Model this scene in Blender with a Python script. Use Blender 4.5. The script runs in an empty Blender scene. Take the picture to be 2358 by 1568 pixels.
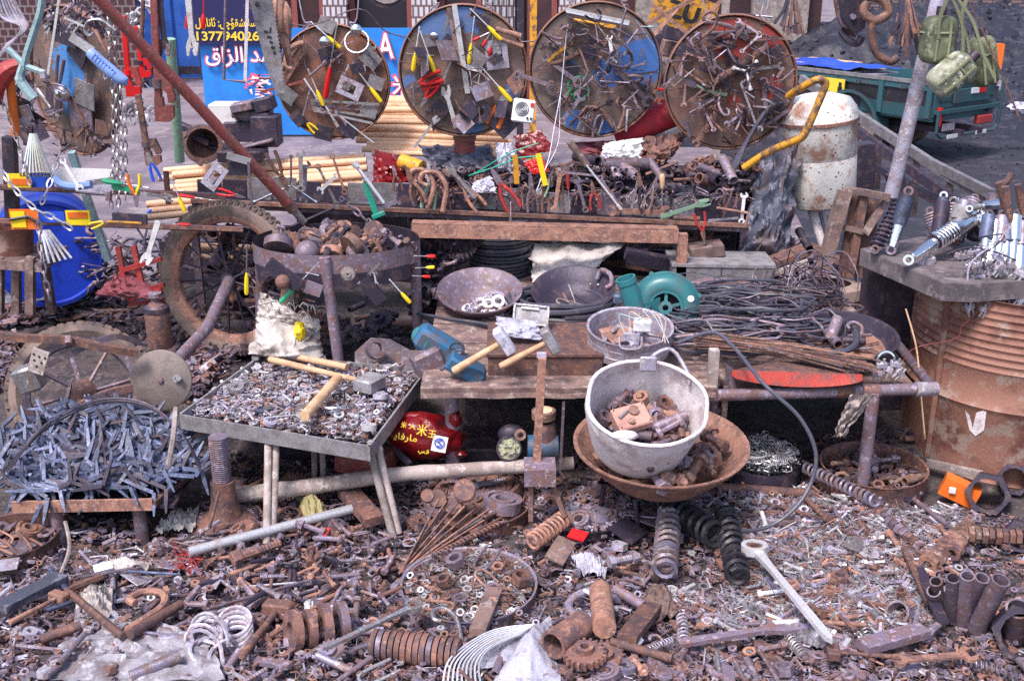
import bpy,math,random
from mathutils import Vector,Matrix,noise
R=math.radians
random.seed(7)
S=bpy.context.scene
# ---------------- camera, sky, sun, exposure ----------------
CAMH=1.75;PITCH=R(20)
cam=bpy.data.cameras.new('camera');camo=bpy.data.objects.new('camera',cam)
S.collection.objects.link(camo);S.camera=camo
cam.sensor_width=36;cam.lens=36*2528/2358;cam.clip_end=500;cam.clip_start=0.05
camo.location=(0,0,CAMH);camo.rotation_euler=(R(90)-PITCH,0,0)
W=bpy.data.worlds.new('World');S.world=W;W.use_nodes=True
wn=W.node_tree.nodes;wl=W.node_tree.links
bg=wn['Background'];sky=wn.new('ShaderNodeTexSky');sky.sky_type='NISHITA';sky.sun_disc=False
sky.sun_elevation=R(60);sky.sun_rotation=R(215);sky.dust_density=3.0;sky.air_density=1.0
wl.new(sky.outputs[0],bg.inputs[0]);bg.inputs[1].default_value=0.12
sun=bpy.data.lights.new('sun','SUN');suno=bpy.data.objects.new('sun',sun);S.collection.objects.link(suno)
sun.energy=2.1;sun.angle=R(14);sun.color=(1.0,0.92,0.88)
_el,_az=R(60),R(215)
suno.rotation_euler=Vector((math.sin(_az)*math.cos(_el),math.cos(_az)*math.cos(_el),math.sin(_el))).to_track_quat('Z','Y').to_euler()
S.view_settings.view_transform='Standard';S.view_settings.look='None'
S.view_settings.exposure=1.05;S.view_settings.gamma=1.0
S.render.engine='CYCLES';S.cycles.max_bounces=5;S.cycles.use_denoising=False
# ---------------- pixel rays ----------------
FW=Vector((0,math.cos(PITCH),-math.sin(PITCH)));UP=Vector((0,math.sin(PITCH),math.cos(PITCH)))
CP=Vector((0,0,CAMH))
def ray(u,v):return FW+Vector(((u-1179)/2528,0,0))+UP*(-(v-784)/2528)
def hit(u,v,pl):
 d=ray(u,v);p,n=pl
 return CP+d*((p-CP).dot(n)/d.dot(n))
def PY(y):return(Vector((0,y,0)),Vector((0,-1,0)))
def PZ(z):return(Vector((0,0,z)),Vector((0,0,1)))
def at(u,v,y):return hit(u,v,PY(y))
def onz(u,v,z=0.0):return hit(u,v,PZ(z))
def px(y,v=784):
 p=at(1179,v,y);return(p-CP).dot(FW)/2528
def sm(a,b,x):
 t=max(0.0,min(1.0,(x-a)/(b-a)));return t*t*(3-2*t)
def gz(x,y):
 h=0.012*noise.noise(Vector((x*2.2,y*2.2,3)))+0.018*noise.noise(Vector((x*6,y*6,8)))
 h+=0.20*sm(3.25,3.9,y)*(1-sm(5.0,5.6,y))*(1-sm(-0.25,0.35,x))
 h+=0.06*sm(3.3,3.8,y)*(1-sm(5.0,5.6,y))*sm(-0.25,0.35,x)
 h+=0.05*(1-sm(2.2,2.7,y))
 h+=0.03*sm(0.5,0.9,x)*(1-sm(3.0,3.4,y))
 return h*(1-sm(5.2,5.8,y))
def ong(u,v):
 z=0.05
 for _ in range(6):
  p=onz(u,v,z);z=gz(p.x,p.y)
 return onz(u,v,z)
 # ---------------- mesh building ----------------
class MB:
 def __init__(s):s.v=[];s.f=[]
 def add(s,vs,fs):
  o=len(s.v);s.v+=[tuple(q)for q in vs];s.f+=[tuple(i+o for i in f)for f in fs];return s
 def box(s,c,d,rot=None,taper=1.0,bev=0.0):
  c=Vector(c);hx,hy,hz=d[0]/2,d[1]/2,d[2]/2
  vs=[]
  if bev<=0:
   for z,t in((-hz,1),(hz,taper)):
    vs+=[Vector((-hx*t,-hy*t,z)),Vector((hx*t,-hy*t,z)),Vector((hx*t,hy*t,z)),Vector((-hx*t,hy*t,z))]
   fs=[(3,2,1,0),(4,5,6,7),(0,1,5,4),(1,2,6,5),(2,3,7,6),(3,0,4,7)]
  else:
   b=bev;fs=[]
   for z,i in((-hz,b),(-hz+b,0),(hz-b,0),(hz,b)):
    x,y=(hx-i),(hy-i)
    k=b*0.8 if i==0 else 0.0
    vs+=[Vector(q)for q in((-x+k,-y,z),(x-k,-y,z),(x,-y+k,z),(x,y-k,z),(x-k,y,z),(-x+k,y,z),(-x,y-k,z),(-x,-y+k,z))]
   for L in range(3):
    for i in range(8):
     j=(i+1)%8;fs.append((L*8+i,L*8+j,L*8+8+j,L*8+8+i))
   fs+=[tuple(range(7,-1,-1)),tuple(range(24,32))]
  if rot is not None:vs=[rot@q for q in vs]
  return s.add([q+c for q in vs],fs)
 def tube(s,pts,r,n=8,closed=False,cap=True):
  pts=[Vector(p)for p in pts];m=len(pts)
  rs=r if isinstance(r,(list,tuple))else[r]*m
  T=[]
  for i in range(m):
   a=pts[(i-1)%m]if(closed or i>0)else pts[i];b=pts[(i+1)%m]if(closed or i<m-1)else pts[i]
   t=(b-a);T.append(t.normalized()if t.length>1e-9 else Vector((1,0,0)))
  u=T[0].orthogonal().normalized();vs=[]
  for i in range(m):
   u=(u-T[i]*u.dot(T[i]));u=u.normalized()if u.length>1e-6 else T[i].orthogonal().normalized()
   w=T[i].cross(u)
   for k in range(n):
    a=2*math.pi*k/n;vs.append(pts[i]+(u*math.cos(a)+w*math.sin(a))*rs[i])
  fs=[]
  for i in range(m if closed else m-1):
   j=(i+1)%m
   for k in range(n):
    l=(k+1)%n;fs.append((i*n+k,i*n+l,j*n+l,j*n+k))
  if cap and not closed:fs+=[tuple(range(n-1,-1,-1)),tuple(range((m-1)*n,m*n))]
  return s.add(vs,fs)
 def cyl(s,a,b,r,r2=None,n=12,cap=True):return s.tube([a,b],[r,r if r2 is None else r2],n,cap=cap)
 def lathe(s,prof,n=28,M=None,closed=False):
  M=M or Matrix.Identity(4);vs=[];m=len(prof)
  for r,z in prof:
   for k in range(n):
    a=2*math.pi*k/n;vs.append(M@Vector((r*math.cos(a),r*math.sin(a),z)))
  fs=[]
  for i in range(m if closed else m-1):
   for k in range(n):
    l=(k+1)%n;j=(i+1)%m;fs.append((i*n+k,i*n+l,j*n+l,j*n+k))
  return s.add(vs,fs)
 def prism(s,poly,z0,z1,M=None):
  n=len(poly);vs=[Vector((x,y,z0))for x,y in poly]+[Vector((x,y,z1))for x,y in poly]
  fs=[tuple(range(n-1,-1,-1)),tuple(range(n,2*n))]+[(i,(i+1)%n,n+(i+1)%n,n+i)for i in range(n)]
  if M:vs=[M@q for q in vs]
  return s.add(vs,fs)
 def ring(s,cx,cy,ro,ri,z0,z1,n=16,M=None,hexo=False):
  T=Matrix.Translation((cx,cy,0));T=(M@T)if M else T
  if not hexo:return s.lathe([(ri,z0),(ro,z0),(ro,z1),(ri,z1)],n,T,closed=True)
  vs=[]
  for r_,z in((ri,z0),(ro,z0),(ro,z1),(ri,z1)):
   for k in range(12):
    a=math.pi*k/6;rr=r_ if r_==ri else(r_ if k%2==0 else r_*0.866)
    vs.append(T@Vector((rr*math.cos(a),rr*math.sin(a),z)))
  return s.add(vs,[(i*12+k,i*12+(k+1)%12,((i+1)%4)*12+(k+1)%12,((i+1)%4)*12+k)for i in range(4)for k in range(12)])
 def grid(s,fn,nu,nv,close_u=False):
  vs=[fn(i/(nu if close_u else nu-1),j/(nv-1))for j in range(nv)for i in range(nu)]
  fs=[]
  for j in range(nv-1):
   for i in range(nu if close_u else nu-1):
    k=(i+1)%nu;fs.append((j*nu+i,j*nu+k,(j+1)*nu+k,(j+1)*nu+i))
  return s.add(vs,fs)
 def blob(s,c,rx,ry,rz,amp=0.2,fq=3.0,nu=20,nv=12,seed=0,rot=None):
  c=Vector(c)
  def fn(a,b):
   th=a*2*math.pi;ph=-math.pi/2+b*math.pi
   d=Vector((math.cos(th)*math.cos(ph),math.sin(th)*math.cos(ph),math.sin(ph)))
   k=1+amp*noise.noise(d*fq+Vector((seed,0,0)))+amp*0.5*noise.noise(d*fq*2.7+Vector((0,seed,0)))
   q=Vector((d.x*rx*k,d.y*ry*k,d.z*rz*k))
   return c+(rot@q if rot else q)
  return s.grid(fn,nu,nv,True)
 def mesh(s,name,smooth=38):
  me=bpy.data.meshes.new(name);me.from_pydata(s.v,[],s.f);me.update()
  if smooth:
   me.shade_smooth();me.set_sharp_from_angle(angle=R(smooth))
  return me
def helix(a,b,r,turns,n=10,e0=0.0):
 a,b=Vector(a),Vector(b);d=b-a;t=d.normalized();u=t.orthogonal().normalized();w=t.cross(u);N=int(turns*n)
 return[a+d*(i/N)+(u*math.cos(2*math.pi*i/n)+w*math.sin(2*math.pi*i/n))*r for i in range(N+1)]
def curve(pts,k=6):
 P=[Vector(p)for p in pts];P=[P[0]]+P+[P[-1]];out=[]
 for i in range(1,len(P)-2):
  for j in range(k):
   t=j/k;a,b,c,d=P[i-1],P[i],P[i+1],P[i+2]
   out.append(0.5*((2*b)+(c-a)*t+(2*a-5*b+4*c-d)*t*t+(3*b-a-3*c+d)*t**3))
 return out+[P[-2]]
 # ---------------- materials ----------------
def mat(name,c1,c2=None,amt=0.5,sc=22,rough=0.6,metal=0.0,bump=0.35,rnd=0.25,grain=0.26,c3=None,spots=None,emit=None):
 m=bpy.data.materials.new(name);m.use_nodes=True;nt=m.node_tree;N=nt.nodes;L=nt.links
 b=N['Principled BSDF'];geo=N.new('ShaderNodeNewGeometry');oi=N.new('ShaderNodeObjectInfo')
 off=N.new('ShaderNodeVectorMath');off.operation='MULTIPLY_ADD'
 cmb=N.new('ShaderNodeCombineXYZ')
 for i in range(3):L.new(oi.outputs['Random'],cmb.inputs[i])
 L.new(cmb.outputs[0],off.inputs[0]);off.inputs[1].default_value=(7,5,9);L.new(geo.outputs['Position'],off.inputs[2])
 def nz(scale,det=4,ro=0.65):
  t=N.new('ShaderNodeTexNoise');t.inputs['Scale'].default_value=scale;t.inputs['Detail'].default_value=det
  t.inputs['Roughness'].default_value=ro;L.new(off.outputs[0],t.inputs['Vector']);return t.outputs['Fac']
 def mr(src,a,bb,lo,hi):
  r=N.new('ShaderNodeMapRange');r.inputs[1].default_value=a;r.inputs[2].default_value=bb
  r.inputs[3].default_value=lo;r.inputs[4].default_value=hi;L.new(src,r.inputs[0]);return r.outputs[0]
 def mix(f,a,c,bl='MIX'):
  x=N.new('ShaderNodeMix');x.data_type='RGBA';x.blend_type=bl
  if isinstance(f,float):x.inputs[0].default_value=f
  else:L.new(f,x.inputs[0])
  for s_,val in((x.inputs[6],a),(x.inputs[7],c)):
   if isinstance(val,tuple):s_.default_value=(*val,1)
   else:L.new(val,s_)
  return x.outputs[2]
 big=nz(sc);col=c1
 e=0.5+(0.5-amt)*0.5
 if c2:f=mr(big,e-0.05,e+0.07,0,1);col=mix(f,c1,c2)
 if c3:col=mix(mr(nz(sc*2.3,5),0.55,0.62,0,1),col,c3)
 if spots:
  v=N.new('ShaderNodeTexVoronoi');v.inputs['Scale'].default_value=spots[1];L.new(off.outputs[0],v.inputs['Vector'])
  col=mix(mr(v.outputs['Distance'],0.12,0.2,1,0),col,spots[0])
 g=nz(260,2,0.8);gv=mr(g,0.3,0.7,1-grain,1+grain)
 rv=mr(oi.outputs['Random'],0,1,1-rnd,1+rnd)
 mul=N.new('ShaderNodeMath');mul.operation='MULTIPLY';L.new(gv,mul.inputs[0]);L.new(rv,mul.inputs[1])
 cc=N.new('ShaderNodeCombineColor')
 for i in range(3):L.new(mul.outputs[0],cc.inputs[i])
 col=mix(1.0,col,cc.outputs[0],'MULTIPLY');L.new(col,b.inputs['Base Color'])
 b.inputs['Metallic'].default_value=metal
 L.new(mr(g,0.3,0.7,max(0.05,rough-0.13),min(1,rough+0.13)),b.inputs['Roughness'])
 if metal and c2:L.new(mr(big,e-0.05,e+0.07,metal,0.05),b.inputs['Metallic'])
 if bump:
  bp=N.new('ShaderNodeBump');bp.inputs['Strength'].default_value=bump;bp.inputs['Distance'].default_value=0.004
  ad=N.new('ShaderNodeMath');ad.operation='ADD';L.new(nz(90,4),ad.inputs[0]);L.new(big,ad.inputs[1])
  L.new(ad.outputs[0],bp.inputs['Height']);L.new(bp.outputs[0],b.inputs['Normal'])
 return m
BR=(0.15,0.085,0.068);DK=(0.055,0.045,0.052);DIRT=(0.17,0.13,0.125)
M={'rust':mat('rusty_iron',(0.175,0.085,0.070),(0.095,0.058,0.066),0.5,rough=0.75,c3=(0.27,0.135,0.095)),'rustl':mat('light_rust',(0.34,0.17,0.125),(0.20,0.105,0.09),0.5,rough=0.75,c3=(0.40,0.24,0.19)),
 'iron':mat('dirty_iron',(0.180,0.138,0.185),(0.16,0.090,0.085),0.45,rough=0.55,metal=0.25,c3=(0.29,0.24,0.31),rnd=.4),'dark':mat('dark_iron',(0.046,0.036,0.062),(0.10,0.062,0.070),0.35,rough=0.5,metal=0.3),
 'black':mat('black_paint',(0.016,0.015,0.022),(0.05,0.04,0.05),0.3,rough=0.45),'steel':mat('worn_steel',(0.42,0.40,0.43),(0.20,0.14,0.13),0.38,rough=0.36,metal=0.75,c3=(0.55,0.53,0.56)),
 'steeld':mat('dull_steel',(0.28,0.25,0.36),(0.20,0.13,0.13),0.5,rough=0.45,metal=0.5,c3=(0.36,0.33,0.36)),'chrome':mat('chrome',(0.82,0.82,0.86),None,rough=0.16,metal=1.0,bump=0.04,grain=0.08,rnd=0.08),
 'bright':mat('bright_steel',(0.68,0.67,0.72),(0.42,0.35,0.34),0.30,rough=0.3,metal=0.45,bump=0.1),'zinc':mat('galvanised',(0.44,0.41,0.53),(0.29,0.23,0.27),0.5,rough=0.5,metal=0.35,c3=(0.52,0.50,0.52)),
 'alu':mat('dirty_aluminium',(0.64,0.58,0.62),(0.44,0.36,0.38),0.4,sc=14,rough=0.7,metal=0.0,c3=(0.70,0.66,0.67),rnd=.05),'bluesteel':mat('blue_grey_iron',(0.085,0.105,0.195),(0.05,0.052,0.09),0.45,rough=0.5,metal=0.2,c3=(0.15,0.18,0.30),rnd=0.45),
 'wood':mat('pale_wood',(0.62,0.40,0.25),(0.48,0.28,0.17),0.4,sc=18,rough=0.6,grain=0.15,rnd=0.12),'woodl':mat('peeled_pole_wood',(0.74,0.47,0.31),(0.58,0.33,0.20),0.35,sc=15,rough=0.65,grain=0.15,rnd=0.15),
 'woodd':mat('weathered_wood',(0.21,0.135,0.12),(0.12,0.078,0.08),0.5,sc=12,rough=0.8,c3=(0.30,0.23,0.21)),'woodg':mat('grey_wood',(0.36,0.30,0.29),(0.24,0.19,0.18),0.5,sc=14,rough=0.8,c3=(0.46,0.40,0.39)),
 'yellow':mat('yellow_plastic',(0.85,0.62,0.02),None,rough=0.35,bump=0.03,grain=0.06,rnd=0.06),'orange':mat('orange_plastic',(0.68,0.14,0.02),(0.5,0.14,0.03),0.25,rough=0.4,bump=0.05,grain=0.1),
 'red':mat('red_plastic',(0.62,0.012,0.015),None,rough=0.35,bump=0.04,grain=0.1,rnd=0.15),'redm':mat('red_paint',(0.36,0.035,0.035),(0.17,0.06,0.05),0.3,rough=0.45,c3=(0.5,0.06,0.05)),
 'maroon':mat('oxide_red_paint',(0.23,0.055,0.052),(0.16,0.07,0.06),0.4,rough=0.5,c3=(0.30,0.10,0.09)),'green':mat('green_plastic',(0.02,0.33,0.17),(0.05,0.2,0.13),0.3,rough=0.4,bump=0.05),
 'teal':mat('teal_tape',(0.03,0.42,0.29),(0.10,0.30,0.22),0.3,rough=0.5,bump=0.1),'blue':mat('blue_plastic',(0.02,0.08,0.55),None,rough=0.4,bump=0.05,grain=0.12),
 'blueh':mat('pale_blue_plastic',(0.20,0.31,0.62),None,rough=0.45,bump=0.05,grain=0.12),'bluep':mat('blue_drum_paint',(0.005,0.035,0.42),(0.003,0.02,0.27),0.4,sc=8,rough=0.5,bump=0.1,grain=0.4),
 'grey':mat('grey_metal',(0.27,0.26,0.29),(0.18,0.16,0.17),0.5,rough=0.5,metal=0.2),'teala':mat('grey_teal_paint',(0.30,0.44,0.47),(0.22,0.32,0.35),0.4,rough=0.4),
 'tealb':mat('blower_teal',(0.030,0.165,0.19),(0.075,0.13,0.145),0.4,sc=10,rough=0.38,bump=0.05),'blueb':mat('machine_blue',(0.022,0.12,0.25),(0.07,0.085,0.12),0.5,rough=0.5),
 'tri':mat('tricycle_teal',(0.025,0.085,0.105),(0.05,0.07,0.085),0.4,sc=6,rough=0.5),'white':mat('white_paint',(0.76,0.75,0.77),(0.60,0.58,0.60),0.3,rough=0.5,bump=0.1,grain=0.12),
 'tank':mat('chipped_white_enamel',(0.74,0.71,0.70),(0.42,0.24,0.18),0.40,sc=9,rough=0.45,c3=(0.52,0.40,0.36),spots=((0.16,0.06,0.04),34)),'sack':mat('dirty_woven_sack',(0.50,0.46,0.45),(0.25,0.21,0.205),0.45,sc=9,rough=0.9,bump=0.25),
 'tarp':mat('dark_tarpaulin',(0.065,0.070,0.105),(0.11,0.085,0.095),0.4,sc=6,rough=0.5,bump=0.6,c3=(0.18,0.17,0.22)),'redc':mat('red_cloth',(0.40,0.02,0.045),(0.25,0.03,0.045),0.4,sc=9,rough=0.8,bump=0.5),
 'redf':mat('red_foil',(0.20,0.005,0.009),(0.08,0.003,0.006),0.4,sc=8,rough=0.22,bump=0.5),'marc':mat('maroon_cloth',(0.20,0.05,0.065),(0.13,0.05,0.06),0.4,sc=8,rough=0.85,bump=0.5),
 'bag':mat('thin_plastic_film',(0.48,0.47,0.58),(0.30,0.29,0.37),0.4,rough=0.25,bump=0.6),'rubber':mat('dusty_rubber',(0.25,0.18,0.155),(0.14,0.105,0.10),0.45,sc=10,rough=0.85,bump=0.4),
 'cable':mat('black_cable',(0.060,0.060,0.090),(0.11,0.095,0.11),0.35,rough=0.5,bump=0.1),'olive':mat('olive_canvas',(0.14,0.155,0.10),(0.07,0.085,0.055),0.5,sc=10,rough=0.75,c3=(0.26,0.28,0.20)),
 'olivel':mat('olive_strap',(0.20,0.21,0.13),None,rough=0.85,bump=0.5),'drum':mat('rusty_drum',(0.27,0.130,0.098),(0.15,0.060,0.048),0.45,sc=5,rough=0.7,c3=(0.30,0.21,0.18)),
 'lid':mat('rusty_lid',(0.26,0.115,0.080),(0.15,0.080,0.070),0.5,sc=9,rough=0.6),'lidb':mat('rusty_lid_blue_patches',(0.17,0.11,0.10),(0.05,0.13,0.40),0.33,sc=6.5,rough=0.6,spots=((0.16,0.09,0.07),30)),
 'lidr':mat('rusty_lid_red_patches',(0.17,0.095,0.085),(0.36,0.05,0.045),0.35,sc=6,rough=0.6),'hide':mat('copper_bolts',(0.24,0.13,0.10),(0.13,0.08,0.07),0.5,rough=0.6,metal=0.3,c3=(0.36,0.25,0.21)),
 'yellp':mat('chipped_yellow_paint',(0.60,0.28,0.02),(0.15,0.085,0.06),0.42,rough=0.45),'cloth':mat('khaki_rag',(0.30,0.26,0.13),(0.20,0.17,0.10),0.4,rough=0.9,bump=0.5),
 'pinkm':mat('pink_switch_paint',(0.50,0.27,0.22),(0.38,0.19,0.16),0.35,rough=0.5),'greenp':mat('faded_green_paint',(0.20,0.33,0.24),(0.24,0.20,0.17),0.35,rough=.6),
 'plateb':mat('brown_flange',(0.25,0.20,0.19),(0.19,0.15,0.14),0.4,rough=.6,metal=.2),'olivec':mat('camouflage_cloth',(0.30,0.31,0.24),(0.10,0.11,0.07),0.5,sc=11,rough=.5,c3=(.55,.54,.48)),
 'pinkw':mat('pinkish_white',(0.62,0.52,0.52),None,rough=.5),'redo':mat('orange_red_enamel',(0.30,0.028,0.018),(0.16,0.04,0.035),0.45,rough=.4),'sackg':mat('grey_sacking',(0.34,0.32,0.38),(0.20,0.17,0.19),0.5,sc=12,rough=.9,bump=.3,c3=(.44,.43,.50)),
 'orangef':mat('faded_orange_grip',(0.42,0.20,0.12),(0.25,0.14,0.11),0.5,rough=.6),'slabm':mat('oily_grey_slab',(0.14,0.115,0.125),(0.085,0.07,0.085),0.5,sc=12,rough=.8,c3=(.20,.17,.18),rnd=0),
 'glass':mat('glossy_dark',(0.03,0.03,0.04),None,rough=0.1,bump=0),'ball':mat('billiard_orange',(0.7,0.15,0.03),None,rough=0.15,bump=0),}
# ---------------- objects ----------------
NOB=[0]
def link(o):S.collection.objects.link(o);NOB[0]+=1;return o
def tag(o,label=None,cat=None,group=None,kind=None):
 if label:o['label']=label
 if cat:o['category']=cat
 if group:o['group']=group
 if kind:o['kind']=kind
 return o
def setm(o,m):
 m=M[m]if isinstance(m,str)else m
 if not len(o.data.materials):o.data.materials.append(m)
 s=o.material_slots[0];s.link='OBJECT';s.material=m
def thing(name,label,cat,loc=(0,0,0),group=None):
 o=bpy.data.objects.new(name,None);link(o);o.location=loc;o.empty_display_size=0.02
 o.matrix_basis=Matrix.Translation(loc)
 return tag(o,label,cat,group)
def part(parent,name,mb,m,label=None,smooth=38,up=None):
 base=Vector(parent['_w'])if '_w' in parent.keys()else parent.matrix_basis.translation.copy()
 v=mb.v;c=base
 mb2=MB();mb2.v=[(q[0]-c.x,q[1]-c.y,q[2]-c.z)for q in v];mb2.f=mb.f
 o=bpy.data.objects.new(name,mb2.mesh(name,smooth));link(o);setm(o,m)
 o.parent=parent
 if label:o['label']=label
 PW[o.name]=base;return o
PW={}
def sub(parent,name,mb,m,label=None,smooth=38):
 base=PW[parent.name];mb2=MB();mb2.v=[(q[0]-base.x,q[1]-base.y,q[2]-base.z)for q in mb.v];mb2.f=mb.f
 o=bpy.data.objects.new(name,mb2.mesh(name,smooth));link(o);setm(o,m);o.parent=parent
 if label:o['label']=label
 return o
def solo(name,mb,m,label=None,cat=None,group=None,kind=None,smooth=38):
 xs=[q[0]for q in mb.v];ys=[q[1]for q in mb.v];zs=[q[2]for q in mb.v]
 c=Vector(((min(xs)+max(xs))/2,(min(ys)+max(ys))/2,min(zs)))
 mb2=MB();mb2.v=[(q[0]-c.x,q[1]-c.y,q[2]-c.z)for q in mb.v];mb2.f=mb.f
 o=bpy.data.objects.new(name,mb2.mesh(name,smooth));link(o);o.location=c;o.matrix_basis=Matrix.Translation(c);setm(o,m)
 PW[o.name]=c
 return tag(o,label,cat,group,kind)
 # ---------------- kit of tools, each one unit long along X, face up +Z ----------------
def arc(cx,cy,r,a0,a1,n):return[(cx+r*math.cos(R(a0+(a1-a0)*i/n)),cy+r*math.sin(R(a0+(a1-a0)*i/n)))for i in range(n+1)]
def jaw(cx,r,dr):
 m_=arc(0,0,r,32,328,12);w=r*0.46
 p=m_+[(r*0.75,-w),(-r*0.15,-w),(-r*0.35,0),(-r*0.15,w),(r*0.75,w)]
 c,s_=math.cos(R(15)),math.sin(R(15));p=[(x*c-y*s_,x*s_+y*c)for x,y in p]
 return[(cx+dr*x,y)for x,y in p][::(1 if dr>0 else-1)]
def k_wrench():
 b=MB();b.prism([(0.1,-0.035),(0.9,-0.042),(0.9,0.042),(0.1,0.035)],0.006,0.028)
 b.prism(jaw(0.91,0.10,1),0,0.034);b.prism(jaw(0.075,0.08,-1),0,0.032);return b
def k_combo():
 b=MB();b.prism([(0.1,-0.035),(0.9,-0.042),(0.9,0.042),(0.1,0.035)],0.006,0.028)
 b.prism(jaw(0.91,0.10,1),0,0.034);b.ring(0.07,0,0.08,0.048,-0.004,0.038,14);return b
def k_ring():
 b=MB();b.prism([(0.1,-0.026),(0.9,-0.03),(0.9,0.03),(0.1,0.026)],0.006,0.028)
 b.ring(0.93,0,0.07,0.042,-0.004,0.04,14);b.ring(0.06,0,0.06,0.036,-0.004,0.038,14);return b
def k_bar(w=0.035,t=0.02):
 return lambda:MB().box((0.5,0,t/2),(1,w,t))
def k_flat():
 b=MB();b.box((0.5,0,0.008),(0.9,0.05,0.012));b.ring(0.04,0,0.03,0.012,0,0.016,10);b.ring(0.96,0,0.03,0.012,0,0.016,10);return b
def k_rod(r=0.02,n=8):return lambda:MB().cyl((0,0,r),(1,0,r),r,n=n)
def k_pipe(r=0.06):
 def f():
  b=MB();return b.lathe([(r*0.78,0),(r,0),(r,1),(r*0.78,1)],16,Matrix.Translation((0,0,r))@Matrix.Rotation(R(90),4,'Y'),closed=True)
 return f
def k_bolt():
 b=MB();r=0.085
 b.tube([(0.16,0,0.16),(0.55,0,0.16)],r,8);pts=[];
 for i in range(15):pts.append((0.55+0.45*i/14,0,0.16))
 b.tube(pts,[r*(1.05 if i%2 else 0.86)for i in range(15)],8)
 b.tube([(0,0,0.16),(0.02,0,0.16),(0.16,0,0.16)],[0.14,0.16,0.16],6);return b
def k_boltnut():
 b=k_bolt();b.tube([(0.74,0,0.16),(0.88,0,0.16)],0.165,6);return b
def k_rivet():
 b=MB();b.cyl((0.08,0,0.1),(1,0,0.1),0.075,n=8);b.tube([(0,0,0.1),(0.05,0,0.1),(0.09,0,0.1)],[0.07,0.13,0.13],10);return b
def k_nut():return MB().ring(0.5,0,0.5,0.27,0,0.42,hexo=True)
def k_washer():return MB().ring(0.5,0,0.5,0.26,0,0.1,18)
def k_bearing():
 b=MB();b.ring(0.5,0,0.5,0.38,0,0.3,20);b.ring(0.5,0,0.31,0.2,0,0.3,18);b.ring(0.5,0,0.385,0.3,0.06,0.24,18);return b
def k_gear():
 b=MB();p=[]
 for k in range(20):
  for a,r in((0,.42),(4,.42),(6,.5),(12,.5),(14,.42)):p.append((0.5+r*math.cos(R(k*18+a)),r*math.sin(R(k*18+a))))
 n=len(p);b.prism(p,0,0.16);b.ring(0.5,0,0.2,0.1,0.158,0.3,16);return b
def k_plate():return MB().box((0.5,0,0.03),(1,0.8,0.05),bev=0.012)
def k_spring(tn=9,w=0.02,r=0.12):return lambda:MB().tube(helix((0,0,r),(1,0,r),r-w,tn,12),w,5)
def k_lkey():
 return MB().tube(curve([(0,0.22,.02),(0,0.06,.02),(0.03,0.0,.02),(0.1,0,.02),(1,0,.02)],3),0.022,6)
def k_nail():
 b=MB();b.tube([(0,0,.02),(0.93,0,.02),(1,0,.02)],[0.022,0.022,0.004],5);b.cyl((-0.015,0,.02),(0,0,.02),0.055,n=8);return b
def k_spike():
 def wedge(b,p,q):
  p,q=Vector(p),Vector(q);d=(q-p).normalized();s_=Vector((-d.y,d.x,0));z=Vector((0,0,1));vs=[]
  for pt,w,h in((p,.050,.048),(p.lerp(q,.5),.054,.050),(q,.020,.014)):
   vs+=[pt+s_*w*i+z*(h*j+.05)for i,j in((-1,-1),(1,-1),(1,1),(-1,1))]
  b.add(vs,[(3,2,1,0),(8,9,10,11)]+[(4*L+i,4*L+(i+1)%4,4*L+4+(i+1)%4,4*L+4+i)for L in(0,1)for i in range(4)])
 b=MB();wedge(b,(0.03,0.0,0),(1,0,0));wedge(b,(0,0.0,0.004),(-0.30,0.62,0.004));return b
def k_ubolt():return MB().tube(curve([(1,.25,.04),(.3,.25,.04),(0.04,.14,.04),(0.04,-.14,.04),(.3,-.25,.04),(1,-.25,.04)],4),.045,7)
def k_hook():return MB().tube(curve([(0,.0,.05),(.55,0,.05),(.8,.08,.05),(.98,.26,.05),(.9,.48,.05),(.66,.5,.05),(.6,.36,.05)],4),[0.05]*25,8)
def k_socket():return MB().lathe([(.12,.02),(.2,0),(.2,.55),(.15,.62),(.15,1),(.1,1),(.1,.3),(.12,.3)],14,Matrix.Translation((0,0,.2))@Matrix.Rotation(R(90),4,'Y'),closed=True)
def k_chisel():
 b=MB();b.tube([(0,0,.03),(.03,0,.03),(.7,0,.03)],[.028,.034,.034],8);b.box((.84,0,.03),(.3,.08,.03));return b
def k_knob():return MB().blob((.5,0,.5),.5,.5,.5,0.05)
def kp_screw():
 s_=MB().cyl((0,0,.045),(.6,0,.045),.016,n=7);s_.box((.012,0,.045),(.05,.038,.012))
 h=MB();prof=[(0.001,.56),(.032,.565),(.036,.6),(.05,.66),(.055,.8),(.055,.95),(.04,.995),(.001,1.0)];n=16;vs=[]
 for r,x in prof:
  for k in range(n):
   a=2*math.pi*k/n;rr=r*(0.86 if k%2 and.6<x<.97 else 1);vs.append((x,rr*math.cos(a),.05+rr*math.sin(a)))
 h.add(vs,[(i*n+k,i*n+(k+1)%n,(i+1)*n+(k+1)%n,(i+1)*n+k)for i in range(len(prof)-1)for k in range(n)])
 return[('shaft',s_,'bright'),('handle',h,'yellow')]
def kp_pliers(sp=0.11):
 def f():
  j=MB();j.prism([(1,.012),(1,-.012),(.9,-.045),(.72,-.075),(.62,-.07),(.55,-.02),(.55,.02),(.62,.07),(.72,.075),(.9,.045)],0,.035);j.cyl((.67,0,-.005),(.67,0,.045),.03,n=10)
  out=[('jaw',j,'iron')]
  for s_ in(1,-1):
   h=MB().tube(curve([(.62,s_*.02,.018),(.5,s_*.06,.018),(.36,s_*sp*.8,.018),(.16,s_*sp,.018),(0,s_*sp,.018)],4),[.034]*4+[.045]*13,7)
   out.append(('handle',h,'red'))
  return out
 return f
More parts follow.
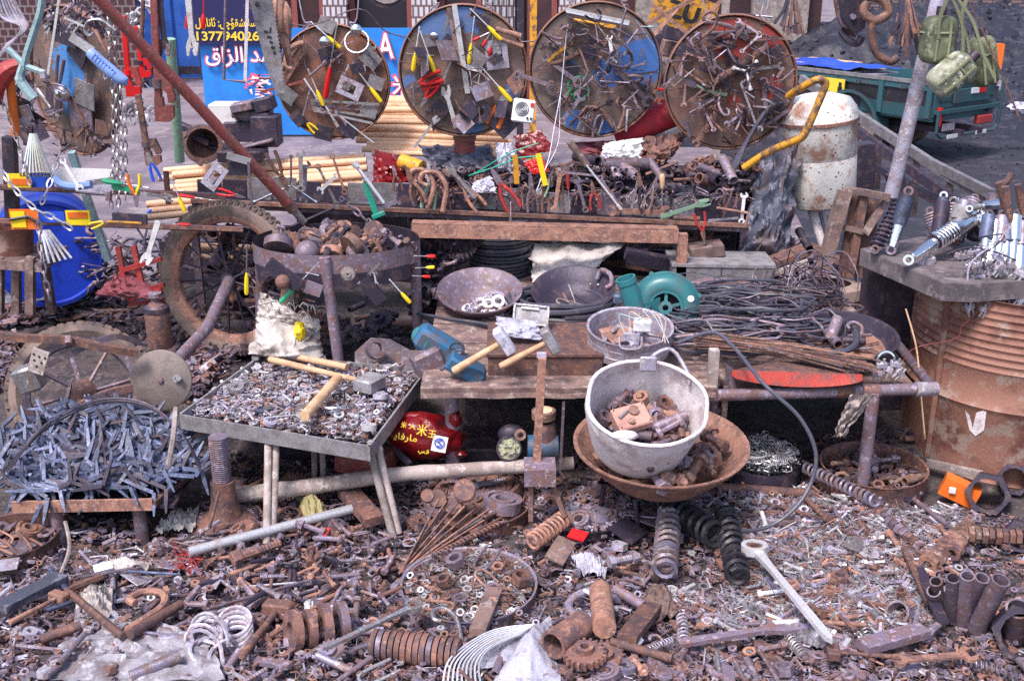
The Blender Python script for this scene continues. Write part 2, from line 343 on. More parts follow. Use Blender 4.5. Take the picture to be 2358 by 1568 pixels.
def kp_hammer(hw=0.36,ht=0.12):
 def f():
  h=MB().tube([(0,0,.06),(.02,0,.06),(.3,0,.06),(.6,0,.06),(.98,0,.06)],[.032,.042,.04,.034,.03],10)
  d=MB().box((.93,0,.06),(ht,hw,ht),bev=.02);return[('handle',h,'wood'),('head',d,'iron')]
 return f
def kp_adj():
 b=MB();b.prism([(0,-.035),(.02,-.05),(.7,-.036),(.78,-.075),(.86,-.1),(.99,-.10),(1.0,-.07),(.885,-.035),(.87,.0),(.87,.05),(.80,.07),(.72,.05),(.66,.036),(.02,.05),(0,.035)],0,.045)
 j=MB().prism([(.865,.09),(.99,.055),(.985,.012),(.90,-.004),(.875,.02),(.80,.03),(.79,.10)],-.002,.047)
 w=MB().cyl((.79,-.005,.022),(.86,-.005,.022),.026,n=8);return[('handle',b,'bright'),('jaw',j,'bright'),('worm',w,'iron')]
def kp_pipew():
 b=MB();b.box((.45,0,.03),(.9,.07,.055),bev=.01);b.prism([(.8,-.035),(.99,-.035),(.99,.1),(.95,.15),(.86,.15),(.86,.05),(.8,.045)],0,.07)
 h=MB().prism([(.62,.02),(.62,.12),(.80,.17),(.84,.15),(.84,.10),(.76,.09),(.74,.04)],.003,.06)
 w=MB().cyl((.66,.0,.03),(.73,.0,.03),.055,n=12);return[('handle',b,'red'),('hook_jaw',h,'redm'),('adjusting_nut',w,'iron')]
def kp_hacksaw():
 f_=MB().tube([(0.16,0.02,.02),(.16,.20,.02),(.98,.20,.02),(.98,0,.02)],.016,6)
 b=MB().box((.57,0,.02),(.84,.03,.006));h=MB().tube(curve([(.17,.06,.02),(.1,.02,.02),(.04,-.06,.02),(0,-.12,.02)],4),.035,8)
 return[('frame',f_,'dark'),('blade',b,'steel'),('handle',h,'rust')]
def kp_sciss():
 b=MB();b.prism([(.45,-.03),(1,0),(.45,.03)],0,.02);out=[('blade',b,'steel')]
 for s_ in(1,-1):
  h=MB().tube([(.2+.17*math.cos(R(a)),s_*(.13+.11*math.sin(R(a))),.02)for a in range(0,360,30)],.022,6,closed=True);h.cyl((.45,0,.02),(.33,s_*.08,.02),.025,n=6)
  out.append(('handle',h,'green'))
 return out
def kp_lock():
 b=MB();b.box((.5,.30,.03),(1,.2,.05));b.box((.5,-.30,.03),(1,.2,.05));b.box((.1,0,.03),(.2,.41,.05));b.box((.86,0,.03),(.28,.41,.05));
 c=MB().box((.36,.02,.02),(.3,.3,.03));c.cyl((.6,.1,.0),(.6,.1,.1),.05,n=8);return[('case',b,'zinc'),('latch',c,'steel')]
def kp_shock():
 b=MB().cyl((0.08,0,.1),(.5,0,.1),.055,n=14);b.ring(0.04,0,.06,.03,.06,.14,14)
 s_=MB().tube(helix((.36,0,.1),(.72,0,.1),.085,8,12),.02,6);c=MB().cyl((.68,0,.1),(.93,0,.1),.10,.095,n=18);c.ring(.97,0,.06,.03,.06,.14,14)
 return[('rod',b,'chrome'),('spring',s_,'chrome'),('shroud',c,'chrome')]
def kp_socketbar():
 return[('bar',MB().cyl((0,0,.04),(.94,0,.04),.03,n=10),'bright'),('socket',MB().cyl((.9,0,.04),(1,0,.04),.055,n=12),'steel')]
def kp_ratchet():
 b=MB();b.prism([(.115,-.024),(.3,-.015),(.95,-.018),(1,0),(.95,.018),(.3,.015),(.115,.024)],.008,.03);r=MB().ring(.06,0,.064,.040,0,.04,24)
 return[('shank',b,'bright'),('ring_head',r,'bright'),('ratchet_core',MB().ring(.06,0,.040,.020,.004,.034,hexo=True),'rust')]
KIT={'wrench':k_wrench,'combo':k_combo,'ring':k_ring,'bar':k_bar(),'wbar':k_bar(.09,.03),'slab':k_bar(.3,.14),'flat':k_flat,'rod':k_rod(),'thin':k_rod(.008,5),'fat':k_rod(.07,12),'pipe':k_pipe(),'fpipe':k_pipe(.14),
 'bolt':k_bolt,'boltnut':k_boltnut,'rivet':k_rivet,'nut':k_nut,'washer':k_washer,'bearing':k_bearing,'gear':k_gear,'plate':k_plate,'spring':k_spring(),'fspring':k_spring(10,.026,.125),'strut':k_spring(17,.015,.06),'lkey':k_lkey,'nail':k_nail,
 'spike':k_spike,'ubolt':k_ubolt,'hook':k_hook,'socket':k_socket,'chisel':k_chisel,'knob':k_knob,'screw':kp_screw,'pliers':kp_pliers(),'pliersw':kp_pliers(.16),'hammer':kp_hammer(),'hammers':kp_hammer(.3,.16),'adj':kp_adj,'pipew':kp_pipew,'hacksaw':kp_hacksaw,'sciss':kp_sciss,'lock':kp_lock,'shock':kp_shock,'sbar':kp_socketbar,'ratchet':kp_ratchet}
NAMES={'wrench':('spanner','spanner'),'combo':('combination_spanner','spanner'),'ring':('ring_spanner','spanner'),'bar':('flat_bar','bar'),'wbar':('flat_bar','bar'),'slab':('iron_block','block'),'flat':('hinge_strip','strip'),'rod':('iron_rod','rod'),'thin':('wire_rod','rod'),'fat':('round_bar','bar'),
 'pipe':('pipe_piece','pipe'),'fpipe':('pipe_piece','pipe'),'bolt':('bolt','bolt'),'boltnut':('bolt_with_nut','bolt'),'rivet':('rivet','rivet'),'nut':('hex_nut','nut'),'washer':('washer','washer'),'bearing':('ball_bearing','bearing'),'gear':('gear','gear'),'plate':('metal_plate','plate'),
 'spring':('coil_spring','spring'),'fspring':('coil_spring','spring'),'strut':('spring_strut','spring'),'lkey':('bent_key','hex key'),'nail':('nail','nail'),'spike':('bent_spike','spike'),'ubolt':('u_bolt','bolt'),'hook':('iron_hook','hook'),'socket':('socket','socket'),'chisel':('chisel','chisel'),'knob':('iron_ball','ball'),
 'screw':('screwdriver','screwdriver'),'pliers':('pliers','pliers'),'pliersw':('pliers','pliers'),'hammer':('hammer','hammer'),'hammers':('hammer','hammer'),'adj':('adjustable_spanner','spanner'),'pipew':('pipe_wrench','wrench'),'hacksaw':('hacksaw','saw'),'sciss':('scissors','scissors'),
 'lock':('lock_case','lock'),'shock':('shock_absorber','shock absorber'),'sbar':('socket_wrench','wrench'),'ratchet':('ratchet_spanner','spanner')}
CACHE={}
def kit(kind):
 if kind not in CACHE:
  r=KIT[kind]()
  if isinstance(r,MB):CACHE[kind]=[(None,r.mesh(kind),'iron')]
  else:CACHE[kind]=[(n,b.mesh(kind+'_'+n),m)for n,b,m in r]
 return CACHE[kind]
def frame(a,b,n,w=1.0,flip=1):
 x=(b-a);L=x.length;x=x.normalized();z=n-x*n.dot(x)
 z=z.normalized()if z.length>1e-5 else x.orthogonal().normalized();y=z.cross(x)
 m_=Matrix((x*L,y*L*w*flip,z*L*w)).transposed().to_4x4();m_.translation=a;return m_
def lay(kind,a,b,n,label,mats=None,group=None,w=1.0,flip=1,name=None,cat=None):
 ps=kit(kind);nm,ct=NAMES[kind];nm=name or nm;ct=cat or ct;m_=frame(a,b,n,w,flip)
 if ps[0][0]is None:
  o=bpy.data.objects.new(nm,ps[0][1]);link(o);setm(o,mats or ps[0][2]);o.matrix_basis=m_
  return tag(o,label,ct,group)
 if isinstance(mats,str):mats=[mats]*len(ps)
 root=bpy.data.objects.new(nm,None);link(root);root.matrix_basis=m_;root.empty_display_size=.1;tag(root,label,ct,group)
 for i,(pn,me,dm)in enumerate(ps):
  o=bpy.data.objects.new(pn,me);link(o);o.parent=root
  setm(o,(mats[i]if mats and i<len(mats)and mats[i]else dm))
 return root
def T(kind,u0,v0,u1,v1,pl,mats,label,group=None,w=1.0,flip=1,off=0.01,name=None,cat=None):
 """a tool laid from one pixel to another on a plane (tuple) or at depth y (number) or on ground ('g')"""
 if pl=='g':a,b,n=ong(u0,v0),ong(u1,v1),Vector((0,0,1))
 else:
  if not isinstance(pl,tuple):pl=PY(pl)
  a,b,n=hit(u0,v0,pl),hit(u1,v1,pl),pl[1]
 return lay(kind,a+n*off,b+n*off,n,label,mats,group,w,flip,name,cat)
 # ================= setting =================
def brickmat(name,c1,c2,mortar,sc,bw,bh,rough=0.7):
 m=mat(name,c1,None,rough=rough,rnd=0.0);nt=m.node_tree;N=nt.nodes;L=nt.links;b=N['Principled BSDF']
 t=N.new('ShaderNodeTexBrick');t.inputs['Scale'].default_value=sc;t.inputs['Color1'].default_value=(*c1,1);t.inputs['Color2'].default_value=(*c2,1)
 t.inputs['Mortar'].default_value=(*mortar,1);t.inputs['Mortar Size'].default_value=0.012;t.inputs['Brick Width'].default_value=bw;t.inputs['Row Height'].default_value=bh
 mp=N.new('ShaderNodeMapping');g=N.new('ShaderNodeNewGeometry');mp.inputs['Rotation'].default_value=(R(90),0,0)
 L.new(g.outputs['Position'],mp.inputs[0]);L.new(mp.outputs[0],t.inputs['Vector']);L.new(t.outputs['Color'],b.inputs['Base Color']);return m
M['tile']=brickmat('white_wall_tiles',(0.62,0.60,0.64),(0.55,0.53,0.57),(0.18,0.12,0.13),1.0,0.06,0.12,0.3)
M['mtile']=brickmat('maroon_wall_tiles',(0.07,0.025,0.03),(0.05,0.02,0.025),(0.17,0.13,0.14),1.0,0.10,0.09,0.4)
M['brick']=brickmat('old_brickwork',(0.22,0.15,0.14),(0.17,0.12,0.12),(0.06,0.05,0.07),1.0,0.22,0.055)
M['yard']=mat('trodden_yard',(0.21,0.165,0.195),(0.14,0.11,0.14),0.5,sc=2.2,rough=0.9,c3=(0.26,0.22,0.23),rnd=0,bump=0.6)
M['coaldirt']=mat('coal_black_ground',(0.022,0.022,0.038),(0.05,0.046,0.068),0.4,sc=5,rough=0.85,rnd=0,bump=1.0,grain=0.6)
M['dirt']=mat('oily_scrap_dirt',(0.075,0.058,0.062),(0.038,0.031,0.038),0.5,sc=18,rough=0.9,c3=(0.13,0.10,0.10),rnd=0,bump=1.0,grain=0.6)
M['coal']=mat('coal',(0.018,0.018,0.032),(0.055,0.05,0.072),0.35,sc=12,rough=0.5,rnd=0,bump=1.0,grain=0.5)
M['maroond']=mat('dark_maroon_paint',(0.060,0.022,0.025),(0.04,0.018,0.025),0.5,sc=4,rough=0.5)
M['darkin']=mat('dark_interior',(0.015,0.013,0.022),None,rough=0.9)
M['bluew']=mat('blue_corrugated_sheet',(0.03,0.12,0.50),(0.02,0.08,0.38),0.4,sc=4,rough=0.5,rnd=0,grain=0.2)
M['signb']=mat('sign_blue',(0.02,0.23,0.72),(0.02,0.19,0.62),0.4,sc=6,rough=0.5,rnd=0,grain=0.15,bump=0.05)
M['navy']=mat('banner_navy',(0.012,0.012,0.085),None,rough=0.5,rnd=0,grain=0.3,bump=0.05)
M['signw']=mat('sign_white',(0.85,0.82,0.86),None,rough=0.5,grain=0.1,rnd=0,bump=0)
M['signp']=mat('sign_pink_outline',(0.75,0.12,0.20),None,rough=0.5,grain=0.1,rnd=0,bump=0)
M['signy']=mat('sign_yellow',(0.85,0.60,0.05),None,rough=0.5,grain=0.1,rnd=0,bump=0)
def text(parent,name,s,c,w,h,m,ry=0.0,yo=0.0,grow=0.0,rot=None,bold=0.0):
 """lettering facing -Y, centred on world point c, fitted to w x h metres"""
 cu=bpy.data.curves.new(name,'FONT');cu.body=s;cu.extrude=0.0;cu.offset=bold
 o=bpy.data.objects.new('tmp_letters',cu);S.collection.objects.link(o)
 dg=bpy.context.evaluated_depsgraph_get();me=bpy.data.meshes.new_from_object(o.evaluated_get(dg));bpy.data.objects.remove(o)
 vs=[v.co.copy()for v in me.vertices]
 if not vs:return None
 x0,x1=min(v.x for v in vs),max(v.x for v in vs);y0,y1=min(v.y for v in vs),max(v.y for v in vs)
 b=MB();q=Matrix.Rotation(R(90),3,'X')
 P=[Vector((((v.x-(x0+x1)/2)/(x1-x0))*w,((v.y-(y0+y1)/2)/(y1-y0))*h,0))for v in vs]
 if rot:P=[rot@p for p in P]
 else:P=[q@p for p in P]
 b.add([p+c+Vector((0,yo,0))for p in P],[tuple(p.vertices)for p in me.polygons])
 bpy.data.meshes.remove(me)
 return part(parent,name,b,m,smooth=0)
def AR(*codes):return ''.join(chr(c)if isinstance(c,int)else c for c in codes[::-1])
b=MB();b.grid(lambda i,j:Vector((-60+120*i,5.0+75*j**2,0.0)),40,40);solo('ground',b,'yard',kind='structure')
b=MB();b.grid(lambda i,j:(lambda x,y:Vector((x,y,gz(x,y))))(-4.5+9*i,0.6+5.2*j),150,110);solo('ground',b,'dirt',kind='structure')
b=MB();b.grid(lambda i,j:(lambda x,y:Vector((x,y,0.006+0.015*noise.noise(Vector((x*2,y*2,0)))**2)))(1.9+14*i+0.5*(1-i)*noise.noise(Vector((j*6,1,1))),4.9+13*j),60,50);solo('ground',b,'coaldirt',kind='structure')
def corr(x0,x1,y,z0,z1,pitch=0.28,dep=0.04):
 b=MB();n=int((x1-x0)/pitch);p=[]
 for i in range(n):
  x=x0+i*pitch;p+=[(x,0),(x+pitch*.12,-dep),(x+pitch*.5,-dep),(x+pitch*.62,0)]
 p.append((x1,0));vs=[Vector((x,y+d,z))for z in(z0,z1)for x,d in p];m=len(p)
 return b.add(vs,[(i,i+1,m+i+1,m+i)for i in range(m-1)])
bs=thing('corrugated_shed','blue corrugated sheet shed wall at the back left of the yard','shed',at(400,180,15.2).xyz)
part(bs,'wall',corr(at(270,0,15.2).x,at(460,0,15.2).x,15.2,0.0,3.0),'bluew',smooth=0)
part(bs,'post',MB().box((at(458,0,15).x,15.0,1.5),(.1,.1,3)),'dark')
part(bs,'base_rail',MB().box((at(365,0,15).x,15.05,.12),(1.3,.06,.1)),'dark')
mw=thing('tiled_wall','low maroon tiled wall seen behind the chains at left','wall',at(150,200,14.2).xyz)
part(mw,'wall',MB().box((at(120,0,14.2).x,14.2,.62),(2.1,.2,1.9)),'mtile')
part(mw,'coping',MB().box((at(120,0,14.2).x,14.2,1.62),(2.2,.3,.1)),'grey')
YB=12.6
sf=thing('shop_building','shop front with white tiled pillars and dark maroon doors behind the blue sign','building',(0,YB,0))
def fx(u):return at(u,30,YB).x
part(sf,'wall',MB().box(((fx(560)+fx(1900))/2,YB+.3,1.7),(fx(1900)-fx(560),.3,3.4)),'maroond')
for u0,u1 in((562,618),(748,802),(950,1008),(1112,1186),(1286,1345)):
 part(sf,'pillar',MB().box(((fx(u0)+fx(u1))/2,YB+.03,1.6),(fx(u1)-fx(u0),.3,3.2)),'tile')
for u0,u1 in((672,746),(805,948),(1012,1108),(1215,1282)):
 d=part(sf,'door',MB().box(((fx(u0)+fx(u1))/2,YB+.12,1.2),(fx(u1)-fx(u0),.06,2.4)),'maroond' if u0!=805 else 'darkin')
 sub(d,'frame',MB().box((fx(u0)+.025,YB+.07,1.2),(.06,.08,2.4)),'maroon');sub(d,'frame',MB().box((fx(u1)-.025,YB+.07,1.2),(.06,.08,2.4)),'maroon')
for u in(1530,1800):
 part(sf,'rendered_panel',MB().box((fx(u),YB+.1,1.5),(.62,.1,3.0)),'woodg')
for k in range(5):part(sf,'window_bar',MB().box((fx(1118+k*16),YB-.16,1.2),(.012,.02,1.4)),'dark')
YS=10.45
sb=thing('sign_board','large blue sign board with white pink-edged lettering and navy phone banner','sign',at(760,330,YS))
zt=at(760,66,YS).z;X0=at(455,60,YS).x;X1=at(1100,60,YS).x
part(sb,'board',MB().box(((X0+X1)/2,YS+.03,zt/2+.01),(X1-X0,.05,zt-.02)),'signb')
bx0,bx1=at(437,60,YS-.06).x,at(612,60,YS-.06).x;bz0,bz1=at(500,104,YS-.06).z,1.55
bn=part(sb,'banner',MB().box(((bx0+bx1)/2,YS-.04,(bz0+bz1)/2),(bx1-bx0,.03,bz1-bz0)),'navy')
def stext(s,u,v,wu,hv,m,yo=0.0,name='lettering',bold=0.0):
 p=px(YS,v);return text(sb,name,s,at(u,v,YS-.065+yo),wu*p,hv*p,m,bold=bold)
stext('1377940264',533,84,160,21,'signy',name='phone_number',bold=.02)
stext(AR(0xFEB3,0xFEFC,0xFEB7,0xFED8,0xFBD8,0xFB7C,0xFEF0,':',' ',0xFE8B,0xFE8E,0xFEE7,0xFE8E,0xFEAD,' ',0xFEDD),520,56,140,28,'signy',bold=.02)
for m_,yo,gr in(('signp',.0,12),('signw',-.012,0)):
 stext(AR(0xFEE3,0xFEAA,' ',0xFE8D,0xFEDF,0xFEB0,0xFE8D,0xFED5),548,131,150+gr*.5,46+gr*.5,m_,yo+.035,bold=.05 if gr else.012)
 stext('餐',598,201,62+gr,50+gr,m_,yo+.035,bold=.06 if gr else.012)
 stext('A',888,106,36+gr*.6,56+gr*.6,m_,yo+.035,bold=.06 if gr else.012)
 stext('米',926,197,46+gr,46+gr,m_,yo+.035,bold=.06 if gr else.012)
bw=thing('brick_wall','old brick wall at the far right behind the coal heap','wall',(at(2250,60,17).x,17,0))
part(bw,'wall',MB().box((at(2330,60,17).x+.6,17,1.6),(5.5,.4,3.4)),'brick')
def coalh(x,y):
 h=1.05*math.exp(-((x-5.2)/2.0)**2-((y-13.6)/1.9)**2)+1.0*math.exp(-((x-8.6)/1.8)**2-((y-13.8)/2.0)**2)+.5*math.exp(-((x-3.4)/1.2)**2-((y-12.6)/1.0)**2)
 return h+.10*h*noise.noise(Vector((x*3,y*3,1)))+.06*min(1,h*2)*noise.noise(Vector((x*9,y*9,1)))-.03
b=MB();b.grid(lambda i,j:(lambda x,y:Vector((x,y,coalh(x,y))))(1.5+11*i,10.0+6.3*j),190,130);solo('coal_heap',b,'coal',kind='stuff',label='heap of black coal behind the tricycle')
b=MB();random.seed(3)
for k in range(2600):
 x=random.uniform(1.8,11);y=random.uniform(8.5,15.2);h=max(coalh(x,y),0.01);s_=random.uniform(.02,.07)*(1 if h>.1 else.45)
 ro=Matrix.Rotation(random.uniform(0,3),3,Vector((random.random(),random.random(),random.random())).normalized())
 b.box((x,y,h),(s_,s_*.8,s_*.7),rot=ro,taper=.6)
solo('coal_lumps',b,'coal',kind='stuff',label='loose coal lumps on the heap and around the tricycle',smooth=0)
def seg(b,u0,v0,u1,v1,y,w,y2=None):
 b.tube([at(u0,v0,y),at(u1,v1,y if y2 is None else y2)],w,4);return b
tr=thing('steel_trestle','crossed rusty steel trestle standing behind the two right discs','trestle',at(1560,130,9.5))
for a in((1465,70,1630,-20),(1500,10,1610,100),(1560,110,1680,-20),(1480,110,1560,20)):part(tr,'brace',seg(MB(),*a,9.5,.022),'rustl')
part(tr,'leg',seg(MB(),1620,60,1626,190,9.5,.02),'woodg');part(tr,'leg',seg(MB(),1460,60,1462,200,9.5,.02),'woodg')
yb_=thing('yellow_crate','yellow board with black lettering lying among scrap behind the fourth disc','board',at(1570,60,10))
part(yb_,'board',MB().box(at(1575,28,10),(.55,.04,.30),Matrix.Rotation(R(18),3,'Y')),'yellp');text(yb_,'lettering','ZU',at(1572,28,9.95),.3,.15,'black',rot=Matrix.Rotation(R(18),3,'Y')@Matrix.Rotation(R(90),3,'X'),bold=.05)
for k in range(14):
 u=random.uniform(1470,1760);v=random.uniform(70,130)if u<1560 else random.uniform(20,60);s_=random.uniform(.12,.3)
 solo('scrap_crate',MB().box(at(u,v,10.6+random.random())-Vector((0,0,.1)),(s_,.2,s_*.6),Matrix.Rotation(random.uniform(-.4,.4),3,'Y'),bev=.01),random.choice(['dark','iron','grey','woodd']),
 'dusty crate or box in the dim clutter behind the fourth and fifth discs','crate','crates in the dim clutter at the back')
b=MB();b.grid(lambda i,j:(lambda x,y:Vector((x,y,(.35+.25*noise.noise(Vector((x*4,y*4,5))))*sm(9.9,10.6,y))))(at(1440,50,10).x+i*1.7,9.9+2.3*j),50,40)
solo('scrap_heap',b,'coal',kind='stuff',label='dim heap of scrap at the back between the shop and the coal',smooth=0)
for i,(u,m_)in enumerate(((1198,'dark'),(1228,'yellp'),(1668,'woodg'))):
 solo('timber_post',MB().box(at(u,-10,9)*Vector((1,1,0))if False else Vector((at(u,60,9).x,9,.8)),(.055,.05,1.6)),m_,['dark square post standing just right of the third disc','yellow painted post with a bracket between the third and fourth discs','pale timber post behind the rim of the fifth disc'][i],'post')
 # ---- cargo tricycle ----
O=at(2140,312,9.0);O.z=0;ph=R(35);E1=Vector((math.cos(ph),math.sin(ph),0));E2=Vector((-math.sin(ph),math.cos(ph),0));RT=Matrix((E1,E2,(0,0,1))).transposed()
TR=thing('cargo_tricycle','green cargo tricycle with open flatbed parked beside the coal heap','tricycle',O)
def LB(b,x,y,z,dx,dy,dz,bev=0):b.box(O+E1*x+E2*y+Vector((0,0,z)),(dx,dy,dz),RT,bev=bev);return b
def LP(x,y,z):return O+E1*x+E2*y+Vector((0,0,z))
Wd,Ln,zb,zt_=.86,1.95,.40,.655
part(TR,'floor',LB(MB(),Wd/2,Ln/2,zb-.02,Wd,Ln,.04),'tri')
sd=part(TR,'side_panel',LB(MB(),.012,Ln/2,(zb+zt_)/2,.024,Ln,zt_-zb),'black')  # open frame filled with a black sheet: shade between the ribs as colour
sub(sd,'upper_panel',LB(MB(),-.006,Ln/2,zt_-.025,.02,Ln,.05),'tri');sub(sd,'lower_panel',LB(MB(),-.006,.35,zb+.03,.02,.7,.10),'tri');sub(sd,'top_rail',LB(MB(),.0,Ln/2,zt_+.012,.05,Ln+.02,.028),'grey')
for y in(.03,.5,.98,1.45,1.92):sub(sd,'rib',LB(MB(),-.015,y,(zb+zt_)/2-.01,.03,.045,zt_-zb),'tri')
part(TR,'side_panel',LB(MB(),Wd-.012,Ln/2,(zb+zt_)/2,.024,Ln,zt_-zb),'tri')
part(TR,'front_panel',LB(MB(),Wd/2,Ln-.012,(zb+zt_)/2,Wd-.05,.024,zt_-zb),'tri')
tg=part(TR,'tailgate',LB(MB(),Wd/2,.0,(zb+zt_)/2,Wd,.025,zt_-zb),'tri')
sub(tg,'pressed_panel',LB(MB(),Wd*.56,-.022,.55,.50,.02,.12,bev=.008),'tri');sub(tg,'top_rail',LB(MB(),Wd/2,-.01,zt_+.013,Wd+.03,.05,.028),'grey')
sub(tg,'step_rail',LB(MB(),Wd/2,-.03,.44,Wd,.05,.03),'tri');sub(tg,'reflector',LB(MB(),.50,-.037,.585,.10,.008,.045),'white');sub(tg,'reflector',LB(MB(),.60,-.037,.585,.10,.008,.045),'red','red half of the reflective sticker')
bm=MB().tube([LP(.0,-.06,.46),LP(0,-.06,.28),LP(.06,-.06,.24),LP(Wd-.06,-.06,.24),LP(Wd,-.06,.28),LP(Wd,-.06,.66)],.014,8)
bp_=part(TR,'bumper',bm,'tri');sub(bp_,'reflector',LB(MB(),.2,-.078,.24,.14,.008,.03),'white');sub(bp_,'reflector',LB(MB(),.6,-.078,.24,.14,.008,.03),'white')
part(TR,'tail_light',LB(MB(),.68,-.03,.335,.20,.05,.075,bev=.01),'redm');part(TR,'number_plate',LB(MB(),.2,-.03,.31,.16,.01,.06),'zinc');part(TR,'tail_light',LB(MB(),.06,-.03,.40,.03,.03,.15),'red')
yp=part(TR,'yellow_plate',LB(MB(),-.035,1.02,.555,.012,.30,.13),'signy')
for y in(.91,1.13):
 sub(yp,'printed_figure',LB(LB(MB(),-.045,y,.53,.006,.045,.05),-.045,y,.575,.006,.03,.035),'black')
cr=LB(LB(MB(),.3,1.0,.26,.05,2.2,.05),.56,1.0,.26,.05,2.2,.05);part(TR,'chassis',cr,'dark')
def wheel(x,y,r):
 ax=Matrix.Translation(LP(x,y,r))@(RT.to_4x4()@Matrix.Rotation(R(90),4,'Y'))
 w_=part(TR,'wheel',MB().lathe([(r*.62,-.05),(r*.8,-.06),(r*.97,-.04),(r,0),(r*.97,.04),(r*.8,.06),(r*.62,.05)],32,ax,closed=True),'rubber')
 sub(w_,'rim',MB().lathe([(.001,-.02),(r*.2,-.035),(r*.28,-.01),(r*.5,-.03),(r*.62,-.045),(r*.62,.04),(.001,.04)],24,ax),'grey')
wheel(.06,.78,.235);wheel(Wd-.06,.78,.235);wheel(Wd/2,3.0,.25)
ax=Matrix.Translation(LP(-.005,.78,.25))@RT.to_4x4()@Matrix.Rotation(R(90),4,'Y')
mg=MB();mg.add([LP(x,.78+r_*math.cos(R(a)),.24+r_*math.sin(R(a)))for a in range(0,181,12)for x,r_ in((-.06,.28),(.14,.28),(-.06,.31))],[t for i in range(15)for t in((i*3,i*3+1,i*3+4,i*3+3),(i*3+2,i*3,i*3+3,i*3+5))])
part(TR,'mudguard',mg,'tri')
fr=MB().tube([LP(.43,2.0,.3),LP(.43,2.5,.42),LP(.43,2.85,.72)],.03,8);fr.tube([LP(.43,2.82,.9),LP(.43,3.0,.3)],.028,8);part(TR,'front_fork',fr,'teala')
hb=MB().tube([LP(.05,2.55,1.02),LP(.2,2.7,1.04),LP(.36,2.82,.94),LP(.5,2.82,.94),LP(.66,2.7,1.04),LP(.85,2.55,1.02)],.012,8);part(TR,'handlebar',hb,'chrome')
part(TR,'mirror',MB().tube([LP(.75,2.62,1.03),LP(.82,2.66,1.15)],.008,5).box(LP(.83,2.66,1.19),(.10,.02,.07)),'steel');part(TR,'headlight',MB().blob(LP(.43,2.95,.88),.07,.07,.07,0),'chrome')
for x in(.12,.74):sub(tg,'hinge',LB(MB(),x,-.03,.405,.05,.03,.02),'dark')
for x in(.02,.84):sub(tg,'latch',LB(LB(MB(),x,-.03,.62,.03,.03,.05),x,-.045,.60,.012,.012,.07),'zinc')
for z in(.47,.52):sub(tg,'pressed_groove',LB(MB(),Wd/2,-.0145,z,Wd-.1,.006,.008),'dark')
for y in(.28,.74,1.22,1.68):sub(sd,'rope_hook',MB().tube([LP(-.02,y-.02,zt_-.02),LP(-.045,y-.02,zt_-.05),LP(-.045,y+.02,zt_-.05),LP(-.02,y+.02,zt_-.02)],.005,5),'dark')
for y in(.78,.6,.96):part(TR,'leaf_spring',LB(MB(),.12,y,.30,.05,.16,.012 if y!=.78 else.03),'rust')
part(TR,'seat',LB(MB(),.43,2.12,.55,.3,.3,.09,bev=.03),'black')
b=MB();b.grid(lambda i,j:LP(.05+.5*j+.1*i,1.0+1.0*i-.3*j,.675+.02+.03*noise.noise(Vector((i*5,j*5,2)))),24,14);solo('plastic_sheet',b,'blue','crumpled blue plastic sheet lying on the tricycle flatbed rail','sheet')
for k in range(4):
 solo('board',LB(MB(),.35+.05*k,1.25+.12*k,.645+.012*k,.5,.9-.1*k,.010),['zinc','woodg','grey','woodl'][k],'thin board of the %s sheets stacked under the blue plastic on the tricycle'%['bottom grey','weathered middle','dull upper','pale topmost'][k],'board')
solo('orange_box',MB().box(at(2280,130,11.2),(.22,.1,.24)),'orange','small orange box standing at the far side of the tricycle','box')
solo('plastic_bag',MB().blob(at(2352,250,9.6),.1,.08,.05,.5),'bag','crumpled white bag on the coal-black ground at the right edge','bag')
# ================= large things of the stall =================
V=Vector
BZ=0.42
def pt(u,v,y):return at(u,v,y)
def dish(name,label,cat,c,r,h,m,tilt=0.0,tz=0.0,wall=0.03,group=None,flare=.75,lip=.01,inner=None,n=40,th=.004):
 """open round vessel: c centre of its base, axis tilted towards the viewer"""
 Mx=Matrix.Translation(c)@Matrix.Rotation(tz,4,'Z')@Matrix.Rotation(tilt,4,'X')
 pr=[(.001,0),(r*flare*.6,0),(r*flare,.004),(r*(flare+1)/2*1.01,h*.45),(r,h-lip),(r+lip*.8,h),(r+lip*.8,h+.004),(r-th,h+.001),(r*(flare+1)/2-th,h*.45+th),(r*flare-th,.004+th*1.5),(r*flare*.55,th*1.5),(.001,th*1.5)]
 root=thing(name,label,cat,c,group);part(root,'body',MB().lathe(pr,n,Mx),m);return root,Mx
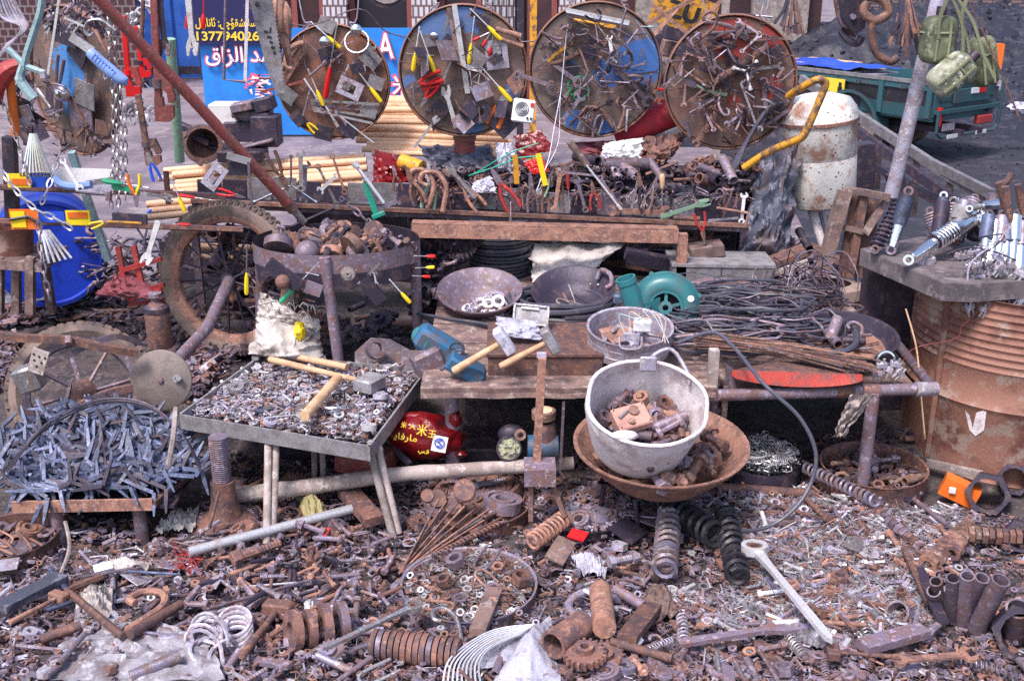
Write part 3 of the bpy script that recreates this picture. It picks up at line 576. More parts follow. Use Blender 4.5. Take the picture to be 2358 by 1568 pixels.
 # ---- five hanging drum lids ----
def patched(name,base,pc,centres):
 m=mat(name,base,(0.13,0.090,0.088),0.45,sc=9,rough=.6,rnd=0,c3=(.26,.15,.12));nt=m.node_tree;N=nt.nodes;L=nt.links;b=N['Principled BSDF'];src=b.inputs['Base Color'].links[0].from_socket
 g=N.new('ShaderNodeNewGeometry');nz=N.new('ShaderNodeTexNoise');nz.inputs['Scale'].default_value=16;nz.inputs['Detail'].default_value=5;nz.inputs['Roughness'].default_value=.7;L.new(g.outputs['Position'],nz.inputs['Vector'])
 for(p,r)in centres:
  d=N.new('ShaderNodeVectorMath');d.operation='DISTANCE';L.new(g.outputs['Position'],d.inputs[0]);d.inputs[1].default_value=p
  a=N.new('ShaderNodeMath');a.operation='MULTIPLY_ADD';L.new(nz.outputs['Fac'],a.inputs[0]);a.inputs[1].default_value=r*2.2;L.new(d.outputs['Value'],a.inputs[2])
  q=N.new('ShaderNodeMapRange');q.inputs[1].default_value=r*2.02;q.inputs[2].default_value=r*2.14;q.inputs[3].default_value=1;q.inputs[4].default_value=0;L.new(a.outputs[0],q.inputs[0])
  x=N.new('ShaderNodeMix');x.data_type='RGBA';L.new(q.outputs[0],x.inputs[0]);L.new(src,x.inputs[6]);x.inputs[7].default_value=(*pc,1);src=x.outputs[2]
 L.new(src,b.inputs['Base Color']);return m
_b=(.05,.14,.42)
M['l1']=patched('lid_one',(.15,.10,.09),(.06,.22,.55),[(at(150,160,4.35),.10),(at(175,190,4.35),.08),(at(140,255,4.35),.05)])
M['l3']=patched('lid_three',(.19,.12,.10),(.10,.17,.38),[(at(1000,60,4.9),.075),(at(1075,38,4.9),.08),(at(1085,290,4.9),.06),(at(940,190,4.9),.03),(at(1185,205,4.9),.035)])
M['l4']=patched('lid_four',(.17,.125,.115),_b,[(at(1482,140,4.86),.11),(at(1395,175,4.86),.055),(at(1310,150,4.86),.03),(at(1318,275,4.86),.045),(at(1395,298,4.86),.035)])
M['l5']=patched('lid_five',(.19,.10,.085),(.34,.05,.045),[(at(1688,92,4.78),.085),(at(1782,85,4.78),.05),(at(1775,200,4.78),.045),(at(1690,235,4.78),.03)])
def lid(name,label,u,v,y,ru,m,yaw=0.0,dent=0.0):
 c=at(u,v,y);r=ru*px(y,v)*1.0;n=V((math.sin(yaw),-math.cos(yaw),0))
 Mx=Matrix.Translation(c)@n.to_track_quat('Z','Y').to_matrix().to_4x4()
 root=thing(name,label,'drum lid',c,'drum lids hung up as tool displays')
 part(root,'face',MB().lathe([(.001,0),(r*.35,.0015),(r*.7,-.001),(r*.95,.0),(r*.955,-.012),(r*.97,-.014)],56,Mx),m)
 part(root,'rim',MB().lathe([(r*.965,-.016),(r*.97,.008),(r*.985,.012),(r,.008),(r,-.018)],56,Mx,closed=True),'lid')
 for s_ in(-1,1):
  if yaw:continue
  p=Mx@V((s_*r*.38 if True else 0,0,0));a=c+V((s_*r*.42,-.005,r*.9))
  part(root,'hanging_wire',MB().tube(curve([a,a+V((-s_*.02,0,.03)),a+V((s_*.012,0,.05)),a+V((s_*.04,0,.30))],4),.0035,5),'zinc')
  part(root,'hook_eye',MB().tube([a+V((.014*math.cos(t),0,.014*math.sin(t)))for t in(0,1,2,3,4,5)],.003,4,closed=True),'iron')
 return(c,n),r
D1,r1=lid('drum_lid','drum lid with a blue patch hanging edge-on at far left, behind the bow saw',168,188,4.35,170,'l1',yaw=R(-37))
D2,r2=lid('drum_lid','plain rust brown drum lid, smallest and nearest the blue sign',768,190,5.05,131,'lid')
D3,r3=lid('drum_lid','drum lid with blue top and bottom above the red post',1067,165,4.90,150,'l3')
D4,r4=lid('drum_lid','drum lid with a bright blue patch under the silver tubes',1371,163,4.86,154,'l4')
D5,r5=lid('drum_lid','drum lid with red paint patches, rightmost of the discs',1682,192,4.78,154,'l5')
gp=thing('overhead_rail','thin wire line strung across above the hanging discs','wire',at(900,40,5.0))
part(gp,'wire',MB().tube(curve([at(560,14,4.9),at(700,60,4.95),at(828,22,4.95),at(900,78,5.0),at(1060,100,5.02),at(1230,96,5.0)],8),.003,5),'iron')
# ---- supports: red post ----
rp=thing('red_post','dark red pipe post standing under the third disc','post',at(1070,400,5.0))
part(rp,'pipe',MB().cyl(V((at(1070,350,5.02).x,5.02,0)),V((at(1070,350,5.02).x,5.02,at(1070,200,5.02).z)),.048,n=20),'maroon')
part(rp,'collar',MB().cyl(at(1070,322,5.02),at(1070,314,5.02),.053,n=20),'lid')
# ---- long tool tray behind ----
YT=4.45
def L0(u):return 473+(u-600)*(520-473)/(1725-600)
tt=thing('tool_rack','long low iron rack with tools standing along its front edge','rack',at(1100,520,YT))
a,b_=at(440,L0(440)-4,YT),at(1725,L0(1725),YT)
part(tt,'front_rail',MB().tube([a,b_],.011,4),'rustl');part(tt,'front_rail',MB().tube([a+V((0,.012,-.022)),b_+V((0,.012,-.022))],.010,4),'iron')
mid=(a+b_)/2;ang=math.atan2(b_.z-a.z,b_.x-a.x);RM=Matrix.Rotation(-ang,3,'Y')
part(tt,'shelf',MB().box(mid+V((0,.13,-.012)),((b_-a).length,.25,.01),RM),'dark')
for k in range(22):
 f=(k+.5)/22;p=a.lerp(b_,f);h_=random.uniform(.07,.10)
 part(tt,'divider',MB().box(p+V((0,.10+.01*(k%2),h_/2-.004)),((b_-a).length/22*.93,.012,h_),RM),random.choice(['grey','dark','iron','dark']))
part(tt,'back_rail',MB().tube([a+V((0,.25,.01)),b_+V((0,.25,.01))],.012,4),'rust')
for u in(445,1560,1715):part(tt,'leg',MB().box((at(u,500,YT+.1).x,YT+.1,at(u,L0(u)+8,YT+.1).z/2),(.03,.03,at(u,L0(u)+8,YT+.1).z)),'iron')
lr=thing('display_rail','long thin rail at far left holding the packaged tools','rack',at(250,520,4.0))
for(u0,v0,u1,v1,y)in((-20,430,520,452,4.05),(-20,508,560,528,4.0)):
 part(lr,'rail',MB().tube([at(u0,v0,y),at(u1,v1,y)],.011,4),'rust');part(lr,'board',MB().box((at(u0,v0,y+.04)+at(u1,v1,y+.04))/2+V((0,0,.0)),((at(u0,v0,y)-at(u1,v1,y)).length,.05,.012),Matrix.Rotation(R(2.2),3,'Y')),'dark')
part(lr,'strut',MB().tube([at(165,350,4.1),at(195,440,4.15),at(250,600,4.15)],.018,4),'teala');part(lr,'strut',MB().tube([at(382,395,4.15),at(388,470,4.15)],.012,4),'rust')
part(lr,'leg',MB().tube([at(22,315,4.12),at(30,520,4.12)],.03,4),'dark')
# ---- rusty angle beam ----
bb=thing('angle_iron_beam','orange-rusty angle iron beam on legs below the tool rack','beam',at(1250,560,4.25))
a,b_=at(948,532,4.25),at(1562,546,4.25)
part(bb,'web',MB().box((a+b_)/2,((b_-a).length,.008,.052),Matrix.Rotation(-math.atan2(b_.z-a.z,b_.x-a.x),3,'Y')),'rustl')
part(bb,'flange',MB().box((a+b_)/2+V((0,.03,.028)),((b_-a).length,.065,.007),Matrix.Rotation(-math.atan2(b_.z-a.z,b_.x-a.x),3,'Y')),'rustl')
part(bb,'leg',MB().box(at(1568,605,4.27),(.04,.04,.24)),'rustl');part(bb,'leg',MB().box(at(960,640,4.27),(.035,.035,.36)),'iron')
# ---- long work bench ----
pb=thing('work_bench','low weathered plank bench with splintered front edge','bench',onz(1300,895,BZ))
y0=onz(1300,893,BZ).y;xa,xb=onz(968,893,BZ).x,onz(1650,893,BZ).x
for k in range(6):
 dy=.205;yy=y0+k*dy
 mb=MB();n=26
 def f(i,j,yy=yy,k=k):
  x=xa+((onz(2140,897,BZ).x if k else xb)-xa)*i;e=(.012*noise.noise(V((x*9,k*3.3,j)))if k==0 else 0)
  return V((x,yy+(.001 if j else e)+j*(dy-.008),BZ+.004*noise.noise(V((x*3,yy,1)))+k*.0006))
 mb.grid(lambda i,j:f(i,j),40,3)
 mb.grid(lambda i,j:f(i,0)+V((0,.003*math.sin(j*3),-.035*j)),40,3)
 part(pb,'plank',mb,'woodd',smooth=0)
for u,v in((1040,1000),(1640,1000)):
 q=at(u,915,y0+.1);part(pb,'leg',MB().cyl(V((q.x,y0+.1,0)),V((q.x,y0+.1,BZ-.03)),.024,n=12),'iron');part(pb,'foot',MB().cyl(V((q.x,y0+.1,0)),V((q.x,y0+.1,.02)),.06,n=16),'iron')
part(pb,'leg',MB().cyl(V((xa+.1,y0+1.1,0)),V((xa+.1,y0+1.1,BZ-.03)),.024,n=12),'iron');part(pb,'leg',MB().cyl(V((xb,y0+1.1,0)),V((xb,y0+1.1,BZ-.03)),.024,n=12),'iron')
pf=thing('pipe_bedstead','old pipe bed frame carrying the wire coils on the right','frame',onz(1900,900,BZ))
a,b_=onz(1652,910,BZ-.01),onz(2150,895,BZ-.01)
part(pf,'front_pipe',MB().cyl(a,b_,.019,n=14),'iron');part(pf,'cap',MB().cyl(b_-(b_-a).normalized()*.06,b_+V((.01,0,0)),.024,.022,n=14),'zinc')
for u in(2010,1950):part(pf,'sleeve',MB().cyl(onz(u-26,901,BZ-.01),onz(u+14,900,BZ-.01),.023,n=14),'rust')
q=onz(2012,903,BZ-.01);part(pf,'leg',MB().cyl(V((q.x,q.y,0)),q,.020,n=12),'iron');part(pf,'cross_bar',MB().cyl(onz(1690,907,BZ-.01),onz(1668,790,BZ-.02),.014,n=8),'iron')
for k in range(5):
 part(pf,'plank',MB().box(V((onz(1885,870,BZ).x,y0+.16+k*.24,BZ-.03)),(.62,.225,.02),Matrix.Rotation(R(.6*(k%3-1)),3,'Z')),'woodd')
part(pf,'side_pipe',MB().cyl(b_,b_+V((.05,1.1,0)),.017,n=10),'iron')
solo('rag',MB().grid(lambda i,j:at(1960+55*i*(1-.5*j)-45*j+10*noise.noise(V((j*6,i*3,1))),908+98*j+8*noise.noise(V((i*7,3,1))),3.12+.03*noise.noise(V((i*6,j*6,2)))),14,22),'woodg','torn tattered rag dangling below the pipe bed frame','rag')
# ---- log lying across under the bench ----
lg=curve([at(520,1142,3.16),at(700,1122,3.16),at(900,1094,3.17),at(1100,1080,3.18),at(1320,1066,3.2)],8)
solo('log',MB().tube(lg,[.028+.004*noise.noise(V((i*.6,0,0)))-.0002*i for i in range(len(lg))],12),'woodg','long grey wooden pole lying low under the bench behind the tray stand','pole')
solo('iron_pipe',MB().cyl(at(1650,1122,3.22),at(1880,1138,3.22),.017,n=12),'rust','thin rusty pipe lying on the scrap below the mesh basket','pipe')
# ---- tray of nuts on a folding stool ----
TZ=.315;c4=[onz(410,962,TZ),onz(852,1036,TZ),onz(985,856,TZ),onz(603,822,TZ)]
st=thing('tray_stand','square angle-iron tray of small nuts on curved stool legs','tray',c4[0].lerp(c4[2],.5))
for i in range(4):
 a,b_=c4[i],c4[(i+1)%4];d=(b_-a).normalized();
 part(st,'edge',MB().add([a+V((0,0,z))for z in(.012,-.038)]+[b_+V((0,0,z))for z in(.012,-.038)]+[q+(c4[(i+2)%4]-b_).normalized()*.007+V((0,0,z))for q in(a,b_)for z in(.012,-.038)],
 [(0,1,3,2),(4,6,7,5),(0,2,6,4),(1,5,7,3),(0,4,5,1),(2,3,7,6)]),'grey')
part(st,'base',MB().add([q+V((0,0,-.034))for q in c4],[(0,1,2,3)]),'dark')
def legc(top,bot,bend,r=.014):return MB().tube(curve([top+(bend-top)*.0+V((.10,.02,0)),top+V((.03,0,0)),top+V((0,0,-.03)),top.lerp(bot,.5),bot],6),r,10)
for(u,v,ub,vb,s_)in((618,1012,614,1252,1),(852,1034,905,1236,-1)):
 for k in(0,1):
  tp=onz(u+k*18,v+2-k*6,TZ-.04);bt=onz(ub+k*13,vb-k*8,.03)
  part(st,'leg',MB().tube(curve([tp+V((.05*(1 if s_>0 else-1)*k,.05,0)),tp,tp.lerp(bt,.15),bt],5),.0125,10),'woodg')
for k in(0,1):part(st,'leg',MB().cyl(onz(722+k*18,985,TZ-.04),onz(725+k*20,1105,.06),.010,n=8),'woodg')
TRAYC=c4
# ---- screw jack post under it ----
sj=thing('screw_jack','rusty screw jack with broad round foot under the nut tray','jack',ong(522,1225))
q=ong(522,1210);pr=[(.001,0),(.105,0),(.105,.018),(.055,.04),(.040,.09),(.038,.16),(.001,.16)]
part(sj,'foot',MB().lathe(pr,28,Matrix.Translation(q)),'rust')
part(sj,'screw',MB().tube([q+V((0,0,.16+i*.0035))for i in range(44)],[.030 if i%2 else.025 for i in range(44)],14),'iron')
part(sj,'handle',MB().tube([at(505,1130,3.0),at(482,1215,2.95)],.006,6),'rust')
# ---- big spoked cart wheel ----
WC=at(532,642,4.12);wn_=V((-.26,-1,.16)).normalized();WM=Matrix.Translation(WC)@wn_.to_track_quat('Z','Y').to_matrix().to_4x4();wr=.300
cw=thing('cart_wheel','spoked motorcycle wheel with dusty tyre standing on its axle tube','wheel',WC)
ty=MB().lathe([(wr*.80,-.024),(wr*.86,-.036),(wr*.95,-.034),(wr,-.014),(wr*1.005,0),(wr,.014),(wr*.95,.034),(wr*.86,.036),(wr*.80,.024)],72,WM,closed=True)
t_=part(cw,'tyre',ty,'rubber')
kb=MB()
for k in range(72):
 a=2*math.pi*k/72
 for z in(-.021,.021):kb.box(WM@V((wr*.99*math.cos(a+(.04 if z>0 else 0)),wr*.99*math.sin(a+(.04 if z>0 else 0)),z)),(.015,.013,.015),(WM.to_3x3()@Matrix.Rotation(a,3,'Z')))
 kb.box(WM@V((wr*1.003*math.cos(a+.02),wr*1.003*math.sin(a+.02),0)),(.012,.015,.016),(WM.to_3x3()@Matrix.Rotation(a+.02,3,'Z')))
s_=sub(t_,'tread',kb,'rubber',smooth=0);s_['kind']='stuff'
part(cw,'rim',MB().lathe([(wr*.80,-.028),(wr*.835,-.030),(wr*.80,-.018),(wr*.765,-.016),(wr*.755,0),(wr*.765,.016),(wr*.80,.018),(wr*.835,.030),(wr*.80,.028),(wr*.74,.014),(wr*.73,0),(wr*.74,-.014)],60,WM,closed=True),'rustl')
part(cw,'hub',MB().lathe([(.001,.03),(.026,.03),(.026,.022),(.02,.012),(.02,-.03),(.03,-.034),(.03,-.04),(.001,-.04)],20,WM),'dark')
for k in range(18):
 a=2*math.pi*k/18;part(cw,'spoke',MB().cyl(WM@V((.02*math.cos(a),.02*math.sin(a),.02 if k%2 else-.02)),WM@V((wr*.76*math.cos(a+.12),wr*.76*math.sin(a+.12),0)),.0048,n=5),'dark')
DC=at(370,876,3.42);dn=V((-.02,-1,.28)).normalized()
ax_=thing('axle_tube','grey axle tube running from the spoked wheel to the round flange plate','axle',DC)
part(ax_,'tube',MB().tube([WC+V((0,-.02,0)),WC.lerp(DC,.5)+V((.03,0,-.01)),DC+V((.01,.03,.02))],[.024,.022,.021],14),'iron')
DMx=Matrix.Translation(DC)@dn.to_track_quat('Z','Y').to_matrix().to_4x4();pr_=71*px(3.42,876)
fl=part(ax_,'flange_plate',MB().lathe([(.001,0),(pr_-.004,0),(pr_,-.003),(pr_,-.012),(.001,-.014)],56,DMx),'plateb')
sub(fl,'centre_bolt',MB().lathe([(.001,.010),(.010,.008),(.012,.0)],6,DMx),'iron');qq=DMx@V((.058,.008,0))
sub(fl,'stud',MB().cyl(qq,qq+dn*.03+V((.012,0,.004)),.010,n=6).ring(0,0,.014,.008,.0,.012,6,Matrix.Translation(qq)@dn.to_track_quat('Z','Y').to_matrix().to_4x4()),'grey')
# ---- second, dismantled wheel and fork at left ----
W2=at(190,905,3.55);w2n=V((.55,-1,.55)).normalized();W2M=Matrix.Translation(W2)@w2n.to_track_quat('Z','Y').to_matrix().to_4x4();r_=.245
sw=thing('scooter_wheel','worn scrap wheel slumped in its rusty fork behind the spikes','wheel',W2)
t2=part(sw,'tyre',MB().lathe([(r_*.78,-.03),(r_*.88,-.044),(r_*.97,-.036),(r_,0),(r_*.97,.036),(r_*.88,.044),(r_*.78,.03)],60,W2M,closed=True),'rubber')
kb=MB()
for k in range(48):
 a=2*math.pi*k/48
 for z in(-.026,0,.026):kb.box(W2M@V((r_*.985*math.cos(a+(.06 if z==0 else 0)),r_*.985*math.sin(a+(.06 if z==0 else 0)),z)),(.018,.02,.02),(W2M.to_3x3()@Matrix.Rotation(a,3,'Z')))
sub(t2,'tread',kb,'rubber',smooth=0)['kind']='stuff'
part(sw,'rim',MB().lathe([(r_*.76,-.03),(r_*.80,-.034),(r_*.75,-.012),(r_*.72,0),(r_*.75,.012),(r_*.80,.034),(r_*.70,.02),(r_*.68,0),(r_*.70,-.02)],48,W2M,closed=True),'iron')
part(sw,'hub',MB().lathe([(.001,.05),(.03,.045),(.045,.03),(.045,-.03),(.001,-.04)],20,W2M),'rust')
for k in range(8):
 a=2*math.pi*k/8;part(sw,'spoke',MB().cyl(W2M@V((.03*math.cos(a),.03*math.sin(a),0)),W2M@V((r_*.72*math.cos(a+.1),r_*.72*math.sin(a+.1),0)),.008,n=6),'iron')
fk=thing('fork_arm','rust brown forged fork arm reaching across the scrap wheel','fork',at(200,800,3.4))
part(fk,'arm',MB().tube(curve([at(-10,770,3.45),at(50,778,3.42),at(150,782,3.4),at(250,802,3.38),at(318,812,3.4)],5),.017,4),'rust')
part(fk,'arm',MB().tube(curve([at(60,855,3.45),at(130,830,3.42),at(215,790,3.42),at(270,775,3.45),at(322,790,3.5)],5),.013,4),'iron')
part(fk,'link',MB().tube(curve([at(90,965,3.3),at(190,930,3.3),at(250,905,3.32),at(305,892,3.36)],5),.017,4),'rust')
part(fk,'bracket',MB().box(at(68,870,3.36),(.075,.07,.085),Matrix.Rotation(R(-18),3,'Y'),bev=.008),'steel')
part(fk,'pin',MB().cyl(at(158,776,3.38),at(158,792,3.36),.012,n=8),'iron')
hp=thing('drilled_plate','pierced pale plate with a ring of round holes hung on the fork','plate',at(90,835,3.3))
mb=MB();P0,ux,uz=at(88,832,3.29),V((.92,0,-.38)),V((.38,0,.92))
hx=[(0,.018),(.012,0),(-.012,0),(0,-.018),(.018,.02),(-.018,.02)]
part(hp,'plate',mb.box(P0,(.052,.004,.085),Matrix.Rotation(R(22),3,'Y')),'woodg')
for x,z in hx:part(hp,'hole',MB().cyl(P0+ux*x+uz*z+V((0,-.0035,0)),P0+ux*x+uz*z+V((0,-.001,0)),.004,n=8),'darkin')
gc=thing('small_cylinder','stubby rusty gas cylinder standing beside the cart wheel','cylinder',at(370,795,3.9))
q=at(370,798,3.9);s_=px(3.9,740);part(gc,'body',MB().lathe([(.001,0),(27*s_,.0),(28*s_,.01),(28*s_,88*s_),(24*s_,100*s_),(12*s_,108*s_),(.001,108*s_)],28,Matrix.Translation(q)),'rust')
part(gc,'collar',MB().lathe([(26*s_,84*s_),(29*s_,86*s_),(29*s_,98*s_),(22*s_,104*s_)],28,Matrix.Translation(q)),'dark');part(gc,'valve',MB().lathe([(9*s_,106*s_),(9*s_,120*s_),(15*s_,121*s_),(15*s_,130*s_),(.001,130*s_)],14,Matrix.Translation(q)),'iron')
# ---- blue drum and its neighbours ----
q=at(112,585,4.45);bn_=V((.42,-1,.10)).normalized();BM=Matrix.Translation(q)@bn_.to_track_quat('Z','Y').to_matrix().to_4x4();rb=124*px(4.45,585)
bd=thing('blue_drum','bright blue steel drum lying on its side at far left','drum',q)
part(bd,'head',MB().lathe([(.001,.0),(rb*.9,.0),(rb*.93,.012)],56,BM),'bluep');part(bd,'shell',MB().lathe([(rb*.93,.012),(rb,.012),(rb*1.01,0),(rb*.98,-.02),(rb*.98,-.25),(rb*1.01,-.26),(rb*.98,-.27),(rb*.98,-.6)],56,BM),'bluep')
for a in(20,-40,-8):qq=BM@V((rb*.96*math.cos(R(a)),rb*.96*math.sin(R(a)),.015));part(bd,'clamp',MB().box(qq,(.02,.02,.02),bev=.004),'zinc')
sl=thing('wooden_stool','dusty wooden stool at far left with a rusty pot on it','stool',at(50,700,4.15))
part(sl,'seat',MB().box(at(38,590,4.15),(.30,.26,.035),Matrix.Rotation(R(4),3,'Y')),'woodd')
for u,y in((-10,4.05),(62,4.03),(112,4.2),(30,4.3)):part(sl,'leg',MB().tube([at(u+(8 if u<100 else-12),592,y),at(u+8,722,y)],.022,4),'woodd')
dish('rusty_pot','ribbed rusty pot standing on the wooden stool','pot',at(30,586,4.15),.088,.115,'drum',flare=.86,tilt=0)
# ---- red welded stand ----
rs=thing('red_stand','small red welded steel stand by the blue drum','stand',at(310,690,4.0))
for a in((272,568,295,690),(308,566,330,668)):part(rs,'post',MB().tube([at(a[0],a[1],4.02),at(a[2],a[3],4.0)],.013,4),'redm')
for a in((296,690,372,665),(330,668,378,655),(282,622,372,596),(300,700,372,690)):part(rs,'bar',MB().tube([at(a[0],a[1],4.0),at(a[2],a[3],3.99)],.011,4),'redm')
def cloth(name,pts,y0,y1,m,label,cat='cloth',amp=.04,nu=26,nv=20,fq=7,seed=0,th=0):
 """crumpled sheet spanning four pixel corners (tl, tr, br, bl) from depth y1 at the top to y0 at the bottom"""
 tl,trr,br,bl=pts
 c=[at(*tl,y1),at(*trr,y1),at(*br,y0),at(*bl,y0)]
 def fn(i,j):
  e=1+.10*noise.noise(V((j*4,i*4,seed)));i2=.5+(i-.5)*e
  p=c[0].lerp(c[1],i2).lerp(c[3].lerp(c[2],i2),j);w=.5-1.6*abs(noise.noise(V((i*fq*.6,j*fq*.6,seed))))-.8*abs(noise.noise(V((i*fq*1.5,j*fq*1.2,seed+5))))
  bul=math.sin(math.pi*i)**.6*math.sin(math.pi*j)**.6
  return p+V((0.015*noise.noise(V((i*9,j*9,seed+3))),-amp*w-th*bul,amp*.5*w))
 return solo(name,MB().grid(fn,nu,nv),m,label,cat)
cloth('maroon_cloth',((275,618),(300,600),(372,690),(220,680)),3.95,4.1,'marc','dusty maroon cloth heaped under the red stand',amp=.03,th=.08)
cloth('burlap_sack',((605,700),(735,735),(745,835),(572,815)),3.72,3.85,'sack','torn whitish woven sack with a hole showing a yellow pack','sack',amp=.022,th=.12,nu=40,nv=34,fq=4)
cloth('sack_flap',((600,672),(640,690),(735,760),(590,745)),3.78,3.86,'sack','frayed upper flap of sacking standing above the torn sack','sack',amp=.03,th=.03,seed=4)
solo('yellow_pack',MB().blob(at(690,763,3.73),.022,.03,.034,.3),'yellow','yellow plastic pack showing through the hole in the sack','pack')
cloth('white_sack',((1222,560),(1440,560),(1360,625),(1225,650)),4.3,4.55,'sack','dirty white woven sack slumped behind the two woks','sack',amp=.035,th=.08,nu=40,nv=30,fq=4,seed=9)
cloth('white_sack',((1300,515),(1370,520),(1405,560),(1290,555)),4.5,4.6,'sack','folded white sack corner poking up above the rusty beam','sack',amp=.03,th=.04,seed=12)
cloth('dark_tarpaulin',((1745,375),(1850,330),(1810,590),(1700,600)),4.5,4.75,'tarp','dark dusty tarpaulin draped beside the white tank','tarpaulin',amp=.06,th=.10,nu=30,nv=40,fq=6,seed=20)
cloth('maroon_tarpaulin',((1300,330),(1560,320),(1500,385),(1330,352)),4.75,5.0,'marc','maroon oilcloth sheet sagging below the fourth disc','tarpaulin',amp=.04,th=.05,nu=34,fq=8,seed=31)
cloth('brown_tarpaulin',((1470,320),(1590,305),(1550,360),(1500,388)),4.7,4.9,'rust','curled brown sheet sagging between the fourth and fifth discs','tarpaulin',amp=.05,th=.06,seed=33)
solo('red_cloth_roll',MB().tube(curve([at(1415,315,4.95),at(1480,285,4.95),at(1565,250,4.95)],8),[.035,.045,.05,.055,.06,.065,.07,.07,.07,.07,.07,.07,.07,.07,.07,.07,.06][:17],14),'redc','bright red rolled cloth between the fourth and fifth discs','cloth')
cloth('white_bag',((1390,330),(1480,318),(1475,368),(1385,362)),4.68,4.75,'white','crumpled white bag lying on the maroon sheet','bag',amp=.02,th=.03,seed=41)
cloth('red_bag',((862,345),(965,372),(985,420),(858,425)),4.7,4.85,'redf','shiny red plastic bag with a yellow line behind the tool rack','bag',amp=.03,th=.05,seed=51)
solo('yellow_roll',MB().cyl(at(925,372,4.72),at(972,388,4.66),.033,n=18),'yellp','mustard yellow roll sticking out of the red bag','roll')
cloth('grey_tarpaulin',((965,335),(1130,335),(1150,400),(1000,400)),4.85,5.1,'tarp','grey-black tarpaulin bundled left of the red post','tarpaulin',amp=.05,th=.06,seed=54)
cloth('red_pack',((1182,315),(1245,298),(1275,345),(1200,372)),4.66,4.7,'redf','folded dark red printed pack under the radio','pack',amp=.006,th=.01,seed=57)
cloth('red_pack',((1205,375),(1250,362),(1262,395),(1228,402)),4.64,4.66,'red','bright red wrapper below the dark red printed pack','pack',amp=.006,th=.005,seed=58)
cloth('white_bag',((1090,420),(1130,405),(1145,445),(1085,445)),4.5,4.55,'bag','white bag behind the pliers right of the yellow roll','bag',amp=.01,th=.02,seed=61)
cloth('white_bag',((1140,330),(1180,330),(1190,400),(1150,412)),4.75,4.8,'bag','grey-white plastic bag hanging right of the red post','bag',amp=.02,th=.03,seed=62)
cloth('grey_bag',((895,480),(1050,478),(1010,500),(890,500)),4.55,4.6,'bag','grey plastic film lying in the rack behind the blades','bag',amp=.02,th=.02,seed=63)
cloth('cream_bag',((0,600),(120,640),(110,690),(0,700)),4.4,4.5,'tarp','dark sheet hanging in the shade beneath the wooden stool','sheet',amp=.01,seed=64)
rd=thing('white_radio','small white radio with concentric speaker slots and a red switch','radio',at(1205,255,4.8));q=at(1205,256,4.82);RX=Matrix.Rotation(R(8),3,'Y')@Matrix.Rotation(R(-8),3,'X')
part(rd,'case',MB().box(q,(.095,.07,.10),RX,bev=.006),'white')
for r_ in(.006,.013,.020,.027):part(rd,'speaker_slot',MB().ring(0,0,r_+.0018,r_,0,.003,24,Matrix.Translation(q+RX@V((-.008,-.036,.008)))@RX.to_4x4()@Matrix.Rotation(R(90),4,'X')),'black')
part(rd,'switch',MB().box(q+RX@V((.034,-.037,.03)),(.014,.006,.016),RX),'red')
for x in(.02,.036):part(rd,'knob',MB().cyl(q+RX@V((x,-.034,-.028)),q+RX@V((x,-.042,-.028)),.005,n=10),'black')
ORD=['topmost','second','third','fourth','fifth','sixth','seventh','eighth','ninth','tenth','eleventh','twelfth']
def poles(n,u0,u1,v0,v1,y,m,r,label,group,du=30,slope=-6):
 for k in range(n):
  f=k/(n-1);v=v0+(v1-v0)*f;yy=y-.10*f+random.uniform(-.02,.02);a=at(u0+random.uniform(-du,du),v+random.uniform(-2,2),yy);b_=at(u1+random.uniform(-du,du)*.4,v+slope+random.uniform(-3,3),yy)
  solo('wooden_pole',MB().tube([a,a.lerp(b_,.3)+V((0,0,.003)),b_],[r*random.uniform(.85,1.1)for _ in range(3)],10),m,label.replace('@',ORD[k]),'pole',group)
poles(9,395,838,394,470,5.1,'woodl',.0155,'peeled round wooden pole, @ from the top in the bundle left of the red bag','handles in the lower left bundle',slope=-34)
poles(3,330,560,470,500,4.9,'woodl',.0155,'peeled pole poking out left of the cart tyre, @ from the top','handles behind the cart tyre',slope=-14)
poles(3,430,760,540,590,4.9,'woodl',.015,'peeled pole behind the wheel spokes, @ from the top','handles behind the spokes',slope=14)
poles(8,840,1120,228,292,5.4,'woodl',.0165,'pale round pole, @ from the top of the upper stack behind the discs','poles in the upper stack',slope=2)
poles(9,838,1170,296,352,5.25,'woodl',.0145,'pale round pole, @ from the top of the lower stack under the third disc','poles in the lower stack',slope=10)
solo('pole_support',MB().box((at(960,330,5.5).x,5.5,.3),(1.2,.3,.5),bev=.01),'dark','dark crate carrying the stacks of pale poles','crate')
solo('pole_support',MB().box((at(600,430,5.3).x,5.35,.2),(1.0,.3,.36),bev=.01),'dark','dark crate carrying the left bundle of pale handles','crate')
# ---- drum half-ring full of iron balls ----
BC=at(776,577,3.95);rx=190*px(3.95,577)
hr=thing('strap_ring_stand','cut drum ring on pipe legs filled with iron discs and balls','stand',BC)
def ringpt(a,z,rr=rx):return BC+V((rr*math.cos(a),rr*math.sin(a)*.78,z))
zt2=at(776,606,3.95-rx*.78).z-BC.z
part(hr,'band',MB().grid(lambda i,j:ringpt(i*2*math.pi,.0+.075*(j-.5)+.01,rx),64,3,True),'iron')
part(hr,'inner_band',MB().grid(lambda i,j:ringpt(-i*2*math.pi,.0+.075*(j-.5)+.01,rx-.004),64,3,True),'dark')
part(hr,'base',MB().add([ringpt(i*math.pi/16,-.02,rx*.99)for i in range(32)],[tuple(range(32))]),'dark')
part(hr,'apron',MB().grid(lambda i,j:ringpt(R(205)+R(130)*i,-.02-.05*j*(1+.9*noise.noise(V((i*9,0,0)))),rx*1.01),30,4),'dark')
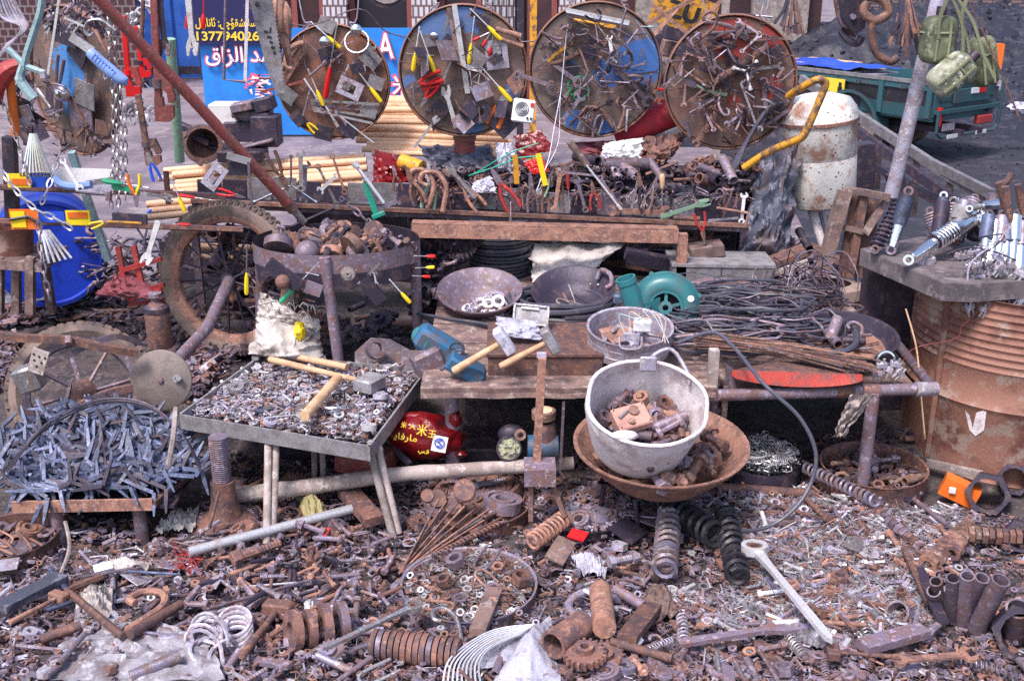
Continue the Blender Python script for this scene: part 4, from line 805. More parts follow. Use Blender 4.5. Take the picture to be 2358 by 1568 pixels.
for u,v,u1,v1,yy in((748,592,780,835,BC.y-rx*.79),(955,560,962,760,BC.y),(600,560,600,740,BC.y+.1)):
 part(hr,'leg',MB().cyl(at(u,v,yy),at(u1,v1,yy+.02),.020,n=14),'iron')
for k in range(26):
 a=random.uniform(0,6.28);rr=rx*math.sqrt(random.random())*.82;p=ringpt(a,.0,rr);s_=random.uniform(.025,.042);c_=random.choice(['iron','rust','dark','rustl','hide'])
 if k%3==0:solo('iron_ball',MB().blob(p+V((0,0,s_)),s_,s_*random.uniform(.6,1),s_*random.uniform(.6,1),random.choice([.02,.3,.5]),nu=18,nv=12,seed=k),c_,'round iron ball lying in the drum ring','ball','iron balls in the drum ring')
 else:
  d_=V((random.uniform(-1,1),random.uniform(-1.6,.2),random.uniform(.2,1))).normalized();solo('iron_disc',MB().cyl(p+V((0,0,.03)),p+V((0,0,.03))+d_*random.uniform(.015,.035),s_,n=20),c_,'thick iron disc or bush heaped in the drum ring','disc','iron discs in the drum ring')
for(u,v,r_,m_,lb)in((640,572,32,'iron','flat grooved iron lid at the left of the drum ring'),(762,596,27,'rustl','yellow-brown round weight at the front of the drum ring'),(805,572,30,'hide','orange-rusty wheel hub standing on edge in the drum ring')):
 p=at(u,v,BC.y-rx*.5);s_=r_*px(BC.y,v);solo('iron_weight',MB().cyl(p,p+V((.02 if u>790 else 0,.02,.02 if u<700 else.012)).normalized()*.03,s_,n=26),m_,lb,'weight')
solo('iron_ball',MB().blob(at(707,583,BC.y-rx*.55),.045,.045,.045,.02),'iron','largest dull iron ball at the front of the drum ring','ball')
# ---- vise castings ----
vz=thing('bench_vise','dark cast iron vise body lying on its side beside the blue machine','vise',at(930,860,3.75))
part(vz,'body',MB().prism([(-.16,-.05),(.0,-.06),(.10,-.05),(.17,0),(.12,.05),(.03,.045),(-.05,.075),(-.12,.07),(-.17,.01)],-.05,.05,Matrix.Translation(at(925,835,3.78))@Matrix.Rotation(R(62),4,'X')@Matrix.Rotation(R(-8),4,'Z')),'iron')
part(vz,'jaw',MB().box(at(985,832,3.42),(.10,.09,.09),Matrix.Rotation(R(-20),3,'Y')@Matrix.Rotation(R(20),3,'Z'),bev=.012),'iron')
part(vz,'bore',MB().ring(0,0,.036,.022,0,.03,20,Matrix.Translation(at(862,805,3.7))@Matrix.Rotation(R(60),4,'X')@Matrix.Rotation(R(25),4,'Y')),'iron')
bl=thing('blue_grinder','dusty blue bench tool lying on its side on the bench','grinder',at(1030,830,3.7))
RB=Matrix.Rotation(R(32),3,'Y')
part(bl,'body',MB().box(at(1012,795,3.46),(.17,.10,.075),RB,bev=.015),'blueb');part(bl,'base',MB().box(at(1072,846,3.32),(.13,.10,.05),RB,bev=.008),'blueb')
part(bl,'motor',MB().cyl(at(968,772,3.52),at(1000,800,3.42),.034,n=22),'tealb');kn=part(bl,'hand_wheel',MB().ring(0,0,.026,.019,0,.014,22,Matrix.Translation(at(1052,806,3.36))@Matrix.Rotation(R(70),4,'X')),'black')
sub(kn,'spoke',MB().cyl(at(1043,806,3.355),at(1061,806,3.355),.003,n=5).cyl(at(1052,797,3.355),at(1052,815,3.355),.003,n=5),'grey')
part(bl,'rod',MB().cyl(at(1015,852,3.28),at(1060,812,3.34),.006,n=8),'iron')
# ---- woks ----
def tdish(name,label,cat,u,v,y,ru,h,m,tilt,**k):return dish(name,label,cat,at(u,v,y),ru*px(y,v),h,m,tilt=tilt,**k)
wk1,WM1=tdish('iron_wok','brown iron wok holding washers and rings, left of the two','wok',1105,712,4.0,93,.085,'iron',R(15),flare=.55)
wk2,WM2=tdish('iron_wok','black iron wok with one loop handle leaning on the cable coil','wok',1322,706,4.0,92,.08,'dark',R(17),tz=R(-14),flare=.55)
part(wk2,'handle',MB().tube(curve([at(1375,642,4.05),at(1385,622,4.05),at(1405,632,4.0),at(1408,655,3.98),at(1395,662,3.98)],5),.009,8),'iron')
for k in range(2):qq=WM2@V((.05+.03*k,.085,.05));part(wk2,'rivet',MB().blob(qq,.006,.006,.006,0,nu=8,nv=6),'steel')
rk=thing('wire_ring_stack','tall stack of black wire rings under the rusty beam','coil',at(1150,640,4.5));q=at(1150,648,4.5)
for k in range(18):
 r_=.135+.006*random.uniform(-1,1);part(rk,'ring',MB().ring(random.uniform(-.004,.004),random.uniform(-.004,.004),r_,r_-.05,0,.010,32,Matrix.Translation(q+V((0,0,.004+k*.0158)))),'cable')
def coil(name,label,c,r,n,rt,m,sq=.85,cat='coil',jit=.02,h=.012,group=None):
 pts=[]
 for i in range(n*20):
  a=2*math.pi*i/20;k=i/20;rr=r*(1+jit*noise.noise(V((k*1.3,a*.3,1)))*4-.35*((k*.37)%1));pts.append(c+V((rr*math.cos(a),rr*math.sin(a)*sq,h*(k*.6)+.01+.008*noise.noise(V((a*1.1,k,4))))))
 return solo(name,MB().tube(pts,rt,7),m,label,cat,group)
coil('rubber_cable_coil','thick black rubber cable coiled beneath the black wok',at(1300,715,3.98),.21,7,.011,'cable')
# ---- teal blower ----
by=3.72;bc=at(1532,707,by);fn_=V((-.12,-1,.22)).normalized();FM=Matrix.Translation(bc)@fn_.to_track_quat('Z','Y').to_matrix().to_4x4();rb_=78*px(by,707)
bw_=thing('forge_blower','teal green snail-shaped forge blower with round vented face','blower',bc+V((0,0,-rb_)))
part(bw_,'housing',MB().lathe([(rb_*.46,.030),(rb_*.55,.036),(rb_*.8,.032),(rb_*.95,.018),(rb_,0),(rb_,-.03),(rb_*1.04,-.031),(rb_*1.04,-.038),(rb_*.95,-.06),(rb_*.5,-.08),(.001,-.08)],56,FM),'tealb')
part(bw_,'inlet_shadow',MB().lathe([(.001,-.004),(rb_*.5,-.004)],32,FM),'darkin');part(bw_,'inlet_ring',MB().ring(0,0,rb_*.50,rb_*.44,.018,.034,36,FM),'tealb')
gr=part(bw_,'centre_boss',MB().ring(0,0,rb_*.20,rb_*.09,.016,.030,24,FM),'tealb')
for k in range(5):
 a=2*math.pi*k/5+.3;sub(gr,'spoke',MB().box(FM@V((rb_*.32*math.cos(a),rb_*.32*math.sin(a),.022)),(rb_*.28,.011,.008),FM.to_3x3()@Matrix.Rotation(a,3,'Z')),'tealb')
for a in(115,20,-20,200):qq=FM@V((rb_*1.04*math.cos(R(a)),rb_*1.04*math.sin(R(a)),-.034));part(bw_,'lug',MB().cyl(qq-fn_*.006,qq+fn_*.008,.009,n=10),'tealb')
o1,o2=at(1440,640,by-.02),at(1466,722,by-.02);ot=part(bw_,'outlet',MB().lathe([(.030,0),(.036,0),(.036,.02),(.033,.022),(.033,(o2-o1).length),(.03,(o2-o1).length)],24,Matrix.Translation(o1)@(o2-o1).to_track_quat('Z','Y').to_matrix().to_4x4(),closed=True),'tealb')
part(bw_,'throat',MB().prism([(-.02,-.04),(.06,-.055),(.06,.05),(-.02,.02)],-.025,.025,Matrix.Translation(at(1478,712,by))@Matrix.Rotation(R(90),4,'X')),'tealb');part(bw_,'foot',MB().box(at(1425,688,by),(.04,.03,.035),bev=.006),'blueb')
part(bw_,'sticker',MB().cyl(FM@V((rb_*.72,rb_*.30,.033)),FM@V((rb_*.72,rb_*.30,.036)),.012,n=12),'white')
# ---- galvanised basin, boxes ----
gb,GM=tdish('galvanised_basin','round galvanised basin with side grip on the boxes','basin',1448,805,3.42,96,.085,'zinc',R(8),flare=.96,lip=.006)
p=at(1452,783,3.42-98*px(3.42));part(gb,'grip',MB().tube(curve([p+V(q_)for q_ in((-.035,0,.012),(-.032,-.01,-.02),(0,-.014,-.026),(.032,-.01,-.02),(.035,0,.012))],4),.004,6),'zinc');part(gb,'grip_plate',MB().box(p+V((0,-.002,.01)),(.055,.006,.022)),'zinc')
for k in(.3,.62):part(gb,'ridge',MB().lathe([(96*px(3.42)*(.965+.03*k),.085*k),(96*px(3.42)*(.985+.03*k),.085*k+.003),(96*px(3.42)*(.965+.03*k),.085*k+.006)],40,GM),'zinc')
def crate(name,label,u0,u1,vt,vb,y,dep,m,lidm=None,cat='box',rz=0.0):
 a,b_=at(u0,vb,y),at(u1,vb,y);h_=at((u0+u1)/2,vt,y).z-a.z;c=(a+b_)/2+V((0,dep/2,h_/2));w_=(b_-a).length
 root=thing(name,label,cat,(a+b_)/2);RR=Matrix.Rotation(rz,3,'Z')
 part(root,'body',MB().box(c,(w_,dep,h_),RR,bev=.006),m);
 if lidm:part(root,'lid',MB().box(c+V((0,0,h_/2+.006)),(w_+.012,dep+.012,.016),RR,bev=.004),lidm)
 return root,c,w_,h_
bx1,*_=crate('brown_box','brown sheet metal box with hammers resting on its lid',1124,1388,822,888,3.32,.30,'rust','rust')
wb=thing('wooden_tray_box','shallow open wooden box under the galvanised basin','box',at(1520,900,3.3))
for a_,d_ in((at(1520,888,3.30),(.36,.014,.07)),(at(1520,888,3.60),(.36,.014,.07)),(at(1391,888,3.45),(.014,.3,.07)),(at(1650,880,3.45),(.018,.32,.12))):part(wb,'board',MB().box(a_,d_),'woodd')
part(wb,'base',MB().box(at(1520,888,3.45)+V((0,0,-.03)),(.36,.3,.012)),'woodd');part(wb,'corner_post',MB().box(at(1641,862,3.25),(.03,.03,.17)),'woodg')
sb2=thing('steel_toolbox','long grey steel toolbox with drawer latch behind the blower','toolbox',at(1655,655,4.3))
c=at(1655,628,4.35);part(sb2,'body',MB().box(c,(.41,.2,.11),Matrix.Rotation(R(1),3,'Y'),bev=.004),'grey');part(sb2,'latch',MB().box(c+V((0,-.105,-.02)),(.085,.012,.03),bev=.003),'grey');part(sb2,'lid',MB().box(c+V((0,0,.058)),(.42,.21,.012),Matrix.Rotation(R(1),3,'Y')),'grey');part(sb2,'seam',MB().box(c+V((-.01,-.1015,0)),(.003,.003,.1)),'dark')
for i,(u,v,w_,h_,rz,m_)in enumerate(((1810,592,.16,.03,22,'rust'),(1815,610,.15,.03,20,'woodg'),(1500,600,.22,.05,-12,'dark'),(1625,575,.14,.05,8,'woodd'))):
 solo('scrap_block',MB().box(at(u,v,4.4),(w_,.10,h_),Matrix.Rotation(R(-rz),3,'Y'),bev=.004),m_,['rusty slab tilted right of the steel toolbox','cracked pale slab under the rusty slab by the toolbox','dark wedge of scrap left of the steel toolbox','brown lump of scrap behind the steel toolbox'][i],'block')
tn=thing('silver_tin','small silver hinged tin standing open on the brown box','tin',at(1222,750,3.55));RR=Matrix.Rotation(R(6),3,'Y')@Matrix.Rotation(R(-35),3,'X');c=at(1222,727,3.55)
part(tn,'tray',MB().box(c,(.115,.008,.062),RR),'grey');
for d_,z in(((.12,.02,.006),.033),((.12,.02,.006),-.033)):part(tn,'rim',MB().box(c+RR@V((0,-.004,z)),d_,RR),'steel')
for x in(-.058,.058):part(tn,'rim',MB().box(c+RR@V((x,-.004,0)),(.006,.02,.066),RR),'steel')
part(tn,'bar',MB().box(c+RR@V((-.005,-.012,.022)),(.06,.006,.006),RR),'white')
cloth('plastic_bag',((1140,728),(1240,740),(1245,785),(1150,772)),3.4,3.5,'bag','clear plastic bag wrapped round the left hammer head','bag',amp=.015,th=.03,seed=71)
T('hammers',1045,842,1170,768,3.30,['wood','bag'],'hammer with pale handle and bagged head, left one on the brown box',flip=1,off=.03,w=1.5)
T('hammers',1152,832,1275,768,3.26,['wood','grey'],'sledge hammer with steel head, right one on the brown box',off=.03,w=1.5)
# ---- aluminium pot in rusty basin on a stand ----
BY=2.98;bq=at(1517,1120,BY);rbn=200*px(BY,1050)
rb2,RM2=dish('rusty_basin','wide rusty enamel basin of large bolts on an iron stand','basin',at(1517,1094,BY+.06),rbn*.985,.115,'rustl',tilt=R(4),flare=.62,lip=.012,n=56)
p=at(1490,1100,BY+.06);pM=Matrix.Translation(at(1470,1022,BY-.01))@Matrix.Rotation(R(3),4,'Y')@Matrix.Rotation(R(27),4,'X')
pr_=135*px(BY,950);hh=.195
pot=thing('aluminium_pot','deep dented aluminium pot of rusty bolts with the pink switch box','pot',at(1486,1040,BY))
part(pot,'body',MB().grid(lambda i,j:(lambda a,t:pM@V(((.78+.22*min(1,t*1.3)**.8)*pr_*math.cos(a)*(1+.035*noise.noise(V((math.cos(a)*2,math.sin(a)*2,t)))),(.78+.22*min(1,t*1.3)**.8)*pr_*math.sin(a)*.93,hh*t)))(2*math.pi*i,j),60,14,True),'alu')
part(pot,'lining',MB().grid(lambda i,j:(lambda a,t:pM@V(((.76+.22*min(1,t*1.3)**.8)*pr_*math.cos(a),(.76+.22*min(1,t*1.3)**.8)*pr_*math.sin(a)*.93,hh*t*.997+.004)))(-2*math.pi*i,j),60,14,True),'alu')
part(pot,'lip',MB().tube([pM@V((pr_*(.99+.02*math.sin(a*.9))*math.cos(a*.1571),pr_*.99*.93*math.sin(a*.1571),hh+.004*math.sin(a*.47)))for a in range(40)],.006,7,closed=True),'alu')
part(pot,'base',MB().add([pM@V((pr_*.74*math.cos(a*.262),pr_*.69*math.sin(a*.262),.012))for a in range(24)],[tuple(range(24))]),'dark')
part(pot,'handle',MB().tube(curve([pM@V((x,y_,z))for x,y_,z in((.01,.14,hh-.0),(.03,.175,hh+.01),(.08,.18,hh+.03),(.125,.12,hh),(.13,.09,hh-.02))],5),.006,7),'zinc');part(pot,'handle_clamp',MB().box(pM@V((.01,.138,hh+.01)),(.05,.012,.045),bev=.004),'zinc');part(pot,'handle_clamp',MB().blob(pM@V((-.07,-.125,hh-.0)),.038,.02,.014,.1),'alu')
POT=(pM,pr_,hh);BAS=(RM2,rbn)
sbx=thing('switch_box','pinkish painted switch box with round knobs on top of the bolts','box',pM@V((-.03,0,.12)))
SM=pM@Matrix.Translation((-.040,-.015,.135))@Matrix.Rotation(R(22),4,'Z')@Matrix.Rotation(R(6),4,'X');S3=SM.to_3x3()
part(sbx,'case',MB().box(SM.translation,(.105,.075,.035),S3,bev=.004),'pinkm')
for x,y_,r_ in((.01,.012,.015),(-.01,-.020,.010)):part(sbx,'knob',MB().cyl(SM@V((x,y_,.016)),SM@V((x,y_,.026)),r_,n=18),'hide')
part(sbx,'lever',MB().cyl(SM@V((-.04,.0,.022)),SM@V((-.008,.018,.022)),.005,n=8),'grey')
for x in(-.045,.045):
 for y_ in(-.03,.03):part(sbx,'screw',MB().cyl(SM@V((x,y_,.0175)),SM@V((x,y_,.0195)),.0025,n=6),'dark')
sb3=thing('basin_stand','ribbed iron rod stand carrying the rusty basin','stand',ong(1500,1240))
for u,v,u1,v1 in((1462,1150,1472,1240),(1560,1150,1555,1210),(1390,1120,1380,1190)):
 a_,b2=at(u,v,BY+.05),ong(u1,v1);N_=26;part(sb3,'leg',MB().tube([a_.lerp(b2,i/N_)for i in range(N_+1)],[.009 if i%2 else.0075 for i in range(N_+1)],7),'dark')
 # ---- upright with valve ----
uv=thing('iron_upright','flat iron upright with a shallow rusty box at its foot','upright',at(1242,1100,3.0))
part(uv,'strip',MB().box((at(1247,820,3.05)+at(1237,1068,3.0))/2,(.024,.012,(at(1247,820,3.05)-at(1237,1068,3.0)).length),Matrix.Rotation(R(2.3),3,'Y')),'rustl');part(uv,'tab',MB().box(at(1247,817,3.04),(.028,.02,.012)),'zinc')
part(uv,'box',MB().box(at(1243,1086,3.0),(.095,.09,.055)),'iron');part(uv,'back_strip',MB().tube([at(1298,925,3.15),at(1290,1080,3.1)],.006,4),'iron')
part(uv,'leg',MB().tube([at(1222,1105,3.0),at(1222,1200,2.96)],.010,4),'rust');part(uv,'leg',MB().tube([at(1270,1105,3.0),at(1300,1190,2.96)],.010,4),'rust')
vl=thing('water_valve','brass-capped valve body with a blue lower barrel behind the upright','valve',at(1250,1060,3.12))
part(vl,'cap',MB().cyl(at(1252,962,3.16),at(1252,945,3.16),.038,n=24),'hide');part(vl,'glass',MB().cyl(at(1252,944.5,3.16),at(1252,943,3.16),.028,n=20),'woodl');part(vl,'body',MB().lathe([(.03,0),(.042,.01),(.035,.05),(.03,.08)],20,Matrix.Translation(at(1255,1022,3.16))),'rust');part(vl,'barrel',MB().cyl(at(1215,1030,3.15),at(1285,1030,3.15),.040,n=22),'blueb')
part(vl,'foot',MB().cyl(at(1255,1075,3.16),at(1255,1030,3.16),.032,n=16),'blueb')
lm=thing('oval_lamp','round lamp unit with mottled mirrored face lying beside the blue valve','lamp',at(1175,1055,3.2));LMx=Matrix.Translation(at(1172,1032,3.2))@V((0,-1,.3)).to_track_quat('Z','Y').to_matrix().to_4x4()
M['mottle']=mat('mottled_mirror',(.55,.55,.36),(.06,.05,.07),.5,sc=70,rough=.2,metal=.4,c3=(.35,.30,.12))
part(lm,'face',MB().lathe([(.001,.004),(.036,.003)],28,LMx),'mottle');part(lm,'rim',MB().ring(0,0,.041,.036,-.01,.008,28,LMx),'dark');part(lm,'housing',MB().blob(at(1178,1000,3.26),.045,.03,.035,.05),'dark')
part(lm,'connector',MB().ring(0,0,.018,.009,0,.02,14,Matrix.Translation(at(1198,1000,3.14))@Matrix.Rotation(R(70),4,'X')),'hide')
# ---- red rice bag ----
rbg=thing('rice_bag','glossy dark red rice bag with yellow lettering under the bench','bag',at(980,1050,3.3))
RC=at(978,1003,3.32)
def bagfn(i,j):
 th=i*2*math.pi;ph=-math.pi/2+j*math.pi;d=V((math.cos(th)*math.cos(ph),math.sin(th)*math.cos(ph),math.sin(ph)));k=1+.16*noise.noise(d*2.2+V((3,0,0)))+.07*noise.noise(d*6)
 return RC+V((d.x*.125*k,d.y*.07*k,d.z*.078*k-.012*d.x))
part(rbg,'bag',MB().grid(bagfn,44,26,True),'redf')
part(rbg,'knot',MB().blob(at(1048,965,3.3),.022,.02,.028,.3,nu=14,nv=10),'redf');part(rbg,'knot',MB().blob(at(1060,1045,3.3),.02,.015,.012,.3,nu=14,nv=10),'redf')
for s_,u,v,w_,h_ in(('米',972,990,.034,.038),('人',950,982,.024,.018),('米',930,978,.018,.02),('王',995,999,.026,.024),(AR(0xFEE3,0xFE8E,0xFEAD,0xFED3,0xFE8E,0xFEF3),934,1008,.075,.028),(AR(0xFED5,0xFEF2),975,1040,.036,.018)):
 q=at(u,v,3.232);text(rbg,'lettering',s_,q,w_,h_,'signy',rot=Matrix.Rotation(R(10),3,'Y')@Matrix.Rotation(R(74),3,'X'),bold=.01)
lb=part(rbg,'white_label',MB().box(at(1012,1022,3.235),(.048,.002,.052),Matrix.Rotation(R(12),3,'Y')@Matrix.Rotation(R(-14),3,'X')),'signw');LBM=Matrix.Translation(at(1012,1020,3.231))@Matrix.Rotation(R(76),4,'X')
sub(lb,'round_mark',MB().ring(0,0,.017,.0135,0,.001,24,LBM).tube([LBM@V((x,y_,.001))for x,y_ in((.008,.008),(0,.011),(-.008,.006),(0,0),(.008,-.006),(0,-.011),(-.008,-.008))],.002,4),'blue')
solo('pink_brick',MB().box(at(842,1058,3.3),(.17,.12,.085),Matrix.Rotation(R(-24),3,'Z')@Matrix.Rotation(R(6),3,'Y'),bev=.004),'maroon','pinkish box lying under the nut tray left of the rice bag','box')
solo('crank_handle',MB().tube(curve([at(880,1010,3.35),at(905,1020,3.33),at(925,1050,3.28),at(945,1070,3.25)],4),.013,8),'dark','bent dark crank beside the red rice bag','crank')
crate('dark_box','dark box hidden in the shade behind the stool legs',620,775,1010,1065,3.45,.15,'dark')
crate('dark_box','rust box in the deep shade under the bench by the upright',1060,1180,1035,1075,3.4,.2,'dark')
# ---- L-spike heap on iron tray ----
sp=thing('spike_tray','rusty iron tray table carrying the heap of blue-grey spikes','table',ong(190,1260));SZ=at(190,1165,2.95).z
a_,b2=at(28,1168,2.95),at(352,1160,2.95)
part(sp,'front_edge',MB().box((a_+b2)/2,((b2-a_).length,.008,.038),Matrix.Rotation(R(-1.3),3,'Y')),'rustl');part(sp,'side_edge',MB().tube([b2+V((0,0,0)),b2+V((.10,.34,0))],.014,4),'rust');part(sp,'side_edge',MB().tube([a_,a_+V((-.02,.34,0))],.014,4),'rust')
part(sp,'top',MB().box((a_+b2)/2+V((.03,.18,-.01)),((b2-a_).length+.06,.34,.01)),'dark')
for u,v,r_,yy in((130,1310,.021,2.98),(320,1310,.020,2.98),(210,1220,.022,3.25),(385,1240,.02,3.25)):q=at(u,1178,yy);part(sp,'leg',MB().cyl(V((q.x,yy,0)),V((q.x,yy,SZ-.015)),r_,n=14),'iron')
# ---- right: slab table on a rusty drum ----
DX=at(2318,900,3.72).x;dr=thing('rusty_drum','large rusty ribbed oil drum standing under the slab at right','drum',(DX,3.68,0));DR=DX-at(2100,800,3.72).x;DH=at(2250,672,3.5).z
pf_=[(.001,0),(DR,0),(DR+.008,.01),(DR,.02)]
rbz=[DH-.02-(k+.5)*.026 for k in range(9)][::-1];pf_+=[(DR,.26),(DR+.010,.275),(DR,.29)]
for z in rbz:pf_+=[(DR-.001,z-.010),(DR+.005,z),(DR-.001,z+.010)]
pf_+=[(DR,DH-.01),(DR+.008,DH),(DR,DH)]
part(dr,'shell',MB().lathe([q for q in pf_ if q[0]<.01 or True],72,Matrix.Translation((DX,3.68,0))),'drum')
part(dr,'split_seam',MB().tube([V((DX-DR*.93,3.68-DR*.42,.03)),V((DX-DR*.93,3.68-DR*.42,DH-.03))],.012,4),'drum')
lh=MB();
for ps_ in([(2226,950),(2236,1000),(2262,985),(2268,940)],):
 pts=[]
 for u,v in[(2222,945),(2232,955),(2240,985),(2248,950),(2272,942),(2266,990),(2246,1004),(2232,990)]:
  d=ray(u,v);o=CP-V((DX,3.68,CAMH));A=d.x**2+d.y**2;B_=2*(o.x*d.x+o.y*d.y);C_=o.x**2+o.y**2-(DR+.004)**2;t=(-B_-math.sqrt(max(0,B_*B_-4*A*C_)))/(2*A);pts.append(CP+d*t)
 lh.add(pts,[tuple(range(len(pts)))])
part(dr,'paint_mark',lh,'alu',smooth=0)
sh=thing('slab_table','thick grey wooden slab table top carrying the shock absorbers','table',at(2200,600,3.7));sz=DH+.035
cc=[onz(1982,573,sz+.03),onz(2172,652,sz+.03),onz(2240,655,sz+.03),onz(2470,640,sz+.03),onz(2470,560,sz+.03),onz(2120,545,sz+.03)]
part(sh,'slab',MB().prism([(q.x,q.y)for q in cc],sz-.03,sz+.03),'slabm')
SLZ=sz+.032
part(sh,'leg',MB().box((onz(2030,575,sz).x,onz(2030,575,sz).y,sz/2-.02),(.10,.07,sz-.04)),'dark');part(sh,'leg',MB().box((onz(2080,590,sz).x+.05,onz(2080,590,sz).y+.05,sz/2-.02),(.16,.03,sz-.04)),'dark')
# ---- white tank and yellow pipe ----
ta=thing('white_tank','chipped white enamelled tank with domed lid on thin legs','tank',at(1870,470,4.85));q=at(1885,478,4.85);s_=px(4.85,380);TM=Matrix.Translation(q)@Matrix.Rotation(R(-6),4,'Y')
part(ta,'body',MB().lathe([(.001,0),(50*s_,2*s_),(78*s_,14*s_),(84*s_,40*s_),(86*s_,120*s_),(85*s_,122*s_),(86*s_,124*s_),(88*s_,205*s_)],48,TM),'tank')
part(ta,'lid',MB().lathe([(90*s_,203*s_),(90*s_,208*s_),(86*s_,230*s_),(72*s_,250*s_),(40*s_,260*s_),(.001,263*s_)],48,TM),'tank');part(ta,'lid_band',MB().lathe([(89*s_,199*s_),(91.5*s_,200*s_),(91.5*s_,207*s_),(89*s_,208*s_)],48,TM),'rust')
part(ta,'leg',MB().cyl(at(1868,478,4.8),at(1908,610,4.7),.022,.018,n=10),'alu');part(ta,'leg',MB().cyl(at(1890,478,4.88),at(1915,590,4.85),.016,n=8),'alu')
solo('yellow_pipe',MB().tube(curve([at(1712,388,4.62),at(1770,350,4.58),at(1828,326,4.52),at(1848,316,4.5),at(1862,290,4.5),at(1898,205,4.5),at(1898,188,4.5),at(1880,185,4.5),at(1840,206,4.55),at(1815,222,4.6)],5),.0155,10),'yellp','bent yellow pipe with chipped paint in front of the white tank','pipe')
# ---- big wire hanks under disc five ----
for k in range(7):
 e=k*5;solo('rubber_hose',MB().tube(curve([at(1480+e,395-e,4.72),at(1520+e,440-e*.5,4.7),at(1590+e,455-e,4.66),at(1660+e,420-e,4.64),at(1705+e*.6,350-e,4.66),at(1745+e,290-e*1.5,4.72-.004*k),at(1800+e,240,4.9)],6),.008,6),'cable','black hose looped under the fifth disc, %s of seven counting from below'%['first','second','third','fourth','fifth','sixth','seventh'][k],'hose','hoses looped under the fifth disc')
 # ---- ladder frame ----
lf=thing('ladder_frame','long grey steel ladder frame leaning down behind the pole','ladder',at(2060,330,5.6))
def rail(u0,v0,y0_,u1,v1,y1_,w_,m='grey',nm='rail'):
 a,b_=at(u0,v0,y0_),at(u1,v1,y1_);d=b_-a;part(lf,nm,MB().box((a+b_)/2,(d.length,w_,w_*1.6),d.to_track_quat('X','Z').to_matrix()),m)
rail(1845,182,6.6,2275,462,5.0,.03);rail(2055,330,5.75,2285,448,4.95,.028);rail(1900,250,6.3,2250,500,4.95,.03,'dark');rail(1915,330,6.2,2170,470,5.2,.025,'dark')
for f in(.12,.3,.42,.62,.8):
 a=at(1845+430*f,190+280*f,6.55-1.6*f);part(lf,'rung',MB().tube([a,a+V((.02,0,-.30))],.018,4),'woodd')
part(lf,'rung',MB().tube([at(2285,445,4.95),at(2270,500,4.92)],.022,4),'iron')
for i,a in enumerate(((1985,330,1985,440,5.3,.07),(2060,400,2075,500,5.1,.05),(1950,300,1948,430,5.6,.05))):solo('dark_board',MB().tube([at(a[0],a[1],a[4]),at(a[2],a[3],a[4])],a[5],4),'dark',['wide dark board leaning behind the ladder frame by the tank','dark board behind the foot of the steel pole','narrow dark board right beside the white tank'][i],'board')
solo('steel_pole',MB().cyl(at(2168,-30,4.7),at(2052,452,4.75),.031,n=20),'zinc','tall galvanised pole leaning beside the canteens','pole')
wf=thing('wooden_cabinet','broken brown wooden cabinet frame leaning by the slab table','cabinet',at(1950,620,4.3))
for(u0,v0,u1,v1,w_,m_)in((1945,440,1895,620,.035,'woodd'),(1990,445,1955,640,.022,'rust'),(2040,460,1990,540,.02,'woodd'),(1945,435,2050,455,.018,'woodd'),(1930,520,1990,535,.014,'woodd')):part(wf,'board',MB().tube([at(u0,v0,4.35),at(u1,v1,4.3)],w_,4),m_)
part(wf,'panel',MB().add([at(1960,450,4.38),at(2030,462,4.38),at(2000,640,4.33),at(1925,640,4.33)],[(0,1,2,3)]),'rust')
# ---- red diagonal pipe ----
rpz=thing('red_diagonal_pipe','long dull red pipe slanting from top left down to the tool rack','pipe',at(560,360,3.95))
part(rpz,'pipe',MB().tube([at(210,-20,3.7),at(440,225,3.88),at(662,468,4.1)],[.0195,.020,.0195],16),'maroon');part(rpz,'sleeve',MB().cyl(at(655,460,4.1),at(676,484,4.12),.0225,n=14),'rust');part(rpz,'tip',MB().cyl(at(676,484,4.12),at(700,512,4.15),.015,n=12),'steel')
bk=thing('hanging_bracket','flat steel bracket hooked over the lower end of the red pipe','bracket',at(560,370,3.9));part(bk,'plate',MB().box(at(550,366,3.88),(.085,.015,.022),Matrix.Rotation(R(16),3,'Y')),'grey');part(bk,'web',MB().box(at(548,388,3.9),(.07,.01,.05)),'dark');part(bk,'rod',MB().box(at(576,425,3.87),(.009,.006,.16)),'iron')
solo('green_pole',MB().cyl(at(392,90,4.6),at(414,372,4.7),.021,n=12),'greenp','faded green pole standing behind the red pipe wrenches','pole')
RGM=Matrix.Translation(at(467,333,4.95))@V((.15,-1,.25)).to_track_quat('Z','Y').to_matrix().to_4x4()
cg=thing('cast_ring_pot','rusty cast iron pot lying on its side behind the diagonal pipe','pot',at(467,370,4.95));part(cg,'body',MB().lathe([(.001,-.10),(.055,-.10),(.072,-.05),(.078,.0),(.088,.0),(.088,.008),(.070,.010),(.066,-.04),(.05,-.085),(.001,-.085)],36,RGM),'rust')
for a in(40,150,260):qq=RGM@V((.088*math.cos(R(a)),.088*math.sin(R(a)),0));part(cg,'lug',MB().cyl(qq,qq+V((0,-.012,.004)),.012,n=8),'rust')
